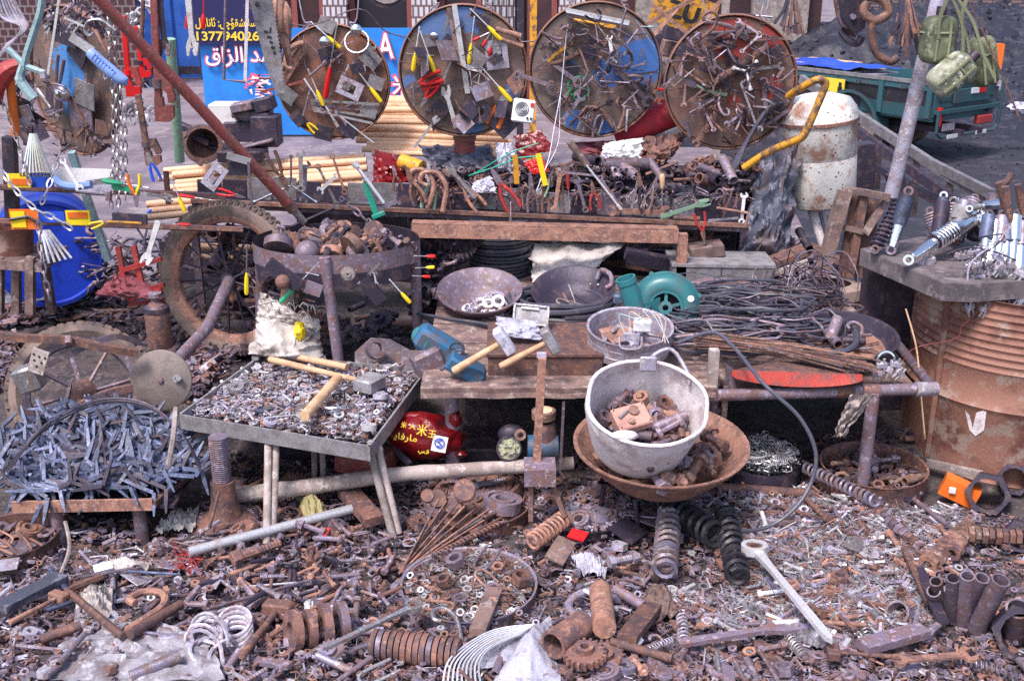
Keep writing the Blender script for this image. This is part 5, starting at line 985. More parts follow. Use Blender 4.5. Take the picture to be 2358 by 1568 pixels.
for i,(u,v,w_,d_,h_,rz,m_)in enumerate(((520,262,.13,.12,.10,0,'white'),(565,300,.17,.14,.09,0,'dark'),(582,262,.17,.13,.04,6,'iron'),(610,240,.09,.1,.06,-14,'dark'),(560,245,.10,.1,.04,-10,'iron'),(615,300,.12,.12,.14,0,'dark'),(540,345,.22,.12,.02,12,'dark'),(590,330,.18,.12,.015,-14,'iron'),(440,300,.14,.05,.03,25,'dark'),(455,318,.12,.05,.03,22,'dark'),(560,355,.2,.16,.05,0,'dark'))):
 solo('anvil_block' if i in(1,5)else 'scrap_iron_box',MB().box(at(u,v,5.2-.02*i),(w_,d_,h_),Matrix.Rotation(R(rz),3,'Y'),bev=.005),m_,['white polystyrene box beside the black iron blocks','large black iron block below the sign board corner','flat iron slab across the black block','small tilted dark block topmost of the iron pile','short tilted bar at the back of the iron pile','tall dark block at the right end of the iron pile','thin dark sheet lying in front of the black block','bent grey sheet right of the thin dark sheet','upper black bar propped left of the cast pot','lower black bar propped left of the cast pot','low black box under the thin sheets'][i],'block')
 # ================= tools on the discs, rack and rails =================
def TT(plane,rows,off=.018,wh=''):
 for i,r in enumerate(rows):
  k,u0,v0,u1,v1,m_,lb=r[:7];kw=r[7]if len(r)>7 else{}
  T(k,u0,v0,u1,v1,plane,m_,lb+wh,off=off+.004*(i%4),**kw)
Y_=['bright','yellow']
TT(D2,[('screw',718,50,786,110,Y_,'yellow-handled screwdriver at the top of the second disc'),('screw',821,156,880,234,Y_,'yellow-handled screwdriver on the right edge of the second disc'),
 ('screw',712,158,748,242,Y_,'yellow-handled screwdriver left of the lock on the second disc'),('screw',779,58,752,224,['steel','red'],'long red-handled screwdriver in the middle of the second disc',dict(w=.7)),
 ('combo',836,163,862,100,'steel','small combination spanner at upper right of the second disc',dict(w=1.3)),('wrench',815,152,817,112,'iron','short dull spanner under the mirror on the second disc',dict(w=1.5)),
 ('wrench',806,148,793,172,'bright','tiny bright spanner above the lock on the second disc',dict(w=1.6)),('lock',781,190,834,214,None,'galvanised lock case hanging on the second disc',dict(w=.9)),
 ('chisel',702,180,742,240,'bright','white-bladed file with its tip up on the second disc',dict(w=1.1)),('chisel',751,242,781,291,'bright','broad bright chisel hanging low on the second disc',dict(w=1.6)),
 ('rod',778,261,862,327,'bright','thin bright rod reaching past the lower right of the second disc',dict(w=.9)),('flat',716,229,878,239,'steel','hinge strip topmost of the fan on the second disc',dict(w=.7)),
 ('flat',714,238,875,256,'steeld','dull hinge strip, second in the fan on the second disc',dict(w=.7)),('flat',718,246,868,270,'steel','hinge strip, third in the fan on the second disc',dict(w=.7)),
 ('flat',722,252,862,283,'bright','brightest hinge strip, bottom of the fan on the second disc',dict(w=.7)),('flat',745,262,820,235,'iron','brown strip crossing the fan on the second disc',dict(w=1)),
 ('pliers',730,302,697,270,['iron','yellow','yellow'],'small pliers with yellow grips at the bottom left of the second disc',dict(w=1.2)),('bar',603,211,700,186,'maroon','dark red bar jutting out left of the second disc',dict(w=1.6)),
 ('rod',600,179,645,180,'maroon','short red handle sticking out above the dark red bar',dict(w=3)),('bolt',755,140,715,174,'iron','long bolt lying across the middle of the second disc',dict(w=.6)),
 ('rod',796,86,757,155,'bright','slim bright rod left of the mirror on the second disc',dict(w=.8)),('fat',640,175,697,95,'rust','thick rusty bar leaning on the upper left of the second disc'),
 ('bar',650,205,700,120,'rust','rusty flat bar beside the thick bar on the second disc',dict(w=2)),('pliers',668,115,640,190,'rust','rusty tongs over the left edge of the second disc'),
 ('rod',690,155,702,80,'steeld','first thin wire rod in the fan at the top of the second disc',dict(w=.6)),('rod',707,158,690,82,'steeld','second thin wire rod in the fan at the top of the second disc',dict(w=.6)),
 ('rod',745,132,700,86,'steel','bright wire rod slanting from the fan on the second disc',dict(w=.6)),('bar',700,265,716,205,'iron','brown strip standing left of the hinge fan',dict(w=1.4)),
 ('plate',735,50,772,66,'grey','square grey plate at the top of the second disc'),('plate',838,120,872,150,'grey','square grey plate under the upper right spanner of the second disc'),
 ('plate',850,183,885,196,'grey','square grey plate at the right of the second disc'),('plate',648,205,682,230,'grey','square grey plate at the left edge of the second disc'),
 ('plate',728,300,768,310,'dark','dark plate at the bottom of the second disc'),('plate',785,290,822,306,'dark','dark plate right of the bottom centre of the second disc'),
 ('plate',738,130,778,118,'dark','dark square plate behind the wire rods on the second disc'),('plate',810,160,838,152,'dark','small dark plate right of the lock on the second disc'),
 ('plate',832,250,868,262,'grey','grey plate under the hinge fan at lower right'),('plate',677,258,700,285,'dark','dark plate at the lower left of the second disc'),
 ])
p=at(822,98,5.0);mr_=thing('round_mirror','round mirror cap with wire ring at the top of the second disc','mirror',p);part(mr_,'ring',MB().ring(0,0,.055,.05,0,.012,28,Matrix.Translation(p)@Matrix.Rotation(R(62),4,'X')),'steel');part(mr_,'dome',MB().blob(at(820,70,4.98),.026,.014,.026,0),'chrome')
solo('bell_dome',MB().blob(at(747,97,4.99),.024,.014,.024,0),'chrome','small shiny bell dome left of the yellow driver on the second disc','bell')
TT(D3,[('screw',967,62,952,163,Y_,'leftmost yellow-handled screwdriver of the third disc'),('screw',969,72,1003,168,Y_,'yellow-handled screwdriver second from left on the third disc'),
 ('screw',1093,38,1080,146,Y_,'yellow-handled hook driver left of the red small drivers',dict(w=.8)),('screw',1084,20,1155,91,Y_,'yellow-handled screwdriver at the top right of the third disc'),
 ('screw',1111,156,1178,232,Y_,'yellow-handled screwdriver at lower right of the third disc'),('screw',1128,74,1088,93,['steel','red'],'uppermost of the three tiny red-handled drivers',dict(w=1.6)),
 ('screw',1132,70,1112,106,['steel','red'],'middle one of the three tiny red-handled drivers',dict(w=1.6)),('screw',1136,82,1126,127,['steel','red'],'lowest of the three tiny red-handled drivers beside the lock',dict(w=1.6)),
 ('screw',1115,168,1127,208,['steel','red'],'tiny red-handled driver left of the lower yellow driver',dict(w=1.4)),('lock',1140,92,1148,158,None,'galvanised lock case on the right of the third disc',dict(w=1)),
 ('bar',1034,18,1060,160,'woodd','long brown rail beside the white strip on the third disc',dict(w=2)),('bar',1047,10,1078,213,'bright','longest white metal rail hanging down the third disc',dict(w=1.7)),
 ('wbar',1060,149,1110,161,'white','white window handle in the middle of the third disc',dict(w=2.4)),('rod',1106,165,1062,205,'steeld','dark thin rod below the white handle',dict(w=.8)),
 ('rod',1106,168,1096,218,'bright','bright thin rod hanging from the white handle',dict(w=.9)),('pliers',1019,172,936,200,['iron','red','red'],'uppermost red-gripped snips at the left of the third disc',dict(w=1.1)),
 ('pliers',1016,184,944,217,['iron','red','red'],'middle red-gripped pliers at the left of the third disc',dict(w=.9)),('pliers',1005,192,968,245,['steel','red','red'],'lower red-gripped pliers with bright jaws on the third disc',dict(w=1.1)),
 ('wrench',1045,125,1018,192,'steel','slim spanner leaning left of the white rails',dict(w=.9)),('adj',1052,292,1024,196,['bright','steel','iron'],'bright pipe cutter hanging at the lower centre of the third disc',dict(w=1.2)),
 ('pliers',1134,288,1170,205,['steel','orange','orange'],'open snips with orange-red handles at the lower right',dict(w=1.5)),('adj',955,338,1013,262,'bright','chrome adjustable spanner below the left of the third disc',dict(w=.8)),
 ('hammers',1000,300,988,250,['iron','dark'],'small dark hammer at the lower left rim of the third disc',dict(w=1)),('fat',1142,66,1200,82,'rustl','upper of the two pinkish tubes over the right rim',dict(w=1.5)),
 ('fat',1148,86,1204,106,'rustl','lower of the two pinkish tubes over the right rim',dict(w=1.5)),('rod',921,141,990,152,'rust','thin rod poking out at the left rim',dict(w=1)),
 ('rod',935,80,985,140,'steeld','thin rod slanting behind the leftmost yellow drivers',dict(w=.7)),('rod',936,122,1000,127,'steel','second thin rod poking out at the left rim',dict(w=.7)),
 ('slab',1085,30,1128,50,'dark','dark square block at the upper right of the third disc'),('plate',1020,90,1055,120,'dark','dark plate behind the white rails, upper one'),
 ('plate',1080,120,1115,148,'grey','grey plate behind the hook driver'),('plate',1000,235,1030,262,'dark','dark plate left of the pipe cutter'),('plate',1140,300,1190,250,'dark','dark bar plate along the lower right rim'),
 ('plate',975,95,1010,90,'grey','grey plate in the upper left of the third disc'),('wbar',1040,20,1020,80,'grey','grey flat block left of the brown rail'),
 ('ring',1108,0,1075,42,'rust','rusty flat tool over the top rim of the third disc'),])
M3=Matrix.Translation(at(1104,256,4.88))@Matrix.Rotation(R(90),4,'X')
solo('ring_magnet',MB().ring(0,0,.052,.020,0,.02,32,M3),'iron','thick dark ring magnet low on the third disc','magnet')
solo('mirror_cap',MB().blob(at(1000,82,4.87),.02,.01,.014,0),'chrome','tiny shiny cap near the blue patch of the third disc','cap')
TT(D4,[('bar',1302,22,1448,52,'bright','upper silver tube hung across the top of the fourth disc',dict(w=1.7)),('rod',1303,28,1446,58,'chrome','lower silver tube hung across the top of the fourth disc',dict(w=1)),
 ('chisel',1320,45,1418,62,'yellp','yellow-brown chisel under the silver tubes',dict(w=1)),('wrench',1401,80,1411,148,'white','clean white open-ended spanner at the centre of the fourth disc',dict(w=1.5)),
 ('wrench',1415,155,1497,238,'iron','largest brown spanner slanting down the fourth disc',dict(w=1.3)),('wrench',1484,180,1525,236,'rust','rusty spanner at the right rim of the fourth disc',dict(w=1.5)),
 ('combo',1290,282,1342,216,'steeld','worn combination spanner low on the fourth disc',dict(w=1.3)),('wrench',1250,128,1336,192,'iron','long dark spanner at the left of the fourth disc',dict(w=1.1)),
 ('wrench',1242,106,1310,120,'dark','short dark spanner at the upper left of the fourth disc',dict(w=1.4)),('combo',1186,168,1275,198,'iron','spanner bridging the third and fourth discs',dict(w=1.3)),
 ('lkey',1415,207,1443,262,'rustl','bent square rod low in the middle of the fourth disc',dict(w=2)),('pliers',1325,110,1225,165,['rust','rust','yellp'],'pliers with chipped yellow grips at the left rim',dict(w=1)),
 ('sciss',1352,190,1250,250,['steel','green','green'],'green-handled scissors on the lower left of the fourth disc',dict(w=.9)),('flat',1328,298,1350,240,'steel','left drilled strip at the bottom of the fourth disc',dict(w=1.8)),
 ('flat',1340,302,1362,248,'steeld','right drilled strip at the bottom of the fourth disc',dict(w=1.6)),('chisel',1440,300,1442,250,'alu','pale chisel stub at the lower right of the fourth disc',dict(w=1.5)),
 ('pliersw',1512,216,1578,225,['iron','red','red'],'pliers with red grips between the fourth and fifth discs',dict(w=1.1)),('ring',1310,60,1400,112,'dark','dark ring spanner below the yellow-brown chisel',dict(w=1.2)),
 ('adj',1290,60,1370,95,'dark','dark adjustable spanner at the upper left',dict(w=1.1)),('wbar',1350,80,1395,100,'rustl','pale brown flat piece above the white spanner',dict(w=1.3)),
 ('ring',1390,90,1425,108,'steel','short ring spanner behind the white one',dict(w=1.6)),('wrench',1370,130,1385,200,'dark','dark spanner down the middle of the blue patches',dict(w=1.3)),
 ('hook',1410,290,1370,230,'rust','rusty hook bar near the bottom',dict(w=1.3)),('bar',1345,305,1380,235,'rust','rusty bar beside the drilled strips',dict(w=2)),
 ('combo',1470,255,1452,205,'iron','dull combination spanner right of the bent rod',dict(w=1.4)),('wrench',1498,250,1478,195,'dark','dark open spanner right of the bent rod',dict(w=1.6)),
 ('pliers',1360,170,1320,222,'steeld','grey pliers in the middle of the fourth disc',dict(w=1)),('rod',1260,100,1290,70,'steeld','thin rod at the upper left rim of the fourth disc',dict(w=1)),
 ('wbar',1480,110,1476,130,'steeld','small flat piece above the blue patch',dict(w=3)),('screw',1475,60,1502,62,['bright','teala'],'small pale tool hooked at the upper right rim',dict(w=2)),
 ('rod',1462,45,1505,108,'chrome','bright slanting rod at the upper right rim',dict(w=.8)),('plate',1336,115,1368,125,'dark','dark lock plate left of the white spanner'),
 ('plate',1300,150,1326,165,'dark','dark plate at the left centre'),('plate',1455,195,1480,205,'dark','dark plate under the largest spanner'),('washer',1394,235,1410,235,'dark','dark round washer near the bottom centre'),
 ('bearing',1260,205,1285,205,'iron','dark bearing at the left of the scissors'),('hook',1375,310,1395,260,'steel','bright curved wire piece at the bottom rim'),
 ],wh='')
ar=MB().tube(curve([at(1365,315,4.83),at(1372,275,4.83),at(1388,264,4.83),at(1408,275,4.83),at(1420,303,4.83)],6),.007,6);solo('curved_calliper',ar,'steeld','arched calliper legs at the bottom of the fourth disc','calliper')
solo('string',MB().tube(curve([at(1308,56,4.8),at(1300,120,4.79),at(1293,200,4.76),at(1275,300,4.6),at(1262,370,4.5),at(1235,440,4.42)],6),.0022,4),'bag','pale string hanging from the fourth disc down to the rack','string')
solo('string',MB().tube(curve([at(1306,60,4.8),at(1290,230,4.74),at(1285,330,4.55),at(1250,400,4.45),at(1240,430,4.42)],6),.0018,4),'bag','second pale string looping lower beside the first','string')
solo('teal_cord',MB().tube(curve([at(1080,405,4.7),at(1140,385,4.6),at(1190,365,4.55),at(1235,360,4.5),at(1250,352,4.48)],6),.003,5),'teal','upper teal cord tied across to the yellow sticks','cord')
solo('teal_cord',MB().tube(curve([at(1085,405,4.7),at(1140,372,4.6),at(1180,350,4.6),at(1240,330,4.6)],6),.003,5),'teal','lower teal cord running behind the red pack','cord')
TT(D5,[('fat',1640,190,1765,106,'rust','thick rusty bar slanting across the fifth disc',dict(w=1)),('bar',1645,200,1700,165,'rust','short rusty bar under the thick one',dict(w=2.5)),
 ('wrench',1596,334,1655,240,'rustl','pale spanner hanging off the lower left of the fifth disc',dict(w=1.1)),('combo',1682,245,1684,334,'rust','brown combination spanner at the bottom centre',dict(w=1.1)),
 ('combo',1755,178,1763,282,'steeld','big dull combination spanner at the right',dict(w=1.3)),('wrench',1782,200,1776,268,'iron','smaller spanner at the far right',dict(w=1.4)),
 ('lkey',1702,188,1740,292,'bright','long bright bent key right of centre',dict(w=1.2)),('ring',1690,205,1683,262,'steeld','dull ring spanner left of the bent key',dict(w=1.3)),
 ('pliers',1675,205,1558,185,['iron','greenp','rust'],'pliers with worn green grip at the left',dict(w=1)),('pliers',1590,80,1640,165,'iron','brown long pliers at the upper left',dict(w=1)),
 ('lkey',1560,155,1632,200,'rustl','light brown bent rod at the left',dict(w=2)),('wrench',1628,80,1648,165,'iron','brown spanner at the upper left of the fifth disc',dict(w=1.2)),
 ('combo',1650,75,1680,150,'dark','dark spanner above the thick rusty bar',dict(w=1.3)),('wrench',1590,240,1650,225,'iron','small spanner at the lower left',dict(w=1.4)),
 ('rod',1585,258,1642,228,'steeld','grey rod below the small spanner',dict(w=1.6)),('pliers',1620,62,1735,72,'iron','brown tongs at the top of the fifth disc',dict(w=.9)),
 ('pliers',1720,85,1805,90,'rust','rusty tongs at the upper right rim',dict(w=.9)),('wrench',1730,160,1800,150,'grey','grey open spanner at the right',dict(w=1.3)),
 ('fpipe',1786,178,1802,155,'iron','short iron tube at the right rim',dict(w=1.2)),('bar',1795,120,1825,128,'rustl','pale bar at the right edge',dict(w=3)),
 ('ring',1700,180,1712,120,'iron','ring spanner above the white key',dict(w=1.2)),('bar',1735,260,1730,195,'rust','rusty strip between bent key and big spanner',dict(w=2)),
 ('fpipe',1585,312,1578,278,'iron','pipe stub at the bottom left',dict(w=1)),('hook',1715,310,1725,240,'rust','rusty hook at the bottom right',dict(w=1)),
 ('rod',1686,330,1690,395,'rust','short rod hanging below the fifth disc',dict(w=1.6)),('wbar',1755,265,1808,245,'dark','dark strip at the lower right rim',dict(w=1.6)),
 ('wbar',1740,300,1815,250,'iron','brown flat strip along the lower right rim',dict(w=1)),('combo',1665,225,1630,300,'rust','rust-brown spanner left of the bottom centre',dict(w=1)),
 ('plate',1690,60,1725,80,'grey','grey plate on the upper red patch'),('plate',1560,110,1590,130,'dark','dark plate at the left rim'),('plate',1770,130,1800,110,'dark','dark plate at the right'),
 ('plate',1650,170,1676,190,'dark','dark plate at the centre'),('plate',1620,215,1646,205,'dark','dark plate left of the ring spanner'),('bearing',1745,255,1768,255,'dark','dark round bush right of the bent key'),
 ],wh=', fifth disc')
wk_=thing('y_box_key','white three-armed box key at the centre of the fifth disc','key',at(1719,164,4.7))
for i,(u,v)in enumerate(((1692,158),(1740,145),(1727,200))):part(wk_,'arm',MB().cyl(at(1719,164,4.72),at(u,v,4.72),.005,n=8),'white');part(wk_,'socket',MB().cyl(at(u,v,4.72),at(u,v,4.72).lerp(at(1719,164,4.72),-.22),.009,n=10),'white')
TT(D1,[('plate',178,95,215,140,'dark','dark plate at the upper middle of the first disc'),('wbar',150,70,205,90,'dark','broad dark plate at the top of the first disc',dict(w=5)),
 ('plate',195,205,240,225,'grey','large grey plate at the right of the first disc',dict(w=1)),('plate',130,215,165,240,'dark','dark plate at the left centre of the first disc'),
 ('plate',180,255,230,265,'iron','brown plate low on the first disc'),('lkey',190,220,240,345,'rustl','long bent rod hanging down the first disc',dict(w=1.3)),
 ('chisel',100,190,160,270,'steel','long bright blade in front of the first disc',dict(w=1)),('wrench',222,165,228,215,'iron','dull spanner under the blue saw handle',dict(w=1.3)),
 ('bar',120,290,185,310,'rust','rusty flat bar low on the first disc',dict(w=2)),('bar',215,340,240,355,'rust','stub of rusty strip at the bottom rim of the first disc',dict(w=3)),
 ('rod',150,300,170,350,'iron','rod hanging off the bottom of the first disc',dict(w=2)),('pliers',165,130,150,240,'steeld','grey long pliers hanging on the blue patch',dict(w=.8)),
 ('knob',170,218,188,205,'chrome','shiny round fitting at the middle of the first disc'),],off=.03)
# ---- tools hung at left ----
bw2=thing('bow_saw','grey-teal bow saw hanging at the far left','saw',at(75,120,3.75));yy=3.75
part(bw2,'frame',MB().tube(curve([at(98,-10,yy),at(92,30,yy),at(76,80,yy),at(60,130,yy),at(56,160,yy)],5),.013,6),'teala');part(bw2,'grip',MB().tube(curve([at(54,150,yy),at(46,180,yy),at(60,205,yy),at(78,228,yy)],5),[.014]*5+[.018]*11,8),'teala')
part(bw2,'cross_bar',MB().tube([at(18,112,yy),at(58,152,yy),at(100,168,yy)],.011,6),'teala');part(bw2,'blade',MB().box((at(149,0,yy)+at(98,168,yy))/2,(.008,.004,(at(149,0,yy)-at(98,168,yy)).length),Matrix.Rotation(R(16.5),3,'Y')),'bright')
part(bw2,'clip',MB().box(at(100,172,yy),(.02,.02,.03),bev=.003),'zinc')
fs=thing('pruning_saw','folding saw with big pale blue ribbed handle','saw',at(230,130,3.8));yy=3.8
part(fs,'blade',MB().box(at(188,102,yy),(.085,.004,.03),Matrix.Rotation(R(36),3,'Y')),'bright');hd=part(fs,'handle',MB().tube(curve([at(205,118,yy),at(225,138,yy),at(252,162,yy),at(275,180,yy),at(290,190,yy),at(262,190,yy)],4),[.015,.018,.02,.021,.021,.021,.022,.022,.023,.023,.022,.022,.021,.02,.018,.015,.012,.01,.008,.006,.005],10),'blueh')
for k in range(8):p=at(216+6.5*k,130+6*k,yy-.02);sub(hd,'ridge',MB().tube([p+V((-.008,0,-.010)),p+V((.008,0,.010))],.0015,4),'blue')
TT(PY(3.95),[('pipew',290,35,305,222,['red','redm','red'],'bright red pipe wrench hanging nearest the chains',dict(w=1)),('pipew',318,60,336,178,['red','red','dark'],'second red pipe wrench hanging right of the first',dict(w=1.2,flip=1)),
 ('adj',372,-20,388,130,['dark','iron','dark'],'dark adjustable spanner hanging before the blue shed',dict(w=1)),('adj',438,-25,452,128,['bright','bright','dark'],'chrome adjustable spanner hanging before the blue banner',dict(w=1)),
 ('screw',474,-10,472,66,['red','red'],'red tube tool hanging on the line right of the chrome spanner',dict(w=1.4)),('screw',436,0,434,66,['red','red'],'red handle half hidden behind the chrome spanner',dict(w=1)),
 ('pipew',325,215,352,378,['rust','rust','iron'],'large rusty pipe wrench hanging low in the middle left',dict(w=1.2)),('pipew',362,-20,376,278,['maroon','maroon','iron'],'longest dark red pipe wrench with a rusty shaft',dict(w=.8)),
 ('rod',335,0,330,130,'rust','rusty handle hanging between the red wrenches',dict(w=2)),('rod',338,190,362,215,'chrome','short chrome rod behind the red wrench jaws',dict(w=2)),
 ('wbar',200,60,155,40,'bright','curved bright blade at the top left',dict(w=1.2)),('hook',275,70,222,30,'steel','wooden-gripped steel hook top left of the diagonal pipe',dict(w=1.5)),
 ('rod',258,82,300,90,'woodg','grey handle lying across the top left',dict(w=3)),])
TT(PY(3.9),[('hacksaw',575,-60,568,192,['iron','alu','iron'],'old hacksaw hanging upright before the blue sign',dict(w=1.0,flip=-1))])
hs=thing('hand_saw','wide grey hand saw blade with black stamping and toothed edge','saw',at(610,0,3.92));yy=3.92
ps=[(572,-10),(622,-10),(642,60),(650,130),(655,215),(636,215),(615,150),(590,60)]
n_=26;teeth=[]
for k in range(n_):f=k/n_;u=622+33*f**.8;v=-10+225*f;teeth+=[(u,v),(u+4,v+4)]
pw=[at(u,v,yy)for u,v in[(572,-10)]+teeth+[(655,215),(636,215),(612,150),(588,60)]]
b=MB();n=len(pw);b.add(pw+[p+V((0,.003,0))for p in pw],[tuple(range(n)),tuple(range(2*n-1,n-1,-1))]+[(i,n+i,n+(i+1)%n,(i+1)%n)for i in range(n)]);bd_=part(hs,'blade',b,'grey',smooth=0)
for u,v,w_,h_ in((612,74,9,5),(620,86,10,5),(624,98,7,5),(628,110,8,6),(632,122,6,6),(622,70,3,14)):sub(bd_,'stamp',MB().box(at(u,v,yy-.002),(w_*.0015,.001,h_*.0015),Matrix.Rotation(R(15),3,'Y')),'black')
sub(bd_,'rivet',MB().cyl(at(592,10,yy-.004),at(592,10,yy),.008,n=12),'dark')
cs=MB();c=at(890,-38,4.6);pts=[]
for k in range(60):a=2*math.pi*k/60;pts+=[(.092*math.cos(a),.092*math.sin(a)),(.099*math.cos(a+.05),.099*math.sin(a+.05))]
cs.prism(pts,0,.004,Matrix.Translation(c)@Matrix.Rotation(R(90),4,'X'));cw2=thing('circular_saw_blade','dark-toothed circular saw blade hanging at the top centre','saw blade',c);part(cw2,'toothed_disc',cs,'dark',smooth=0);part(cw2,'plate',MB().cyl(c+V((0,-.012,0)),c+V((0,-.006,0)),.078,n=40),'woodg')
for i,(u0,v0,u1,v1)in enumerate(((636,-10,622,118),(648,-10,640,125),(655,5,662,100),(640,60,668,150))):solo('leather_tool',MB().tube(curve([at(u0,v0,4.0),at((u0+u1)/2+4,(v0+v1)/2,3.98),at(u1,v1,4.0)],4),[.008,.012,.018,.018,.016,.015,.014,.013,.012][:9],6),'rustl',['leftmost brown leathery tool blade hung at the saw tip','second brown leathery blade hung beside the saw','rightmost brown leathery blade hung near the second disc','brown curved handle below the leathery blades'][i],'tool')
ha=thing('saw_handle','worn wooden D saw handle at the left rim of the second disc','handle',at(672,130,4.6));part(ha,'grip',MB().tube(curve([at(700,100,4.7),at(678,106,4.7),at(662,125,4.7),at(660,150,4.7),at(672,160,4.7)],4),.012,8),'rustl')
axh=thing('red_axe','red pick head on a rust-orange shaft at the far left edge','axe',at(30,200,3.9));part(axh,'head',MB().tube(curve([at(55,145,3.9),at(20,160,3.9),at(-5,195,3.9),at(-10,240,3.9)],4),[.014,.018,.022,.026,.03,.034,.034,.032,.03,.028,.026,.024,.02],8),'redm');part(axh,'shaft',MB().cyl(at(22,175,3.92),at(36,312,3.95),.016,n=10),'orange')
def chain(name,pts,lr,m,label,k=6,y=None):
 P=curve([at(*p)for p in pts],24);L=[0]
 for i in range(1,len(P)):L.append(L[-1]+(P[i]-P[i-1]).length)
 b=MB();n=int(L[-1]/(lr*2.35));j=0
 for q in range(n):
  s_=(q+.5)*L[-1]/n
  while j<len(L)-2 and L[j+1]<s_:j+=1
  t=(P[j+1]-P[j]).normalized();c=P[j].lerp(P[j+1],(s_-L[j])/max(1e-9,L[j+1]-L[j]));a1=V((0,-1,0)).cross(t).normalized();a2=t.cross(a1);w=(a1+a2*.35).normalized()if q%2 else(a2+a1*.35).normalized()
  b.tube([c+t*(lr*1.55*math.cos(a*math.pi/5))+w*(lr*.8*math.sin(a*math.pi/5))for a in range(10)],lr*.24,4,closed=True)
 return solo(name,b,m,label,'chain')
chain('chain',[(2,225,3.9),(15,260,3.9),(38,320,3.88),(55,380,3.86),(70,425,3.85)],.011,'steel','thin chain falling from the red axe head past the dark post')
chain('chain',[(0,385,3.8),(30,430,3.75),(80,480,3.72),(130,505,3.72),(165,528,3.72)],.014,'bright','bright chain draped across the yellow packs')
chain('chain',[(138,350,3.8),(122,400,3.78),(108,440,3.75),(95,470,3.75)],.012,'steel','short chain between the white spanner and blue saw')
chain('chain',[(88,490,3.74),(92,560,3.74),(100,620,3.74),(115,690,3.76)],.015,'steeld','thick chain hanging before the blue drum')
for i,(u,vt,vb,l_)in enumerate(((258,175,480,'leftmost'),(266,185,470,'second'),(276,200,490,'third'),(286,240,460,'fourth'),(262,60,190,'uppermost left'),(248,40,180,'upper middle'))):
 chain('chain',[(u,vt,4.0),(u+3,(vt+vb)/2,4.0),(u+random.uniform(-6,6),vb,4.0)],.011,'steel',l_+' strand of the fine chains hanging right of the first disc')
for k in range(9):solo('spanner_rod',MB().tube([at(70+1.5*k,308,3.95),at(52+8.5*k,400,3.93)],.0042,5).ring(0,0,.009,.005,0,.005,8,Matrix.Translation(at(52+8.5*k,402,3.93))@Matrix.Rotation(R(90),4,'X')),'chrome','%s of nine bright box spanners fanned below the first disc'%(['leftmost']+['second','third','fourth','fifth','sixth','seventh','eighth','rightmost'])[k],'spanner','bright spanner fan below the first disc')
for k in range(6):solo('steel_bar',MB().cyl(at(92+4*k,530,3.8),at(100+13*k,610-3*k,3.76),.0045,n=6),'bright','%s of six thin steel bars hanging before the blue drum'%['leftmost','second','third','fourth','fifth','rightmost'][k],'bar','steel bars hanging before the blue drum')
for k in range(7):solo('wire_hank',MB().tube(curve([at(-10+6*k,-10,4.1),at(5+8*k,40,4.1),at(50+2*k,68,4.08),at(-10+4*k,140-6*k,4.1)],5),.005,5),'zinc','grey wire in the hank at the top left corner','wire','wires in the top left hank')
def cluster(n,u,v,du,dv,y,r,mats_,name,label,cat,kinds=('nut','washer','socket','bolt')):
 for k in range(n):
  a=random.uniform(0,6.28);q=math.sqrt(random.random());p=at(u+du*q*math.cos(a),v+dv*q*math.sin(a),y-random.uniform(0,.03));d=V((random.uniform(-1,1),random.uniform(-1,1),random.uniform(-1,1))).normalized()*r*random.uniform(.7,1.3)
  z_=('upper' if math.sin(a)<0 else 'lower')+(' left' if math.cos(a)<0 else ' right');m_=random.choice(mats_)
  lay(random.choice(kinds),p-d/2,p+d/2,V((random.uniform(-1,1),-1,random.uniform(-.5,1))).normalized(),'%s, %s part, %s'%(label,z_,{'iron':'dull','rust':'rust-brown','rustl':'light brown','dark':'blackish','steel':'worn bright','steeld':'grey','bright':'bright','hide':'coppery'}[m_]),m_,'%s, %s, %s'%(name,z_,m_))
cluster(26,325,258,34,30,4.05,.03,['steel','steeld','bright'],'valve fittings on the left bunch','small metal fitting in the bunch hanging below the red wrenches','')
cluster(18,322,35,26,40,4.1,.03,['steel','bright'],'fittings on the upper bunch','bright fitting in the bunch hanging by the diagonal pipe top','')
cluster(60,190,40,90,45,4.1,.07,['steel','iron','steeld','dark'],'tangle over the first disc','metal piece in the tangle hanging over the first disc','',('wrench','rod','hook','bolt','lkey'))
cluster(22,185,320,70,35,4.15,.06,['iron','rust','dark'],'scrap below the first disc','rusty piece hanging at the foot of the first disc','',('wrench','rod','bar','bolt','plate'))
cluster(50,80,230,60,90,4.15,.08,['iron','rust','dark','steeld'],'scrap left of the first disc','dull tool hanging left of the first disc','',('wrench','rod','bar','pliers','plate'))
def pack(u0,v0,u1,v1,y,m_,label,rz=0):
 a,b_=at(u0,v0,y),at(u1,v1,y);root=thing('blister_pack',label,'pack',b_);c=(a+b_)/2;w_,h_=abs(b_.x-a.x),abs(a.z-b_.z)
 part(root,'card',MB().box(c,(w_,.004,h_),Matrix.Rotation(R(rz),3,'Y')),m_);return root,c,w_,h_
r_,c,w_,h_=pack(20,482,92,528,3.94,'orange','orange and yellow tool pack behind the chain at left');part(r_,'band',MB().box(c+V((-.02,-.004,0)),(w_*.5,.003,h_*.8)),'yellow');part(r_,'tool',MB().tube([c+V((-.05,-.008,.0)),c+V((.02,-.008,.012)),c+V((.05,-.008,-.01))],.006,6),'black')
r_,c,w_,h_=pack(150,485,210,518,3.94,'yellow','yellow tool pack in the middle of the left rail');part(r_,'band',MB().box(c+V((.0,-.004,.01)),(w_*.8,.003,h_*.4)),'orange')
r_,c,w_,h_=pack(14,400,72,432,3.98,'yellow','yellow pack on the upper left rail');part(r_,'band',MB().box(c+V((.01,-.004,-.004)),(w_*.8,.003,h_*.45)),'orange')
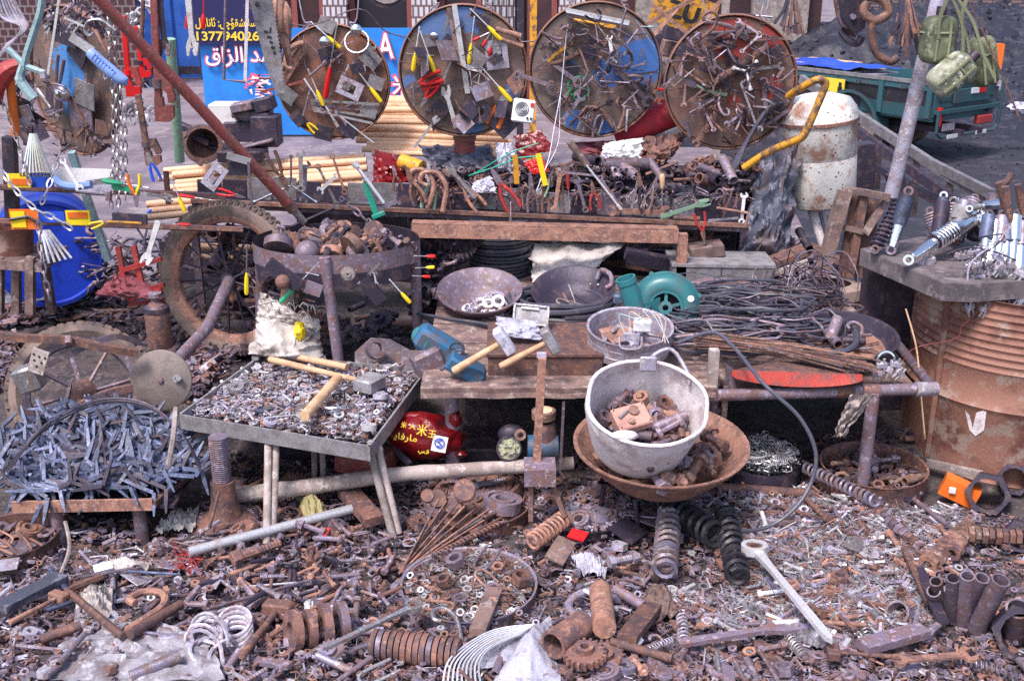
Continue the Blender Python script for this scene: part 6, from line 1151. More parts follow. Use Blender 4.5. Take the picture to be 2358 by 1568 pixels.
r_,c,w_,h_=pack(60,400,125,432,4.0,'blue','dark blue pack right of the yellow one')
pack(122,388,262,420,4.03,'white','long white box on the upper left rail',2);pack(90,488,150,512,3.97,'blue','blue card between the orange and yellow packs')
pack(180,420,262,448,4.0,'bag','clear grey sleeve under the blue pruning saw')
TT(PY(3.86),[('wrench',143,365,188,440,'white','clean white open spanner leaning on the blue saw handle',dict(w=1.2)),('adj',366,508,336,608,'white','white adjustable spanner hanging by the red stand',dict(w=1.2)),
 ('pliers',365,415,340,350,['steel','blue','blue'],'pliers with dark blue grips standing on the left rail',dict(w=1.2)),('pliersw',310,400,318,475,['iron','yellow','orange'],'pliers with yellow and orange grips on the left rail',dict(w=1.1)),
 ('screw',345,432,238,415,['steel','green'],'green and orange handled driver on the left rail',dict(w=1.1)),('screw',395,408,428,487,Y_,'yellow-handled screwdriver hanging before the upper rail',dict(w=1.1)),
 ('adj',300,440,402,455,'steel','steel adjustable spanner lying along the left rail',dict(w=.9)),('screw',500,460,414,447,['steel','red'],'red-handled screwdriver lying along the left rail',dict(w=.9)),
 ('pliers',500,440,565,455,['iron','red','red'],'red pliers at the right end of the left rail',dict(w=.9)),('lock',478,430,512,382,'zinc','white mottled lock plate at the right end of the left rail',dict(w=.75)),
 ('pliers',210,520,260,505,['iron','yellow','yellow'],'yellow-gripped pliers on the lower left rail',dict(w=1)),('rod',250,508,330,512,'yellp','long yellow-black file on the lower left rail',dict(w=2)),
 ('slab',262,500,340,505,'dark','dark block behind the long file',dict(w=1)),('screw',330,500,350,482,['steel','blue'],'small blue-capped tool on the lower left rail',dict(w=2)),
 ('screw',375,512,440,516,['steel','red'],'small red-handled tool beside the cart tyre',dict(w=1)),('hammers',180,440,260,448,['dark','iron'],'dark hammer lying on the upper left rail',dict(w=1)),
 ('wbar',260,430,320,440,'green','green blade under the orange pliers',dict(w=2)),],off=0)
ps_=thing('blue_pruning_saw','curved bright blue saw handle lying on the upper left rail','saw',at(165,425,3.9));part(ps_,'handle',MB().tube(curve([at(122,408,3.88),at(142,425,3.88),at(175,430,3.88),at(210,425,3.88)],4),.014,8),'blueh');part(ps_,'blade',MB().box(at(232,418,3.9),(.10,.003,.02),Matrix.Rotation(R(-8),3,'Y')),'steel')
# ---- tools standing in the rack ----
def RK(rows,y=4.38):
 for i,r in enumerate(rows):
  k,u0,v0,u1,v1,m_,lb=r[:7];kw=r[7]if len(r)>7 else{}
  T(k,u0,v0,u1,v1,PY(y-.006*(i%5)),m_,lb,off=0,**kw)
RK([('sbar',671,427,671,357,'chrome','upright arm tool of the chrome three-way wheel brace',dict(w=1.2)),('sbar',668,428,582,467,'chrome','left slanting chrome socket bar of the wheel brace',dict(w=1)),
 ('sbar',674,428,730,466,'chrome','right slanting chrome socket bar of the wheel brace',dict(w=1.2)),('pliers',623,350,663,440,'rust','tall rusty tongs at the left end of the rack'),
 ('combo',694,440,692,345,'steel','steel spanner standing right of the wheel brace',dict(w=1.3)),('wrench',700,466,703,370,'steeld','dull spanner half behind the steel one',dict(w=1.4)),
 ('ring',730,378,779,478,'steel','long ring spanner leaning right',dict(w=1)),('wrench',778,402,734,442,'bright','short bright spanner crossing the peeled poles',dict(w=1.6)),
 ('ring',764,354,796,448,'rustl','rusty ring spanner standing before the peeled poles',dict(w=1)),('sbar',884,466,816,374,'bright','thick bright socket bar leaning left of the red bag',dict(w=1.3)),
 ('wrench',870,485,920,458,'steeld','big open spanner jaw below the red bag',dict(w=2)),('ring',782,458,870,460,'steeld','ring spanner lying along the rack front',dict(w=1.4)),
 ('pliers',962,465,958,385,'rust','rusty pliers left of the first plier pair',dict(w=1)),('pliersw',918,440,905,380,['iron','rust','rust'],'small brown tongs left of the yellow roll',dict(w=1)),
 ('pliersw',968,470,935,385,['rust','rust','rustl'],'brown long-legged pliers under the yellow roll',dict(w=1)),('pliersw',985,480,1002,370,['iron','greenp','greenp'],'pliers with grey-green grips right of the yellow roll',dict(w=.8)),
 ('hook',985,478,1010,400,'rustl','large rusty hook standing in the rack',dict(w=1.4)),('hook',1020,485,1035,400,'rustl','second large rusty hook standing in the rack',dict(w=1.4)),
 ('pliersw',1108,480,1040,395,['rust','orangef','orangef'],'big pliers with faded orange grips',dict(w=.8)),('adj',1095,455,1030,380,'steel','blue-grey adjustable spanner above the orange pliers',dict(w=1)),
 ('bar',1040,490,1020,410,'rust','rusty strip standing behind the orange pliers',dict(w=2)),('pliersw',1185,482,1130,385,['iron','redm','redm'],'large pliers with long faded red grips',dict(w=.9)),
 ('screw',1176,465,1176,524,['bright','woodd'],'awl with pointed shaft hanging before the rack',dict(w=1.3)),('wbar',1190,423,1186,357,'yellp','left yellow painted stick standing in the rack',dict(w=2)),
 ('wbar',1256,427,1239,354,'yellow','right yellow stick standing in the rack',dict(w=1.8)),('pliersw',1228,488,1220,395,'iron','brown needle pliers between the yellow sticks',dict(w=.8)),
 ('hammers',1205,480,1200,430,['rustl','rust'],'small brown hammer standing by the left yellow stick',dict(w=1)),('pliers',1258,488,1252,425,'rust','stubby rusty pliers under the right yellow stick',dict(w=1.2)),
 ('wrench',1276,490,1292,386,'rustl','pale rusty spanner in the middle of the rack',dict(w=1.1)),('pliersw',1246,450,1275,390,['iron','greenp','greenp'],'pliers with green grips beside the pale spanner',dict(w=.8)),
 ('rod',1298,490,1294,400,'rust','thin rusty rod right of the pale spanner',dict(w=1.4)),('screw',1312,480,1306,400,['steel','redm'],'worn red-handled screwdriver in the rack',dict(w=1)),
 ('combo',1350,488,1326,408,'steeld','slim dull spanner leaning before the breaker bar',dict(w=1.1)),('pliersw',1372,482,1362,415,['rust','redm','redm'],'rusty pliers with red grips in the middle of the rack',dict(w=1)),
 ('sbar',1350,380,1430,482,'bright','steel shaft of the breaker bar leaning in the rack',dict(w=.6)),('fat',1352,380,1312,327,'woodd','grey wooden grip of the long breaker bar',dict(w=1.8)),
 ('wrench',1398,484,1545,490,'rustl','largest rusty spanner lying along the rack',dict(w=1.1)),('wrench',1378,405,1430,480,'iron','brown spanner leaning right of the breaker bar',dict(w=1)),
 ('pliersw',1488,485,1468,395,['rust','dark','dark'],'long pliers with dark grips',dict(w=.8)),('pliersw',1485,482,1515,402,['iron','woodd','woodd'],'pliers with brown grips by the wooden screwdriver',dict(w=.7)),
 ('screw',1524,475,1524,400,['steel','wood'],'wooden-handled screwdriver standing in the rack',dict(w=1.5)),('bar',1454,480,1472,400,'grey','grey strip standing left of the long pliers',dict(w=2)),
 ('adj',1520,500,1635,462,'greenp','grey-green adjustable tool at the right of the rack',dict(w=.8)),('wrench',1707,514,1714,443,'white','small white spanner standing at the rack end',dict(w=1.3)),
 ('lkey',1722,490,1650,478,'rustl','bent rusty rod lying at the right end of the rack',dict(w=2)),('wbar',1630,508,1700,502,'zinc','pale flat bar at the right end of the rack',dict(w=.8)),
 ('pliers',1678,440,1665,500,'rust','rusty pliers near the right end',dict(w=1)),('wrench',1698,445,1692,480,'rust','short rusty spanner near the right end',dict(w=1.5)),
 ('pliersw',1610,490,1622,558,['rust','redm','redm'],'pliers with red grips hanging under the rack end',dict(w=1)),('fpipe',1540,515,1572,552,'iron','thick iron pipe end above the rusty beam',dict(w=.8)),
 ('fat',1550,500,1610,503,'rust','round rusty bar on the rack above the pipe end',dict(w=1.5)),('hammer',838,417,875,500,['teal','teal'],'hammer with teal-taped handle across the rack',dict(w=1)),
 ('wbar',842,425,868,496,'teal','teal tape-wrapped club leaning left of the spanners',dict(w=2)),('rod',582,560,770,478,'dark','long thin black rod slanting above the drum ring',dict(w=.7)),
 ('hammers',622,605,700,560,['dark','dark'],'black hammer in the drum ring',dict(w=1)),])
chain('roller_chain',[(800,470,4.2),(835,500,4.15),(850,520,4.12),(828,540,4.1)],.016,'iron','rusty roller chain hanging over the back of the drum ring')
for k in range(16):
 p=at(1375+(k%8)*13+5*(k//8),398+18*(k//8),4.65-.05*(k//8));lay('socket',p,p+V((0,-.05,.012)),V((0,0,1)),'dark socket in the %s row behind the rack, %s from left'%(['back','front'][k//8],['first','second','third','fourth','fifth','sixth','seventh','last'][k%8]),random.choice(['dark','iron']),'sockets behind the rack',w=1)
TT(PZ(.62),[('rod',1385,440,1500,442,'bright','bright strip lying behind the sockets',dict(w=1.4)),('flat',1470,425,1560,430,'steel','toothed bright strip behind the wooden screwdriver',dict(w=2)),('wbar',1580,455,1640,458,'bright','white strip near the looped hoses',dict(w=1.5))])
cluster(50,1180,450,260,18,4.55,.09,['iron','rust','dark','rust'],'loose tools behind the rack','rusty tool half hidden behind the rack','',('wrench','rod','bar','pliers','hook','hammers'))
cluster(36,1560,455,130,16,4.55,.08,['iron','rust','dark','steeld'],'loose tools at the right of the rack','rusty tool lying at the right part of the rack','',('wrench','rod','bar','ubolt','hook','combo'))
cluster(62,1371,165,135,135,4.81,.11,['iron','rust','dark','steeld','iron'],'small rusty tools on the fourth disc','small rusty tool among the others on the fourth disc','',('wrench','rod','bar','combo','chisel','hook'))
cluster(80,1682,192,135,135,4.73,.11,['iron','rust','steeld','rust','dark'],'small rusty tools on the fifth disc','small rusty tool among the others on the fifth disc','',('wrench','rod','bar','combo','chisel','hook','pliers'))
cluster(34,1067,180,125,120,4.86,.08,['iron','rust','dark','steeld'],'small rusty tools on the third disc','small rusty tool among the others on the third disc','',('rod','bar','chisel','plate'))
cluster(30,770,190,105,110,5.02,.07,['iron','rust','dark','steeld'],'small rusty tools on the second disc','small rusty tool among the others on the second disc','',('rod','bar','chisel','wrench','combo'))
cluster(34,780,560,165,30,BC.y-.05,.09,['iron','rust','dark','rustl','iron'],'loose pieces in the drum ring','rusty piece heaped among the balls in the drum ring','',('hammers','fpipe','boltnut','gear','slab','hook'))
fy=BC.y-rx*.80-.012
TT(PY(fy),[('screw',898,640,946,694,Y_,'yellow-handled screwdriver slanting below the drum ring',dict(w=1.2)),('screw',572,560,571,674,['steeld','yellow'],'yellow-handled screwdriver hanging upright by the wheel hub',dict(w=.8)),
 ('screw',955,585,1004,586,['steel','red'],'uppermost red-handled driver clipped right of the drum ring',dict(w=1.7)),('screw',958,612,1002,610,['steel','yellow'],'yellow driver clipped between the two red ones',dict(w=1.7)),
 ('screw',950,632,992,634,['steel','red'],'lower red-handled driver clipped right of the drum ring',dict(w=1.7)),('screw',738,600,648,692,['steel','green'],'long driver with dark green handle below the drum ring',dict(w=.7)),
 ('wrench',655,625,690,640,'bright','tiny bright spanner on the left of the apron',dict(w=1.2)),('wrench',826,645,860,665,'bright','tiny bright spanner right of the pulley',dict(w=1.2)),
 ('rod',706,625,736,632,'bright','tiny bright pin left of the leg',dict(w=1.5)),('wrench',862,622,868,652,'bright','left bright key hanging on the apron',dict(w=1.6)),
 ('wrench',850,605,872,628,'steel','steel key in the key bunch',dict(w=1)),('wrench',878,600,850,630,'steel','second steel key in the key bunch',dict(w=1)),
 ('gear',786,627,820,627,'woodg','pale little pulley wheel on the apron',dict(w=1)),('plate',705,655,742,668,'iron','dull bracket with round boss on the apron',dict(w=1)),
 ('knob',640,640,675,640,'rust','rusty round spool at the left of the apron',dict(w=1)),('slab',620,600,690,650,'dark','dark plate hanging at the left of the apron',dict(w=1.3)),
 ('slab',840,640,880,690,'dark','dark plate hanging at the right of the apron',dict(w=1.6)),('bar',575,705,640,690,'steeld','thin strip poking out left of the drum stand',dict(w=1)),
 ],off=.012)
# ---- canteens and things hung at top right ----
def canteen(u,v,y,w_,h_,d_,m_,label,rz=0):
 c=at(u,v,y);root=thing('canteen',label,'canteen',c);RR=Matrix.Rotation(R(rz),3,'Y');s_=px(y,v)
 def fn(i,j):
  a=2*math.pi*i;t=j*2-1;k=(1-abs(t)**5)**.4;k*=1+.04*noise.noise(V((math.cos(a)*2,t*2,u)))
  return c+RR@V((w_*s_*k*math.copysign(abs(math.cos(a))**.7,math.cos(a)),d_*k*math.copysign(abs(math.sin(a))**.7,math.sin(a)),h_*s_*t))
 part(root,'body',MB().grid(fn,36,24,True),m_);tp=c+RR@V((0,0,h_*s_));part(root,'cap',MB().cyl(tp-V((0,0,.004)),tp+RR@V((0,0,.03)),.02,n=16),'dark')
 for x in(-.35,.35):part(root,'strap',MB().tube([c+RR@V((x*w_*s_,-d_*1.03,-h_*s_*.8)),c+RR@V((x*w_*s_,-d_*1.08,0)),c+RR@V((x*w_*s_,-d_*.95,h_*s_*.85))],.006,4),'olivel')
 part(root,'band',MB().tube([c+RR@V((w_*s_*1.02*math.cos(a),d_*1.05*math.sin(a),h_*s_*.3))for a in[k*.4 for k in range(16)]],.005,4,closed=True),'olivel');return root
canteen(2160,92,4.5,40,56,.055,'olive','dark olive canteen hanging against the steel pole');canteen(2190,172,4.42,36,54,.06,'olivec','camouflage cased canteen, lowest and nearest',48);canteen(2264,142,4.55,30,60,.05,'olive','long plain olive canteen, rightmost of the three',-14)
for i,p_ in enumerate(([(2190,-10),(2215,60),(2215,150)],[(2200,-10),(2240,50),(2262,120),(2290,180)],[(2185,-10),(2165,40),(2160,90)],[(2230,-10),(2215,40),(2230,110),(2235,190)],[(2222,-10),(2262,70),(2310,180),(2350,280)])):
 solo('webbing_strap',MB().tube(curve([at(u,v,4.4+.02*i)for u,v in p_],6),.008 if i<4 else.004,4),'olivel' if i<4 else 'rust',['strap dropping to the camouflage canteen','strap dropping to the rightmost canteen','short strap at the back of the dark canteen','strap hanging between the two right canteens','thin rope slanting from the straps to the right edge'][i],'strap')
pl_=thing('hook_block','rusty pulley block with big lifting hook hanging at the top right','hook',at(1965,40,4.6))
PQ=Matrix.Translation(at(1958,38,4.6))@Matrix.Rotation(R(90),4,'X')
part(pl_,'cheek',MB().prism([(-.075,.09),(-.02,.11),(.05,.06),(.06,-.03),(.035,-.085),(-.01,-.07),(-.05,.0)],-.03,-.018,PQ),'rust');part(pl_,'cheek',MB().prism([(-.07,.1),(-.01,.1),(.055,.05),(.055,-.04),(.02,-.075),(-.045,.0)],.02,.032,PQ),'dark')
part(pl_,'sheave',MB().lathe([(.001,-.018),(.05,-.018),(.04,0),(.05,.018),(.001,.018)],28,PQ),'iron');part(pl_,'axle_bolt',MB().tube([PQ@V((0,0,.045)),PQ@V((0,0,-.04))],.012,6),'steeld')
part(pl_,'hook',MB().tube(curve([at(1985,-10,4.5),at(2030,0,4.5),at(2045,30,4.5),at(2015,48,4.5),at(1990,30,4.5),at(1996,5,4.5)],6),.018,10),'rustl');part(pl_,'jaw',MB().tube(curve([at(1935,70,4.62),at(1955,95,4.6),at(1975,100,4.6),at(1985,85,4.6)],4),.015,8),'dark')
solo('rubber_hose_end',MB().tube(curve([at(2008,45,4.5),at(2008,90,4.5),at(2020,125,4.5),at(2050,142,4.5),at(2068,132,4.5)],6),.016,10),'rust','fat brown ribbed hose end hanging below the lifting hook','hose')
for k in range(22):
 u=1790+random.uniform(-6,60)*1;a=(u-1825)/60;solo('hanging_strip',MB().tube([at(1825+a*14,-10,4.55),at(1825+a*30,25,4.54),at(1825+a*62,random.uniform(55,88)-abs(a)*14,4.53)],random.uniform(.004,.008),5),random.choice(['dark','rust','woodd','iron']),'thin dark strip in the bunch hanging at the top beside the fifth disc','strip','strips in the left hanging bunch')
for k in range(20):
 a=random.uniform(-1,1);solo('hanging_strip',MB().tube([at(2085+a*8,-10,4.62),at(2088+a*22,50,4.6),at(2088+a*42,random.uniform(80,140)-abs(a)*20,4.6)],random.uniform(.006,.012),5),random.choice(['dark','rust','rust','rustl']),'thin rusty strip in the bunch hanging left of the steel pole','strip','strips in the right hanging bunch')
 # ---- shock absorbers on the slab ----
def tp_(u,v):return onz(u,v,SLZ)
def shock(label,a,b_,parts_,m_='chrome'):
 root=thing('shock_absorber',label,'shock absorber',a);d=(b_-a)
 for nm,f0,f1,r0,r1,mm in parts_:
  if nm=='spring':part(root,nm,MB().tube(helix(a+d*f0,a+d*f1,r0,r1,12),.005,6),mm)
  elif nm=='eye':q=a+d*f0;ax2=V((d.z,0,-d.x)).normalized()if abs(d.z)+abs(d.x)>0 else V((1,0,0));part(root,nm,MB().ring(0,0,r0,r0*.55,-.012,.012,18,Matrix.Translation(q)@V((-.35,-1,.2)).to_track_quat('Z','Y').to_matrix().to_4x4()),mm)
  else:part(root,nm,MB().cyl(a+d*f0,a+d*f1,r0,r1,n=22),mm)
 return root
ys=3.72
shock('blue-grey shock absorber tube standing with a chrome lower end',at(2052,575,ys),at(2092,440,ys+.05),(('eye',-.0,0,.018,0,'iron'),('tube',.05,.45,.019,.019,'chrome'),('tube',.42,.93,.026,.026,'bluesteel'),('eye',1.0,0,.017,0,'iron')))
shock('bare black spring shock absorber leaning left of the grey one',at(2018,568,ys),at(2078,455,ys+.08),(('tube',0,1,.009,.009,'dark'),('spring',.0,.95,.022,11,'dark'),('eye',-.05,0,.016,0,'iron')))
shock('bright chrome spring shock absorber lying on the slab edge',at(2092,598,3.55),at(2262,487,3.8),(('eye',0,0,.018,0,'chrome'),('tube',.05,.36,.015,.02,'chrome'),('spring',.34,.60,.030,7,'chrome'),('tube',.34,.60,.020,.020,'dark'),('tube',.58,.92,.034,.034,'chrome'),('tube',.92,.99,.02,.02,'chrome')))
shock('grey capped cylinder standing in the middle of the shock absorbers',at(2198,552,3.72),at(2222,462,3.76),(('tube',0,.55,.026,.026,'grey'),('tube',.52,.85,.034,.034,'grey'),('tube',.85,1.0,.02,.018,'steeld'),('tube',-.12,0,.022,.024,'iron')))
shock('dark blue cylinder standing left of the grey capped one',at(2160,545,3.8),at(2172,455,3.85),(('tube',0,.9,.026,.026,'dark'),('tube',.86,1.0,.02,.018,'bluesteel'),('eye',1.06,0,.014,0,'chrome')))
shock('second dark cylinder at the back of the shock absorbers',at(2185,540,3.85),at(2198,458,3.9),(('tube',0,.9,.024,.024,'bluesteel'),('tube',.88,1.02,.018,.018,'chrome')))
shock('chrome cylinder with square clamp at the right of the slab',at(2282,560,3.7),at(2262,480,3.75),(('tube',0,.7,.030,.030,'chrome'),('tube',.7,.95,.018,.018,'chrome'),('tube',-.2,0,.018,.018,'steel')))
shock('long chrome fork tube lying down the right side of the slab',at(2305,625,3.55),at(2335,490,3.7),(('tube',0,.5,.020,.024,'chrome'),('tube',.5,1.0,.016,.016,'bluesteel'),('tube',-.12,0,.016,.02,'zinc')))
shock('chrome damper lying across the top of the shock pile',at(2235,480,3.72),at(2300,470,3.74),(('tube',.4,1,.018,.018,'chrome'),('tube',0,.4,.012,.012,'steel'),('eye',-.05,0,.012,0,'chrome')))
for i,pth in enumerate(([(2315,430),(2322,490),(2330,560),(2338,640),(2352,700)],[(2345,425),(2352,470),(2362,520)],[(2300,420),(2310,460),(2318,520)],[(2330,400),(2318,418),(2300,430)])):solo('bent_iron_tube',MB().tube(curve([at(u,v,3.6+.03*i)for u,v in pth],5),.013,9),'rust',['long rusty tube hanging over the right end of the slab','short rusty tube at the right edge','grey-brown bent tube behind the fork tube','hooked rusty rod tip rising above the shock pile'][i],'tube')
def clamp(u,v,y,s_,label,grp=None):
 c=at(u,v,y);root=thing('cable_clamp',label,'clamp',c,grp);RR=Matrix.Rotation(random.uniform(-.8,.8),3,'Y')@Matrix.Rotation(random.uniform(-.5,.5),3,'Z')
 part(root,'block',MB().box(c,(s_,s_*.7,s_*.6),RR,bev=s_*.08),'zinc');part(root,'bolt',MB().tube([c+RR@V((s_*.2,-s_*.2,-s_*.9)),c+RR@V((s_*.2,-s_*.2,s_*.7))],s_*.14,6),'steel');part(root,'bolt',MB().tube([c+RR@V((-s_*.3,-s_*.2,-s_*.8)),c+RR@V((-s_*.3,-s_*.2,s_*.6))],s_*.14,6),'steel')
random.seed(11)
for k,(u,v,s_)in enumerate(((2250,640,.045),(2262,665,.04),(2285,625,.045),(2295,650,.04),(2275,690,.045),(2320,640,.04),(2315,670,.05),(2335,660,.04),(2350,640,.04),(2300,700,.035),(2240,620,.03),(2325,610,.035))):clamp(u,v,3.46,s_,'galvanised bolted clamp in the cluster over the slab corner','bolted clamps over the slab corner')
for k in range(34):clamp(random.uniform(2225,2352),random.uniform(575,712),3.44+random.uniform(-.02,.04),random.uniform(.022,.042),'galvanised bolted clamp in the cluster over the slab corner','bolted clamps over the slab corner')
for k in range(9):
 u=2150+24*k;v=random.uniform(520,575);a_=at(u+random.uniform(-14,14),v,3.85-.02*k);b2=at(u+random.uniform(-25,30),v-random.uniform(70,110),3.9-.02*k);m1=random.choice(['chrome','dark','bluesteel','steeld'])
 shock('%s %s shock tube leaning at the back of the slab'%(['first','second','third','fourth','fifth','sixth','seventh','eighth','ninth'][k],{'chrome':'chrome','dark':'black','bluesteel':'blue-grey','steeld':'dull grey'}[m1]),a_,b2,(('tube',0,.55,.024,.026,m1),('tube',.55,.9,.016,.016,'chrome'),('spring',.5,.9,.024,5,'steeld'),('eye',.97,0,.014,0,'iron')))
for k in range(6):shock('%s from the left of the chrome dampers heaped at the right end of the slab'%['first','second','third','fourth','fifth','sixth'][k],at(2262+17*k,610+8*(k%3),3.52),at(2278+15*k,492+14*(k%2),3.62),(('eye',0,0,.015,0,'chrome'),('tube',.05,.5,.013+.004*(k%2),.016,'chrome'),('tube',.5,.95,.024,.022,['bluesteel','chrome','steeld'][k%3]),('eye',1,0,.013,0,'iron')))
clamp(2140,600,3.62,.04,'single galvanised clamp left of the others on the slab');clamp(2120,607,3.6,.02,'tiny clamp bolt left of the single clamp');clamp(2212,590,3.65,.035,'small clamp with wire at the middle of the slab');clamp(2352,720,3.4,.06,'large hanging clamp at the right edge below the slab')
for i,(pth,r_,m_)in enumerate((([(2330,520),(2290,560),(2240,600),(2228,640),(2235,690),(2230,720)],.0035,'zinc'),([(2170,595),(2200,600),(2250,590),(2300,560),(2310,540),(2260,545)],.0028,'dark'),([(2180,585),(2230,570),(2290,580),(2340,600)],.0025,'dark'),([(2262,700),(2240,730),(2215,750),(2200,780),(2110,800),(2080,830)],.0014,'maroon'),([(2086,712),(2110,800),(2120,900),(2130,1010)],.003,'woodl'))):
 solo('loose_wire',MB().tube(curve([at(u,v,3.42 if i!=4 else 3.38)for u,v in pth],6),r_,5),m_,['pale wire looping down over the slab edge','dark thin wire looped across the slab','second dark wire across the slab','red-ended wire hanging across the drum','pale straight straw rope hanging left of the drum'][i],'wire')
 # ================= bench top, heaps and ground =================
random.seed(21)
ADJ={'rust':'rust-brown','rustl':'light rusty','iron':'dull brown-grey','dark':'blackish','steel':'bright worn','steeld':'dull grey','bright':'bright','zinc':'grey zinc','hide':'coppery','bluesteel':'blue-grey','chrome':'shiny','woodd':'brown','grey':'grey','white':'white','alu':'pale grey','woodg':'pale','black':'black','redm':'red','yellp':'yellow-brown','woodl':'pale'}
def inpoly(u,v,P):
 c=False;j=len(P)-1
 for i in range(len(P)):
  if(P[i][1]>v)!=(P[j][1]>v)and u<(P[j][0]-P[i][0])*(v-P[i][1])/(P[j][1]-P[i][1])+P[i][0]:c=not c
  j=i
 return c
def pick(P):
 a,b_,c,d=min(p[0]for p in P),max(p[0]for p in P),min(p[1]for p in P),max(p[1]for p in P)
 while 1:
  u,v=random.uniform(a,b_),random.uniform(c,d)
  if inpoly(u,v,P):return u,v
def rdir(tilt=.3):
 a=random.uniform(0,6.283);return V((math.cos(a),math.sin(a),random.uniform(-tilt,tilt))).normalized()
LMK=[(110,1250,'by the legs of the spike tray'),(60,1400,'at the left edge near the blue-black bar'),(330,1380,'between the spike tray and the white rags'),(250,1520,'on the grey sacking at bottom left'),(520,1230,'around the foot of the screw jack'),
 (600,1310,'beneath the long silver tube'),(560,1440,'near the grey ring bundle'),(720,1200,'by the khaki rag under the nut tray'),(760,1370,'in the bolt heap left of the nail sieve'),(880,1280,'beside the strapped strips'),(860,1470,'just above the washer roll'),(1080,1180,'in the upper rusty tray'),
 (1080,1390,'in the nail sieve'),(1340,1180,'in the round tray below the valve'),(1290,1330,'left of the white plastic scrap'),(1370,1400,'by the grey hose ring'),(1450,1330,'left of the grey spring'),(1600,1300,'between the black springs'),(1620,1180,'under the rusty basin'),(1560,1450,'in front of the springs'),
 (1760,1180,'under the black cable loop'),(1800,1330,'beside the big ratchet spanner'),(1950,1240,'left of the nut chain in the nail heap'),(2080,1330,'in front of the nut chain'),(2000,1180,'below the round spring pan'),(1950,1430,'right of the ratchet spanner shank'),(1720,1450,'at the foot of the black spring'),(2060,1470,'by the round socket end'),(2280,1500,'below the row of pipes'),
 (200,700,'in the heap below the blue drum'),(120,740,'behind the fork arm'),(420,740,'beside the small cylinder'),(760,760,'under the drum ring stand'),(1500,1530,'at the bottom right of centre'),(1180,1530,'by the white fan of cable'),(350,730,'in the heap left of the small cylinder')]
def near(u,v):return min(LMK,key=lambda t:(t[0]-u)**2+((t[1]-v)*1.5)**2)[2]
def scat(n,P,surf,kinds,L,ms,phrase=None,lift=.03,tilt=.3,w=(1,1)):
 for _ in range(n):
  u,v=pick(P);p=surf(u,v)+V((0,0,random.uniform(0,lift)));k=random.choice(kinds);m_=random.choice(ms);l_=random.uniform(*L)*{'nut':.6,'washer':.6,'bearing':.9,'gear':1,'plate':.9,'knob':.5}.get(k,1)
  d=rdir(tilt)*l_;nn=V((random.uniform(-.5,.5),random.uniform(-.6,.4),1)).normalized();nm,ct=NAMES[k];ph_=phrase or near(u,v)
  lay(k,p-d/2,p+d/2,nn,'%s %s lying %s'%(ADJ[m_],nm.replace('_',' '),ph_),m_,'%s %s pieces %s'%(ADJ[m_],ct,ph_),w=random.uniform(*w))
def tmpl(kind):
 if kind=='nail':b=MB().tube([(0,0,0),(1,0,0)],.022,4)
 elif kind=='bolt':b=MB().tube([(.15,0,0),(1,0,0)],.09,5).tube([(0,0,0),(.16,0,0)],.17,6)
 elif kind=='nut':b=MB().ring(.5,0,.5,.25,0,.4,6)
 elif kind=='washer':b=MB().ring(.5,0,.5,.27,0,.09,9)
 elif kind=='chip':b=MB().box((.5,0,0),(1,.35,.16))
 elif kind=='curl':b=MB().tube([(.5+.45*math.cos(a),.35*math.sin(a),.1*a/6)for a in(0,1,2,3,4,5)],.05,4)
 return[V(q)for q in b.v],b.f
TM_={k:tmpl(k)for k in('nail','bolt','nut','washer','chip','curl')}
def mass(name,label,n,P,surf,kinds,L,m_,lift=.025,tilt=.35):
 vs,fs=[],[]
 for _ in range(n):
  u,v=pick(P);p=surf(u,v)+V((0,0,random.uniform(0,lift)));k=random.choice(kinds);l_=random.uniform(*L)*(.6 if k in('nut','washer')else 1);d=rdir(tilt)*l_
  M_=frame(p-d/2,p+d/2,V((random.uniform(-.6,.6),random.uniform(-.6,.4),1)));tv,tf=TM_[k];o=len(vs);vs+=[tuple(M_@q)for q in tv];fs+=[tuple(i+o for i in f)for f in tf]
 b=MB();b.v,b.f=vs,fs;return solo(name,b,m_,label,kind='stuff',smooth=0)
FULL=[(-40,1190),(440,1210),(480,1120),(880,1090),(1230,1090),(1330,1150),(1700,1150),(1850,1140),(2140,1190),(2400,1200),(2400,1620),(-40,1620)]
RIGHT=[(1620,1180),(1850,1150),(2050,1195),(2200,1180),(2250,1260),(2120,1330),(2160,1440),(2000,1480),(1700,1480),(1560,1440),(1540,1380),(1700,1390)]
LEFTB=[(-40,690),(340,660),(560,800),(440,860),(330,770),(150,740),(-40,770)]
for m_,n in(('rust',2300),('dark',1600),('iron',3000),('steeld',2600),('zinc',900),('rustl',900),('bright',260)):mass('small_scrap','litter of %s small scrap bits covering the ground'%ADJ[m_],n,FULL,ong,('chip','bolt','curl','nut','washer','nail','nail'),(.016,.045),m_,.03)
for m_,n in(('rust',800),('dark',600),('iron',700)):mass('small_scrap','litter of %s scrap bits on the raised heap at left'%ADJ[m_],n,LEFTB,ong,('chip','bolt','curl','nail'),(.03,.09),m_,.05)
for m_,n in(('bright',1500),('steel',2200),('rust',1500),('steeld',1500),('rustl',700),('zinc',700)):mass('loose_nails','thick litter of %s nails on the right of the ground'%ADJ[m_],n,RIGHT,ong,('nail','nail','nail','nail','bolt'),(.03,.07),m_,.04)
for m_,n in(('zinc',420),('steeld',400),('rustl',150)):mass('small_nuts','litter of %s small nuts and bolts under the cable loop'%ADJ[m_],n,[(1560,1150),(1860,1130),(1880,1200),(1780,1290),(1600,1270)],ong,('nut','bolt','bolt','washer'),(.02,.045),m_,.04)
UB=[(1000,900),(1640,920),(1640,1060),(900,1090),(880,1000),(500,1050),(560,960)]
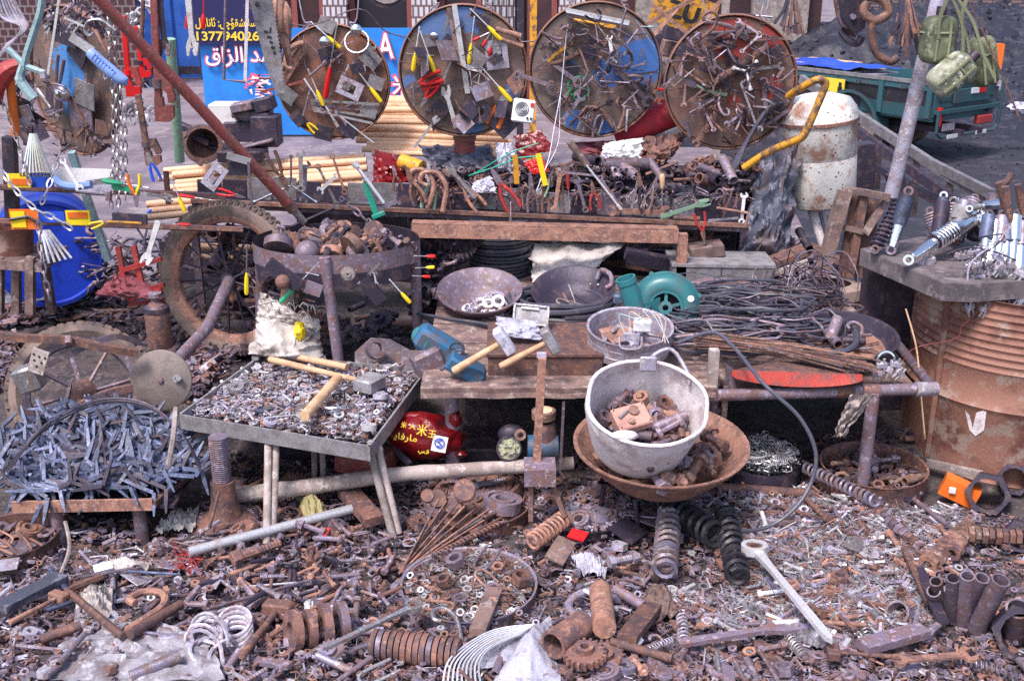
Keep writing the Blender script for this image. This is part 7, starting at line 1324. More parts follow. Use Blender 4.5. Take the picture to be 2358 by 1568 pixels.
for m_ in('dark','rust','iron'):mass('small_scrap','litter of %s scrap bits in the shade under the bench'%ADJ[m_],350,[(500,1060),(1300,1060),(2100,1000),(2120,1190),(1300,1160),(500,1200)],ong,('chip','bolt','curl','nut'),(.03,.07),m_,.03)
for m_,n in(('rust',300),('dark',250),('iron',400),('steeld',250)):
 for P_ in([(330,750),(560,810),(430,960),(400,860),(330,790)],[(-40,770),(40,790),(20,900),(60,1000),(-40,1010)]):mass('small_scrap','litter of %s scrap bits around the scrap wheel'%ADJ[m_],n//2,P_,ong,('chip','bolt','curl','nail','washer'),(.025,.08),m_,.05,.6)
LG=[(420,1260),(1240,1100),(1260,1260),(1240,1470),(640,1480),(560,1400),(480,1340)]
scat(210,[(450,1250),(900,1190),(940,1300),(900,1470),(640,1480),(560,1400)],ong,('bolt','rivet','bolt','rivet','boltnut','fat'),(.05,.10),('rust','iron','iron','steeld','steeld','rustl','dark'),lift=.05)
scat(120,[(-30,1200),(420,1230),(640,1400),(380,1470),(-30,1500)],ong,('bolt','rod','fat','bolt','ubolt','washer','plate','wbar','pipe','rivet'),(.05,.10),('rust','iron','steeld','dark','zinc','iron'),lift=.03)
scat(130,[(1240,1270),(1500,1250),(1540,1400),(1900,1480),(2100,1560),(1250,1590),(1240,1450)],ong,('bolt','nut','boltnut','rivet','spring','bar','washer','hook','bolt','chisel'),(.045,.09),('rust','iron','rustl','steeld','zinc','iron'),lift=.04)
scat(120,RIGHT,ong,('nail','nail','nail','bolt','rod','rivet','nut'),(.05,.09),('bright','steel','rust','rustl','steel'),lift=.06)
scat(110,[(480,1130),(960,1100),(980,1250),(560,1280)],ong,('bar','rod','ubolt','washer','bolt','hook','gear'),(.06,.12),('dark','iron','rust'),lift=.03)
scat(100,[(1560,1160),(1850,1140),(1850,1230),(1620,1270)],ong,('nut','bolt','nut','boltnut'),(.035,.06),('zinc','steeld','iron','steel'),lift=.05)
scat(100,LEFTB,ong,('bar','rod','pipe','ubolt','wbar','fat','hook','slab'),(.08,.2),('rust','iron','dark','woodd'),lift=.07,w=(.5,.9))
scat(46,[(-30,1330),(2400,1480),(2400,1600),(-30,1600)],ong,('wrench','hook','ubolt','gear','spring','flat','pipe','combo'),(.08,.14),('iron','steeld','zinc','rust','steel'),lift=.04)
scat(90,[(-30,1440),(640,1450),(1250,1500),(2400,1460),(2400,1600),(-30,1600)],ong,('wbar','bolt','hook','slab','fat','gear','bearing','chisel','fpipe'),(.07,.13),('rust','iron','iron','steeld'),lift=.03,w=(.5,1))
scat(70,[(560,740),(960,760),(940,850),(560,830)],lambda u,v:ong(u,v),('slab','bolt','fpipe','gear','hook'),(.07,.13),('dark','iron','rust'),'in the dark scrap beneath the drum ring stand',lift=.12)
scat(60,[(470,560),(700,560),(700,760),(520,760)],lambda u,v:at(u,v,4.6),('bar','rod','hook','fpipe'),(.12,.25),('dark','iron','rust'),'in the tangle behind the spoked wheel',lift=.05,tilt=.8)
scat(60,[(200,560),(370,560),(370,690),(200,690)],lambda u,v:at(u,v,4.5),('bar','hook','ubolt','chisel'),(.08,.16),('dark','iron','steeld'),'behind the red stand',lift=.05,tilt=.8)
scat(50,[(960,560),(1090,560),(1060,640),(960,760)],lambda u,v:at(u,v,4.35),('fpipe','gear','slab','hook'),(.1,.16),('dark','iron'),'among the castings left of the wire ring stack',lift=.03,tilt=.8)
scat(50,[(1400,570),(1900,570),(1900,650),(1450,640)],lambda u,v:at(u,v,4.6),('slab','bar','fpipe','hook','wbar'),(.12,.3),('dark','iron','rust','woodd'),'in the shade around the steel toolbox',lift=.03,tilt=.5)
tc=TRAYC
def trs(u,v):return onz(u,v,TZ-.028)
TP=[(430,962),(845,1022),(965,862),(610,832)]
for m_,n in(('zinc',1100),('steeld',800),('steel',500),('rustl',350),('bright',450),('rust',250)):mass('small_nuts','fill of %s small nuts, washers and screws in the stand tray'%ADJ[m_],n,TP,trs,('nut','washer','bolt','bolt','curl'),(.014,.036),m_,.032)
scat(230,TP,trs,('nut','washer','bolt','boltnut','rivet','washer','bearing'),(.026,.058),('zinc','steeld','steel','rustl','bright','zinc'),'in the square tray of nuts',lift=.045)
for r in(('hammers',622,850,870,910,['wood','grey'],'pale wooden handled hammer crossing the nut tray with grey head',.05,.62),('fat',640,832,800,866,'wood','upper pale wooden handle lying in the nut tray',.05,.6),('fat',703,990,780,900,'wood','short round wooden handle standing out at the front of the nut tray',.06,.75),
 ('screw',655,862,602,824,['steel','red'],'red-handled driver on the back corner of the nut tray',.05),('wrench',690,925,800,905,'bright','bright flat spanner under the hammer handles',.05),('sciss',780,895,845,880,['chrome','chrome','chrome'],'shiny shackle pair beside the hammer in the tray',.05),('rod',612,970,690,962,'bright','white metal bar at the front of the nut tray',.04),('ubolt',770,965,770,925,'chrome','chrome shackle standing in the tray',.06),('washer',588,950,622,950,'bluesteel','largest blue-grey washer at the front left of the tray',.04)):
 a,b_=onz(r[1],r[2],TZ),onz(r[3],r[4],TZ);lay(r[0],a+V((0,0,r[7]-.03)),b_+V((0,0,r[7]-.03)),V((0,0,1)),r[6],r[5],w=r[8]if len(r)>8 else 1)
def spsurf(u,v):
 z=SZ;f=sm(1180,960,v);return at(u,v,2.93+.34*f)
SPP=[(15,1010),(110,955),(230,935),(340,950),(420,1010),(450,1065),(400,1100),(345,1122),(40,1130),(0,1095)]
solo('spike_core',MB().blob(at(225,1085,3.22),.235,.17,.125,.15),'dark','dark mass of buried spikes inside the blue-grey spike heap',kind='stuff')
for i in range(290):
 u,v=pick(SPP);p=spsurf(u,v)+V((0,-.012,.005));g_=random.gauss(-.3,.45);d=V((math.cos(g_),random.uniform(-.3,.1),math.sin(g_))).normalized()*random.uniform(.09,.12)*random.choice([-1,1]);n_=V((random.uniform(-.25,.25),-1,random.uniform(.4,.9))).normalized();d=(d-n_*d.dot(n_)*.8)
 z_='on the crest' if v<1000 else 'near the front edge' if v>1120 else 'in the middle';h_='left' if u<150 else 'right' if u>320 else 'central'
 lay('spike',p-d/2,p+d/2,n_,'blue-grey bent spike %s of the heap, %s part'%(z_,h_),random.choice(['bluesteel','bluesteel','bluesteel','dark']),'spikes %s, %s'%(z_,h_),flip=random.choice([-1,1]))
for k in range(3):solo('iron_strap',MB().tube(curve([at(5+8*k,1085,2.95),at(110,985-6*k,3.0),at(230,930-5*k,3.1),at(340,938-4*k,3.1),at(420,1000,3.0),at(462,1075+6*k,2.95)],6),.0035,4),'dark','%s strap of the band over the crest of the spike heap'%['lower','middle','upper'][k],'strap')
solo('straw_rope',MB().tube(curve([at(405,940,3.0),at(400,1000,2.9),at(388,1070,2.88)],6),.008,6),'woodg','frayed straw rope lying down the right of the spike heap','rope');solo('straw_rope',MB().tube(curve([at(150,1200,2.85),at(160,1260,2.8),at(140,1320,2.75)],6),.006,6),'woodg','short yellow rope hanging by the left leg of the spike tray','rope')
mass('spike_fill','inner blue-grey spikes packed between the top ones in the heap',420,SPP,lambda u,v:spsurf(u,v)+V((0,.02,0)),('chip',),(.06,.09),'bluesteel',.01,.6)
def fill(n,Mx,r,z,kinds,L,ms,phrase,lift=.02,w=(1,1)):
 for _ in range(n):
  a=random.uniform(0,6.283);q=r*math.sqrt(random.random());p=Mx@V((q*math.cos(a),q*math.sin(a),z+random.uniform(0,lift)));k=random.choice(kinds);m_=random.choice(ms);d=(Mx.to_3x3()@rdir(.4))*random.uniform(*L)*(.6 if k in('nut','washer')else 1);nm,ct=NAMES[k]
  lay(k,p-d/2,p+d/2,V((random.uniform(-.4,.4),random.uniform(-.6,.2),1)).normalized(),'%s %s %s'%(ADJ[m_],nm.replace('_',' '),phrase),m_,'%s %ss %s'%(ADJ[m_],ct,phrase),w=random.uniform(*w))
fill(60,POT[0],POT[1]*.70,.035,('bolt','boltnut','rod','nut','fpipe'),(.06,.11),('rust','iron','rustl','iron'),'inside the aluminium pot',.055)
fill(64,BAS[0],BAS[1]*.72,.055,('boltnut','bolt','boltnut','nut'),(.09,.15),('rust','iron','rustl','hide'),'in the wide rusty basin',.05,(1,1.3))
fill(40,WM1@Matrix.Translation((.02,-.03,0)),.075,.015,('washer','nut','bearing','bolt','ubolt'),(.04,.07),('steeld','zinc','iron','white'),'in the brown wok',.02)
fill(7,WM2,.05,.02,('rod','wbar','hook'),(.06,.12),('rust','iron','woodg'),'in the black wok',.01)
fill(14,GM,.10,.02,('bolt','plate','hook'),(.04,.09),('zinc','iron','rustl'),'in the galvanised basin',.03)
solo('white_adapter',MB().box(at(1480,748,3.42),(.06,.05,.035),Matrix.Rotation(R(-8),3,'Z'),bev=.004),'white','white plastic adapter with wires in the galvanised basin','adapter')
for k in range(3):solo('loose_wire',MB().tube(curve([at(1440+14*k,770,3.4),at(1425+25*k,725-6*k,3.42),at(1470+15*k,735,3.38),at(1500+16*k,720+8*k,3.36),at(1540-8*k,790,3.3)],6),.0018,4),['teala','woodl','bag'][k],'%s wire curling out of the galvanised basin'%['blue-grey','cream','whitish'][k],'wire')
for k,(u,v)in enumerate(((1125,700),(1140,712),(1128,722),(1147,694))):solo('white_ring',MB().ring(0,0,.025,.014,0,.006,20,Matrix.Translation(at(u,v,3.93-.01*k))@Matrix.Rotation(R(25+9*k),4,'X')),'pinkw','%s of the pinkish white rings in the brown wok'%['left','lower right','lowest','top'][k],'ring')
def rtray(u,v,ru,h,m_,label,name='round_tray',cat='tray'):
 p=ong(u,v);r=ru*px(p.y,v);dish(name,label,cat,p-V((0,0,.01)),r,h,m_,flare=.97,lip=.004,inner=True);return Matrix.Translation(p),r
t1,q1=rtray(1105,1185,116,.06,'rust','upper rusty round tray of strips and caps under the bench edge');t2,q2=rtray(1342,1190,118,.045,'dark','black round tray of mixed nuts below the upright');t3,q3=rtray(1080,1385,155,.07,'steeld','round tin sieve heaped with fine nails in the foreground','sieve','sieve')
t4,q4=rtray(2005,1125,118,.10,'rust','round rusty pan of springs and bolts beside the drum','round_pan','pan');t5,q5=rtray(30,1265,105,.06,'rust','rusty round pan of caps at the left edge by the spike tray','round_pan','pan')
def dsurf(Mx,r,z0=.015):
 def f(u,v):a=random.uniform(0,6.283);q=r*.92*math.sqrt(random.random());return Mx@V((q*math.cos(a),q*math.sin(a),z0))
 return f
BX=[(0,0),(1,0),(1,1),(0,1)]
for m_,n in(('bright',600),('rustl',400),('rust',500),('steel',400)):mass('loose_nails','fine %s nails filling the round sieve'%ADJ[m_],n,BX,dsurf(t3,q3),('nail','nail','washer'),(.025,.05),m_,.05)
for m_,n in(('zinc',120),('iron',250),('rust',150)):mass('small_nuts','%s small nuts filling the black round tray'%ADJ[m_],n,BX,dsurf(t2,q2),('nut','bolt','chip'),(.02,.045),m_,.03)
for m_,n in(('rust',200),('iron',160)):mass('small_scrap','%s scrap bits filling the upper rusty tray'%ADJ[m_],n,BX,dsurf(t1,q1),('chip','curl','bolt'),(.03,.06),m_,.04);mass('small_scrap','%s scrap bits filling the spring pan'%ADJ[m_],120,BX,dsurf(t4,q4,.04),('chip','nut','bolt'),(.02,.04),m_,.03)
fill(36,t1,q1*.85,.03,('bar','bearing','wbar','spring','gear','bolt','plate'),(.08,.14),('rust','iron','rust','steeld'),'in the upper rusty tray',.04);fill(36,t2,q2*.85,.03,('nut','bearing','boltnut','fpipe','washer'),(.05,.08),('zinc','iron','steeld','rust'),'in the black round tray',.02)
fill(26,t3,q3*.85,.05,('bolt','washer','rod','ubolt','nut'),(.05,.10),('rust','iron','rustl'),'in the nail sieve',.03);fill(24,t4,q4*.8,.05,('bolt','rivet','fpipe','nut','bolt','boltnut'),(.06,.10),('rust','iron','steeld','hide'),'in the round spring pan',.03);fill(14,t5,q5*.8,.03,('washer','bearing','ubolt','plate'),(.07,.11),('rust','iron','rustl'),'in the pan at the left edge',.03)
mbk=thing('wire_mesh_basket','black wire mesh basket heaped with bright spring hooks','basket',at(1755,1110,3.3));BK=Matrix.Translation(at(1755,1108,3.36));rk_=84*px(3.36,1050)
for z in(0,.03,.06,.09,.112):part(mbk,'hoop',MB().tube([BK@V((rk_*math.cos(a*.2618),rk_*.9*math.sin(a*.2618),z))for a in range(24)],.003,4,closed=True),'black')
b=MB()
for k in range(48):
 a=k*math.pi/24
 for s_ in(-.3,.3):b.tube([BK@V((rk_*math.cos(a+s_*z/.11),rk_*.9*math.sin(a+s_*z/.11),z))for z in(0,.055,.11)],.0016,3,cap=False)
part(mbk,'mesh_wires',b,'black')['kind']='stuff';part(mbk,'backing',MB().lathe([(.001,0),(rk_*.96,0),(rk_*.96,.08)],24,BK),'dark')
mass('spring_hooks','small bright springs and hooks in the mesh basket',260,BX,dsurf(BK,rk_,.085),('curl','bolt','curl'),(.02,.045),'bright',.03);fill(36,BK,rk_*.85,.10,('hook','spring','hook'),(.04,.06),('bright','steel'),'in the mesh basket',.03,(1,1.4))
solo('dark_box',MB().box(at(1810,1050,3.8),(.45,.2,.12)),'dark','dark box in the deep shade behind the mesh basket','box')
random.seed(5)
for k in range(90):
 u,v=random.uniform(1590,1850),random.uniform(690,800);c=onz(u,v,BZ+.02+.03*random.random());r=random.uniform(.08,.20);a0=random.uniform(0,6.28);pts=[]
 for i in range(26):a=a0+i*.25;rr=r*(1+.6*noise.noise(V((i*.3,k,2))));pts.append(c+V((rr*1.25*math.cos(a),rr*.55*math.sin(a),.03*noise.noise(V((i*.3,k,9)))+.0009*k)))
 solo('black_cable',MB().tube(pts,random.choice([.0025,.004,.0055]),5),random.choice(['cable','cable','iron','dark']),'black cable strand in the pile right of the blower, %s, %s'%('near its front' if v>745 else 'near its back','by the blower' if u<1710 else 'by the pan' if u>1820 else 'midway'),'cable','cables right of the blower %d %d'%(v>745,(u>1710)+(u>1820)))
for k in range(26):
 c=at(random.uniform(1790,1930),random.uniform(640,710),4.05+random.uniform(-.12,.12));r=random.uniform(.05,.14);a0=random.uniform(0,6.28);ax=V((random.uniform(-1,1),random.uniform(-1,0),random.uniform(-.2,1.2))).normalized();q=ax.to_track_quat('Z','Y').to_matrix()
 solo('wire_loop',MB().tube([c+q@V((r*(1+.3*noise.noise(V((i*.3,k,1))))*math.cos(a0+i*.3),r*math.sin(a0+i*.3),.04*noise.noise(V((i*.2,k,6)))))for i in range(24)],.0022,4),random.choice(['iron','steeld','dark','dark']),'thin loop in the wire tangle behind the cable pile','wire','wire loops in the tangle')
solo('tyre_piece',MB().lathe([(.16,0),(.2,.02),(.19,.06),(.13,.07)],32,Matrix.Translation(at(1880,690,4.15))@Matrix.Scale(.6,4,(0,1,0))),'rubber','dark rubber ring beneath the wire tangle','ring')
solo('clay_pot_rim',MB().ring(0,0,.13,.085,0,.05,32,Matrix.Translation(at(1660,685,4.1))@Matrix.Scale(.8,4,(0,1,0))),'iron','flat grey-brown ring plate right behind the blower','ring')
for k in range(40):
 a,b_=at(1625+random.uniform(-30,30),765+random.uniform(0,28)+k*.4,3.42),at(1985+random.uniform(-45,45),840+random.uniform(-16,20),3.28-.002*k);solo('steel_strip',MB().tube([a,a.lerp(b_,.5)+V((0,0,.012)),b_],.0028,4),random.choice(['rust','rustl','rust','hide','steeld']),'thin rusty welding rod in the bundle on the red tray','rod','thin rods bundled on the red tray')
rt=thing('red_tray','orange-red shallow tray under the bundle of thin rods','tray',at(1835,875,3.3));part(rt,'body',MB().grid(lambda i,j:at(1686+300*i,852+(14+20*math.sin(math.pi*i)**.6)*j+10*i,3.20-.03*j),30,4),'redo');part(rt,'floor',MB().grid(lambda i,j:at(1686+300*i,852+10*i-24*j*math.sin(math.pi*i),3.202+.12*j),30,4),'rust')
pn,PM=tdish('iron_pan','wide dark frying pan holding rust dust at the right of the bench','pan',1945,800,3.50,112,.05,'dark',R(8),flare=.9)
part(pn,'rust_dust',MB().lathe([(.001,.012),(112*px(3.5)*.8,.010)],32,PM),'rustl');fill(12,PM,.1,.02,('fpipe','ubolt','hook','bar'),(.07,.13),('iron','rust','dark'),'in the frying pan',.02)
solo('grey_cylinder',MB().cyl(at(1912,780,3.48),at(1932,730,3.5),.020,n=18),'iron','short grey cylinder standing tilted in the frying pan','cylinder');solo('rubber_hose',MB().tube(curve([at(1880,805,3.4),at(1930,812,3.36),at(1968,795,3.4),at(1972,765,3.5)],6),.011,8),'cable','curved black hose lying in the frying pan','hose')
solo('billiard_ball',MB().blob(at(1825,738,3.75),.025,.025,.025,0,nu=24,nv=16),'ball','orange ball with a blue side among the black cables','ball')
for k,(u,v)in enumerate(((2030,840),(2045,850),(2062,838),(2070,856),(2020,858))):clamp(u,v,3.27,.032,'grey wire clamp at the right end of the bench','wire clamps at the right end of the bench')
solo('steel_ring',MB().ring(0,0,.030,.024,0,.012,24,Matrix.Translation(at(2038,828,3.3))@Matrix.Rotation(R(75),4,'X')),'chrome','shiny ring standing on the wire clamps','ring')
solo('black_cable',MB().tube(curve([at(1560,790,3.3),at(1640,765,3.3),at(1690,800,3.22),at(1760,885,3.0),at(1840,960,2.95),at(1878,1040,2.92),at(1868,1110,2.9),at(1830,1170,2.86),at(1770,1212,2.84),at(1700,1225,2.9)],8),.006,8),'cable','long black cable sweeping from the bench down in a wide loop','cable')
for k in range(5):solo('black_cable',MB().tube(curve([at(960+10*k,722+6*k,3.95),at(1040,735+7*k,3.85),at(1130+8*k,750+6*k,3.75),at(1190,785,3.6)],6),.0065,6),'cable','black cable on the bench left of the tin, %s from the back'%ORD[k],'cable')
# ---- individual foreground pieces ----
def G(rows,off=.045):
 for i,r in enumerate(rows):T(r[0],r[1],r[2],r[3],r[4],'g',r[5],r[6],off=off+.003*(i%4)+(.04 if r[0]=='ratchet' else 0),**(r[7]if len(r)>7 else{}))
G([('ratchet',1722,1318,1908,1556,['bright','bright'],'big bright ratchet ring spanner pointing to the lower right',dict(w=1.1,name='ratchet_spanner')),
 ('ratchet',965,1462,748,1570,['steel','steel'],'worn steel ring spanner slanting across the bottom centre',dict(w=1.25)),('adj',1560,1525,1840,1480,['iron','bright','iron'],'bright-ended cranked spanner at the bottom right',dict(w=.8)),
 ('fat',440,1318,828,1212,'bright','long silver tube lying across the scrap below the nut tray',dict(w=.42)),('fspring',1222,1300,1305,1238,'rustl','short tight rusty coil spring by the red packet',dict(w=1.25)),
 ('fspring',1500,1195,1650,1300,'black','large black coil spring slanting under the basin',dict(w=1)),('fspring',1527,1378,1538,1240,'steeld','grey coil spring standing out left of the black one',dict(w=1)),
 ('fspring',1694,1395,1666,1235,'black','large black coil spring nearest the ratchet spanner',dict(w=.8)),('strut',1832,1108,2015,1200,'steeld','long grey spring strut lying before the round pan',dict(w=1)),
 ('lkey',160,1400,290,1510,'rust','thick rusty bent rod on the grey sacking',dict(w=1.3)),('fat',305,1510,420,1440,'rust','rusty bent bar resting on the grey sacking',dict(w=1)),
 ('hook',300,1500,420,1420,'rustl','light rusty curved bar beside the bent rod'),('lkey',180,1420,120,1345,'bluesteel','blue-grey bent rod above the blue-black bar',dict(w=1.5)),
 ('slab',8,1445,150,1370,'tarp','blue-black square bar at the left edge',dict(w=.8)),('hammers',30,1480,150,1415,['rustl','rustl'],'light brown worn wooden lump beside the blue-black bar',dict(w=1)),
 ('plate',-20,1345,50,1335,'zinc','grey drilled plate at the left edge'),('hammers',560,1560,650,1440,['rust','rust'],'brown forged hammer-shaped fork end at bottom left of centre',dict(w=1.0)),
 ('ring',170,1368,330,1340,'iron','brown ring-ended bar lying left of centre',dict(w=1)),('rod',300,1352,420,1360,'bluesteel','thin blue-grey rod lying left of centre',dict(w=1)),
 ('slab',800,1170,865,1245,'rust','wedge-shaped sledge head under the tray stand leg',dict(w=.9)),('fat',1405,1520,1545,1560,'rust','long tapered punch at the bottom right of centre',dict(w=1)),
 ('slab',1440,1520,1500,1440,'rust','square brown block with sloping top at the bottom',dict(w=.7)),('fat',1390,1510,1380,1420,'rustl','dumbbell shaped iron piece at the bottom',dict(w=2)),
 ('gear',1300,1570,1390,1540,'rust','large brown iron collar at the bottom edge',dict(w=1)),('fpipe',1270,1550,1340,1500,'rust','wide brown bush at the bottom centre',dict(w=2)),
 ('fpipe',1415,1400,1480,1440,'iron','round headed piece right of the hose ring'),('bolt',540,1340,650,1300,'rust','thick threaded bolt below the silver tube',dict(w=1)),
 ('boltnut',1400,1345,1470,1330,'zinc','zinc bolt with nut left of the grey spring',dict(w=1.2)),('bar',1060,1420,1110,1360,'woodd','flat brown bar stuck in the nail sieve',dict(w=4)),
 ('slab',1100,1500,1140,1400,'woodd','broad flat bar leaning on the rim of the nail sieve',dict(w=.6)),('rod',1380,1215,1650,1240,'steeld','thin rod lying below the basin',dict(w=.4)),
 ('wbar',1750,1190,1905,1235,'rust','drilled rusty strip lying under the cable loop',dict(w=.6)),('fat',1850,1180,1900,1230,'rust','rusty round bar below the grey strut',dict(w=.8)),
 ('rod',2100,1185,2175,1245,'iron','dark rod above the nut chain',dict(w=2)),('wbar',2110,1345,2165,1475,'dark','dark long flat bar pointing down at the right',dict(w=.9)),
 ('bar',2075,1300,2130,1430,'rust','long brown strip beside the dark flat bar',dict(w=1.5)),('pipe',1860,1470,1990,1478,'rustl','light rusty bar by the round socket end',dict(w=.8)),
 ('hammers',2090,1560,1900,1545,['rust','rust'],'long rusty lever at the bottom right edge',dict(w=.8)),('wrench',2050,1565,2240,1550,'rustl','light rusty spanner at the bottom right',dict(w=1.3)),
 ('slab',1980,1540,2120,1500,'iron','large brown cast plate at the bottom right',dict(w=.8)),('rod',560,1385,720,1372,'bright','thin white strip lying in the bolt heap',dict(w=.8)),
 ('bar',480,1440,720,1370,'iron','long dull strip crossing the bolt heap',dict(w=1)),('strut',1000,1320,1150,1245,'rust','thin long rusty spring arching above the sieve',dict(w=.6)),
 ('lock',1480,1240,1520,1215,'iron','small brown case under the basin'),('chisel',780,1480,720,1420,'iron','pointed cold chisel above the gear wheels',dict(w=1.4)),
 ])
def roll(u0,v0,u1,v1,n,r,m_,name,label,grp,cat,hexo=False,lift=.05,th=.8):
 a,b_=ong(u0,v0)+V((0,0,lift)),ong(u1,v1)+V((0,0,lift));d=(b_-a);q=d.normalized().to_track_quat('Z','Y').to_matrix().to_4x4();L_=d.length/n
 me=MB().ring(0,0,1,.45,0,L_*th/r,26,hexo=hexo).mesh(name)
 for k in range(n):
  o=bpy.data.objects.new(name,me);link(o);setm(o,random.choice(m_));s_=r*random.uniform(.94,1.04);o.matrix_basis=Matrix.Translation(a+d*((k+.1)/n))@q@Matrix.Rotation(random.uniform(0,1),4,'Z')@Matrix.Scale(s_,4);tag(o,label%(ORD+['thirteenth','fourteenth','fifteenth','last'])[min(k,15)].replace('topmost','first'),cat,grp)
roll(860,1520,1060,1545,14,.040,['rust','iron','rust'],'thick_washer','%s thick washer from the left in the roll at the bottom','washers in the bottom roll','washer')
for i,(u,v,r_)in enumerate(((668,1500,.055),(705,1495,.052),(742,1490,.06),(778,1480,.058))):
 roll(u,v,u+24,v-4,1,r_,['iron','rust'],'gear_ring' if i else 'bearing_ring',['leftmost standing ring beside the drilled fork end%s','toothed ring second of the four standing rings%s','large ring third of the four standing rings%s','rightmost of the four standing rings%s'][i].replace('%s',' (%s)')if 0 else['leftmost of the four standing iron rings, %s','second of the four standing iron rings, %s','third of the four standing iron rings, %s','rightmost of the four standing iron rings, %s'][i],None,'ring',lift=.06)
roll(2130,1330,2195,1265,7,.030,['rustl','hide','rust'],'large_nut','%s large rusty nut in the chain pointing to the pipes','nuts in the steep chain','nut',True,.04);roll(2185,1310,2225,1240,7,.027,['rust','hide','rustl'],'large_nut','%s large nut in the short chain above the pipe row','nuts in the short chain','nut',True,.05)
roll(2205,1262,2345,1270,9,.026,['rust','hide'],'large_nut','%s large nut in the level chain at the right edge','nuts in the level chain','nut',True,.05);roll(1990,1180,2120,1290,12,.018,['rust','iron'],'medium_nut','%s medium nut in the thin chain through the nail heap','nuts in the thin chain','nut',True,.04)
for i,(u0,v0,u1,v1,r_)in enumerate(((2155,1338,2165,1420,.016),(2195,1330,2190,1440,.018),(2228,1325,2215,1450,.018),(2262,1330,2225,1420,.019),(2305,1335,2245,1465,.023),(2290,1370,2250,1440,.016),(2065,1410,2090,1440,.034),(2345,1400,2330,1480,.03),(2150,1360,2165,1420,.018))):
 b_=ong(u1,v1)+V((0,0,.02));a=at(u0,v0,b_.y-(.05 if i!=6 else.03));solo('pipe_offcut',MB().lathe([(r_*.8,0),(r_,0),(r_,(b_-a).length),(r_*.8,(b_-a).length)],20,Matrix.Translation(a)@(b_-a).to_track_quat('Z','Y').to_matrix().to_4x4(),closed=True),'iron' if i!=6 else 'steeld',['leftmost thin pipe of the row under the nut chain','second pipe from the left in the row','third pipe from the left in the row','fourth pipe from the left in the row','widest longest pipe at the right of the row','thin pipe hidden behind the widest pipe','large round socket end facing up left of the pipe row','wide short pipe cut by the right edge','small pipe tucked before the leftmost pipe'][i],'pipe')
for i,(u,v,r_,h_)in enumerate(((2270,1170,.070,.14),(2330,1130,.055,.10),(2345,1260,.05,.10),(2350,1500,.075,.13),(2340,1460,.05,.08))):
 q=V((-.5,-1,.45)).normalized();solo('hex_sleeve',MB().ring(0,0,r_,r_*.72,0,h_,hexo=True,M=Matrix.Translation(ong(u,v)+V((0,0,r_*.8)))@q.to_track_quat('Z','Y').to_matrix().to_4x4()@Matrix.Translation((0,0,-h_/2))),'dark',['large black hexagonal sleeve by the orange box','smaller black sleeve behind the large one at the right edge','black sleeve right of the level nut chain','large black hexagonal sleeve in the bottom right corner','round black sleeve above the corner sleeve'][i],'sleeve')
for k in range(22):
 c=ong(random.uniform(470,520),random.uniform(1460,1540))+V((0,0,random.uniform(.02,.06)));q=V((random.uniform(-1,1),random.uniform(-1,0),random.uniform(-.3,1))).normalized().to_track_quat('Z','Y').to_matrix();r=random.uniform(.035,.05)
 solo('steel_ring',MB().tube([c+q@V((r*math.cos(a*.449),r*math.sin(a*.449),0))for a in range(12)],.0055,6),'zinc','open grey steel ring in the tied bundle at bottom left','ring','rings in the bottom left bundle')
for k in range(5):c=ong(545,1500-4*k)+V((0,0,.03+.01*k));solo('steel_ring',MB().tube([c+V((.042*math.cos(a*.314),.036*math.sin(a*.314),.02*math.sin(a*.314)))for a in range(20)],.006,6,closed=True),'zinc','%s ring of the neat stack right of the ring bundle'%['lowest','second','middle','fourth','top'][k],'ring')
c=ong(1365,1410)+V((0,0,.03));solo('hose_ring',MB().tube([c+V((.067*math.cos(a*.26),.062*math.sin(a*.26),.012*math.cos(a*.26)))for a in range(22)],.012,9),'steeld','open grey-blue hose ring with white tip in the foreground','hose')
G([('rod',1345,1395,1420,1440,'white','white tip of pipe lying inside the hose ring',dict(w=2))])
def gcloth(name,pts,m_,label,cat,amp=.02,seed=0,lift=.03,dome=.03,nu=28,nv=22):
 c=[ong(*p)for p in pts]
 def fn(i,j):
  e=1+.15*noise.noise(V((j*4,i*4,seed)));p=c[0].lerp(c[1],.5+(i-.5)*e).lerp(c[3].lerp(c[2],.5+(i-.5)*e),j);return p+V((0,0,lift+dome*math.sin(math.pi*i)*math.sin(math.pi*j)+amp*(.6-1.8*abs(noise.noise(V((i*4,j*4,seed))))-abs(noise.noise(V((i*9,j*9,seed)))))))
 return solo(name,MB().grid(fn,nu,nv),m_,label,cat)
gcloth('grey_sacking',[(200,1420),(480,1490),(520,1600),(90,1600)],'sackg','grey-white woven sacking spread at the bottom left corner','sacking',lift=.035,dome=.01);gcloth('wet_rag',[(195,1370),(265,1375),(260,1445),(170,1450)],'sack','crumpled whitish rag left of centre in the foreground','rag',.025,3)
gcloth('khaki_rag',[(680,1160),(745,1180),(760,1210),(705,1225)],'cloth','folded khaki yellow rag behind the tray stand leg','rag',.02,5,dome=.05);gcloth('plastic_scrap',[(1305,1290),(1400,1310),(1395,1350),(1345,1345)],'bag','torn clear plastic scrap above the hose ring','plastic',.025,6);gcloth('brown_leather',[(1490,1365),(1560,1375),(1555,1440),(1470,1440)],'woodd','brown leather flap at the foot of the grey spring','leather',.015,7)
gcloth('white_rag',[(255,1310),(350,1320),(340,1345),(240,1345)],'sack','pale twisted rag behind the leg of the spike tray','rag',.02,8);gcloth('old_rag',[(380,1210),(460,1190),(450,1240),(360,1245)],'sack','grey torn rag left of the screw jack foot','rag',.03,9);gcloth('paper_scrap',[(700,1402),(735,1415),(728,1450),(705,1450)],'white','torn white paper scrap in the bolt heap','paper',.012,10)
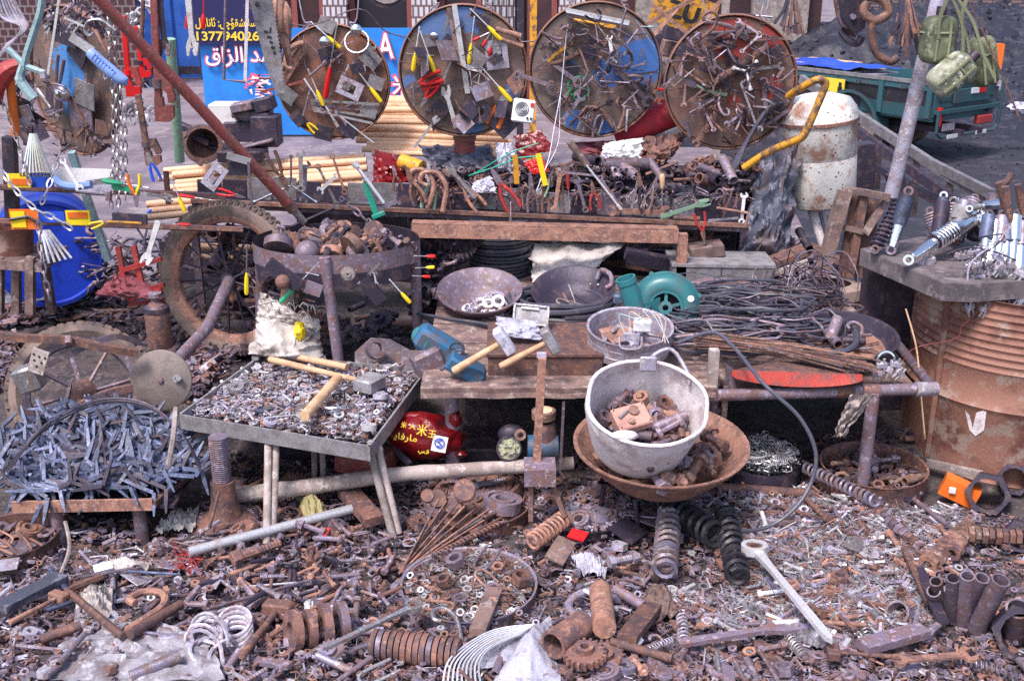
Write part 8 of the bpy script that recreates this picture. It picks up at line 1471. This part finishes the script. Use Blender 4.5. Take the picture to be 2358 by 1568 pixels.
gcloth('white_cable_fan',[(1110,1500),(1270,1450),(1280,1520),(1030,1590)],'bag','white plastic sheet with fanned wires at the bottom centre','sheet',.012,11)
for k in range(9):solo('white_wire',MB().tube(curve([ong(1230-4*k,1490+3*k)+V((0,0,.07)),ong(1130,1510+5*k)+V((0,0,.075)),ong(1040+8*k,1560+2*k)+V((0,0,.06)),ong(1020+11*k,1610)+V((0,0,.04))],6),.0026,5),'bright','white wire in the fan at the bottom centre, %s from the left'%ORD[k].replace('topmost','first'),'wire')
gcloth('grey_bag',[(1200,1500),(1265,1440),(1290,1600),(1130,1600)],'bag','smooth pale grey bag at the bottom centre','bag',.008,12,dome=.06)
for i,r in enumerate((('red_packet',1330,1265,.055,.04,'red','small red and yellow packet left of the springs'),('red_tag',750,1262,.02,.05,'redm','red striped tag on the silver tube'),('yellow_scrap',1365,1162,.035,.02,'signy','yellow printed scrap in the black round tray'),('white_card',242,1340,.05,.03,'white','white card scrap left of the screw jack'),('brown_plate',1445,1255,.09,.09,'dark','square dark plate under the rusty basin'),('brown_plate',1290,1300,.13,.06,'woodd','flat brown board under the red packet'))):solo(r[0],MB().box(ong(r[1],r[2])+V((0,0,.05)),(r[3],r[4],.006),Matrix.Rotation(R(20*i-30),3,'Z')@Matrix.Rotation(R(15),3,'X')),r[5],r[6],'scrap')
ob=thing('orange_box','orange printed cardboard box lying by the drum foot','box',ong(2205,1170));part(ob,'body',MB().box(ong(2205,1160)+V((0,0,.05)),(.115,.05,.065),Matrix.Rotation(R(-24),3,'Z')@Matrix.Rotation(R(18),3,'Y')),'orange');part(ob,'label',MB().box(ong(2178,1156)+V((.0,-.035,.062)),(.02,.004,.02),Matrix.Rotation(R(-24),3,'Z')),'white')
solo('white_lath',MB().tube([ong(2130,1095)+V((0,0,.05)),ong(2255,1130)+V((0,0,.06))],.017,4),'woodg','pale lath with white and yellow paint beside the orange box','lath')
for k in range(13):
 u1=1010+14*k+random.uniform(-8,8);v1=1150+3*k;bt=ong(925+random.uniform(-8,8),1340+random.uniform(-10,15))+V((0,0,.04));tp2=at(u1,v1,2.95+.01*k);solo('iron_strip',MB().tube([bt,bt.lerp(tp2,.22),tp2],[.004,.0035,.0035],4),'bright' if k==9 else random.choice(['rust','rustl','rust']),'shiny strip in the tied rusty bundle leaning over the sieve' if k==9 else 'rusty strip in the tied bundle leaning over the sieve, %s from the left'%(ORD+['thirteenth'])[k].replace('topmost','first'),'strip','strips in the tied bundle')
solo('tie_wire',MB().tube([ong(945,1310)+V((.02*math.cos(a*.7),.02*math.sin(a*.7),.09))for a in range(9)],.0025,4,closed=True),'zinc','wire tying the bundle of rusty strips','wire')
for i,(u,v,r_)in enumerate(((1008,1148,.03),(985,1142,.022),(1070,1130,.036),(1045,1165,.03))):solo('rusty_disc',MB().lathe([(.001,.012),(r_*.85,.012),(r_,.006),(r_,-.008),(r_*.6,-.012)],24,Matrix.Translation(at(u,v,3.0))@Matrix.Rotation(R(55),4,'X')),'rust',['large rusty cap above the tied strips','small cap left of the large rusty cap','ring cap at the right of the tied strips','rusty dish cap below the ring cap'][i],'cap')
for k in range(14):solo('red_thread',MB().tube(curve([ong(random.uniform(400,450),random.uniform(1280,1350))+V((0,0,.03)),ong(random.uniform(390,480),random.uniform(1270,1360))+V((0,0,.05)),ong(random.uniform(400,470),random.uniform(1290,1350))+V((0,0,.03))],5),.0013,3),'redm','fine reddish thread in the tuft left of the silver tube','thread','reddish threads left of the silver tube')
for k in range(26):a=random.uniform(0,6.28);p=at(600+130*random.random(),700+40*random.random(),3.62);solo('sack_fibre',MB().tube(curve([p,p+V((.015*math.cos(a),-.01,.02)),p+V((.03*math.cos(a),-.01,.015*math.sin(a)))],3),.0011,3),'sack','frayed fibre on the torn edge of the woven sack','fibre','frayed fibres of the woven sack')
random.seed(77)
for k in range(11):
 u=985+75*k;h_=random.uniform(.14,.24);q=at(u,440,4.95+random.uniform(0,.15));solo('dark_crate',MB().box((q.x,q.y,h_+.24),(.17,.16,h_*2),Matrix.Rotation(random.uniform(-.2,.2),3,'Z'),bev=.006),random.choice(['dark','black','tarp','dark']),'%s dark crate in the row standing behind the tool rack'%(ORD[k]if k else 'first'),'crate','dark crates behind the tool rack')
for m_ in('dark','iron','rust'):mass('small_scrap','jumble of %s scrap bits behind the tool rack'%ADJ[m_],260,[(1000,400),(1760,385),(1760,470),(1000,440)],lambda u,v:at(u,v,4.72+.1*random.random()),('chip','bolt','curl','nut'),(.04,.10),m_,.03,.9)
scat(40,[(1290,385),(1700,400),(1740,470),(1290,455)],lambda u,v:at(u,v,4.66),('bar','wbar','fpipe','hook','rod','wrench'),(.09,.2),('dark','iron','steeld','rust'),'in the jumble behind the tool rack',.03,.7)
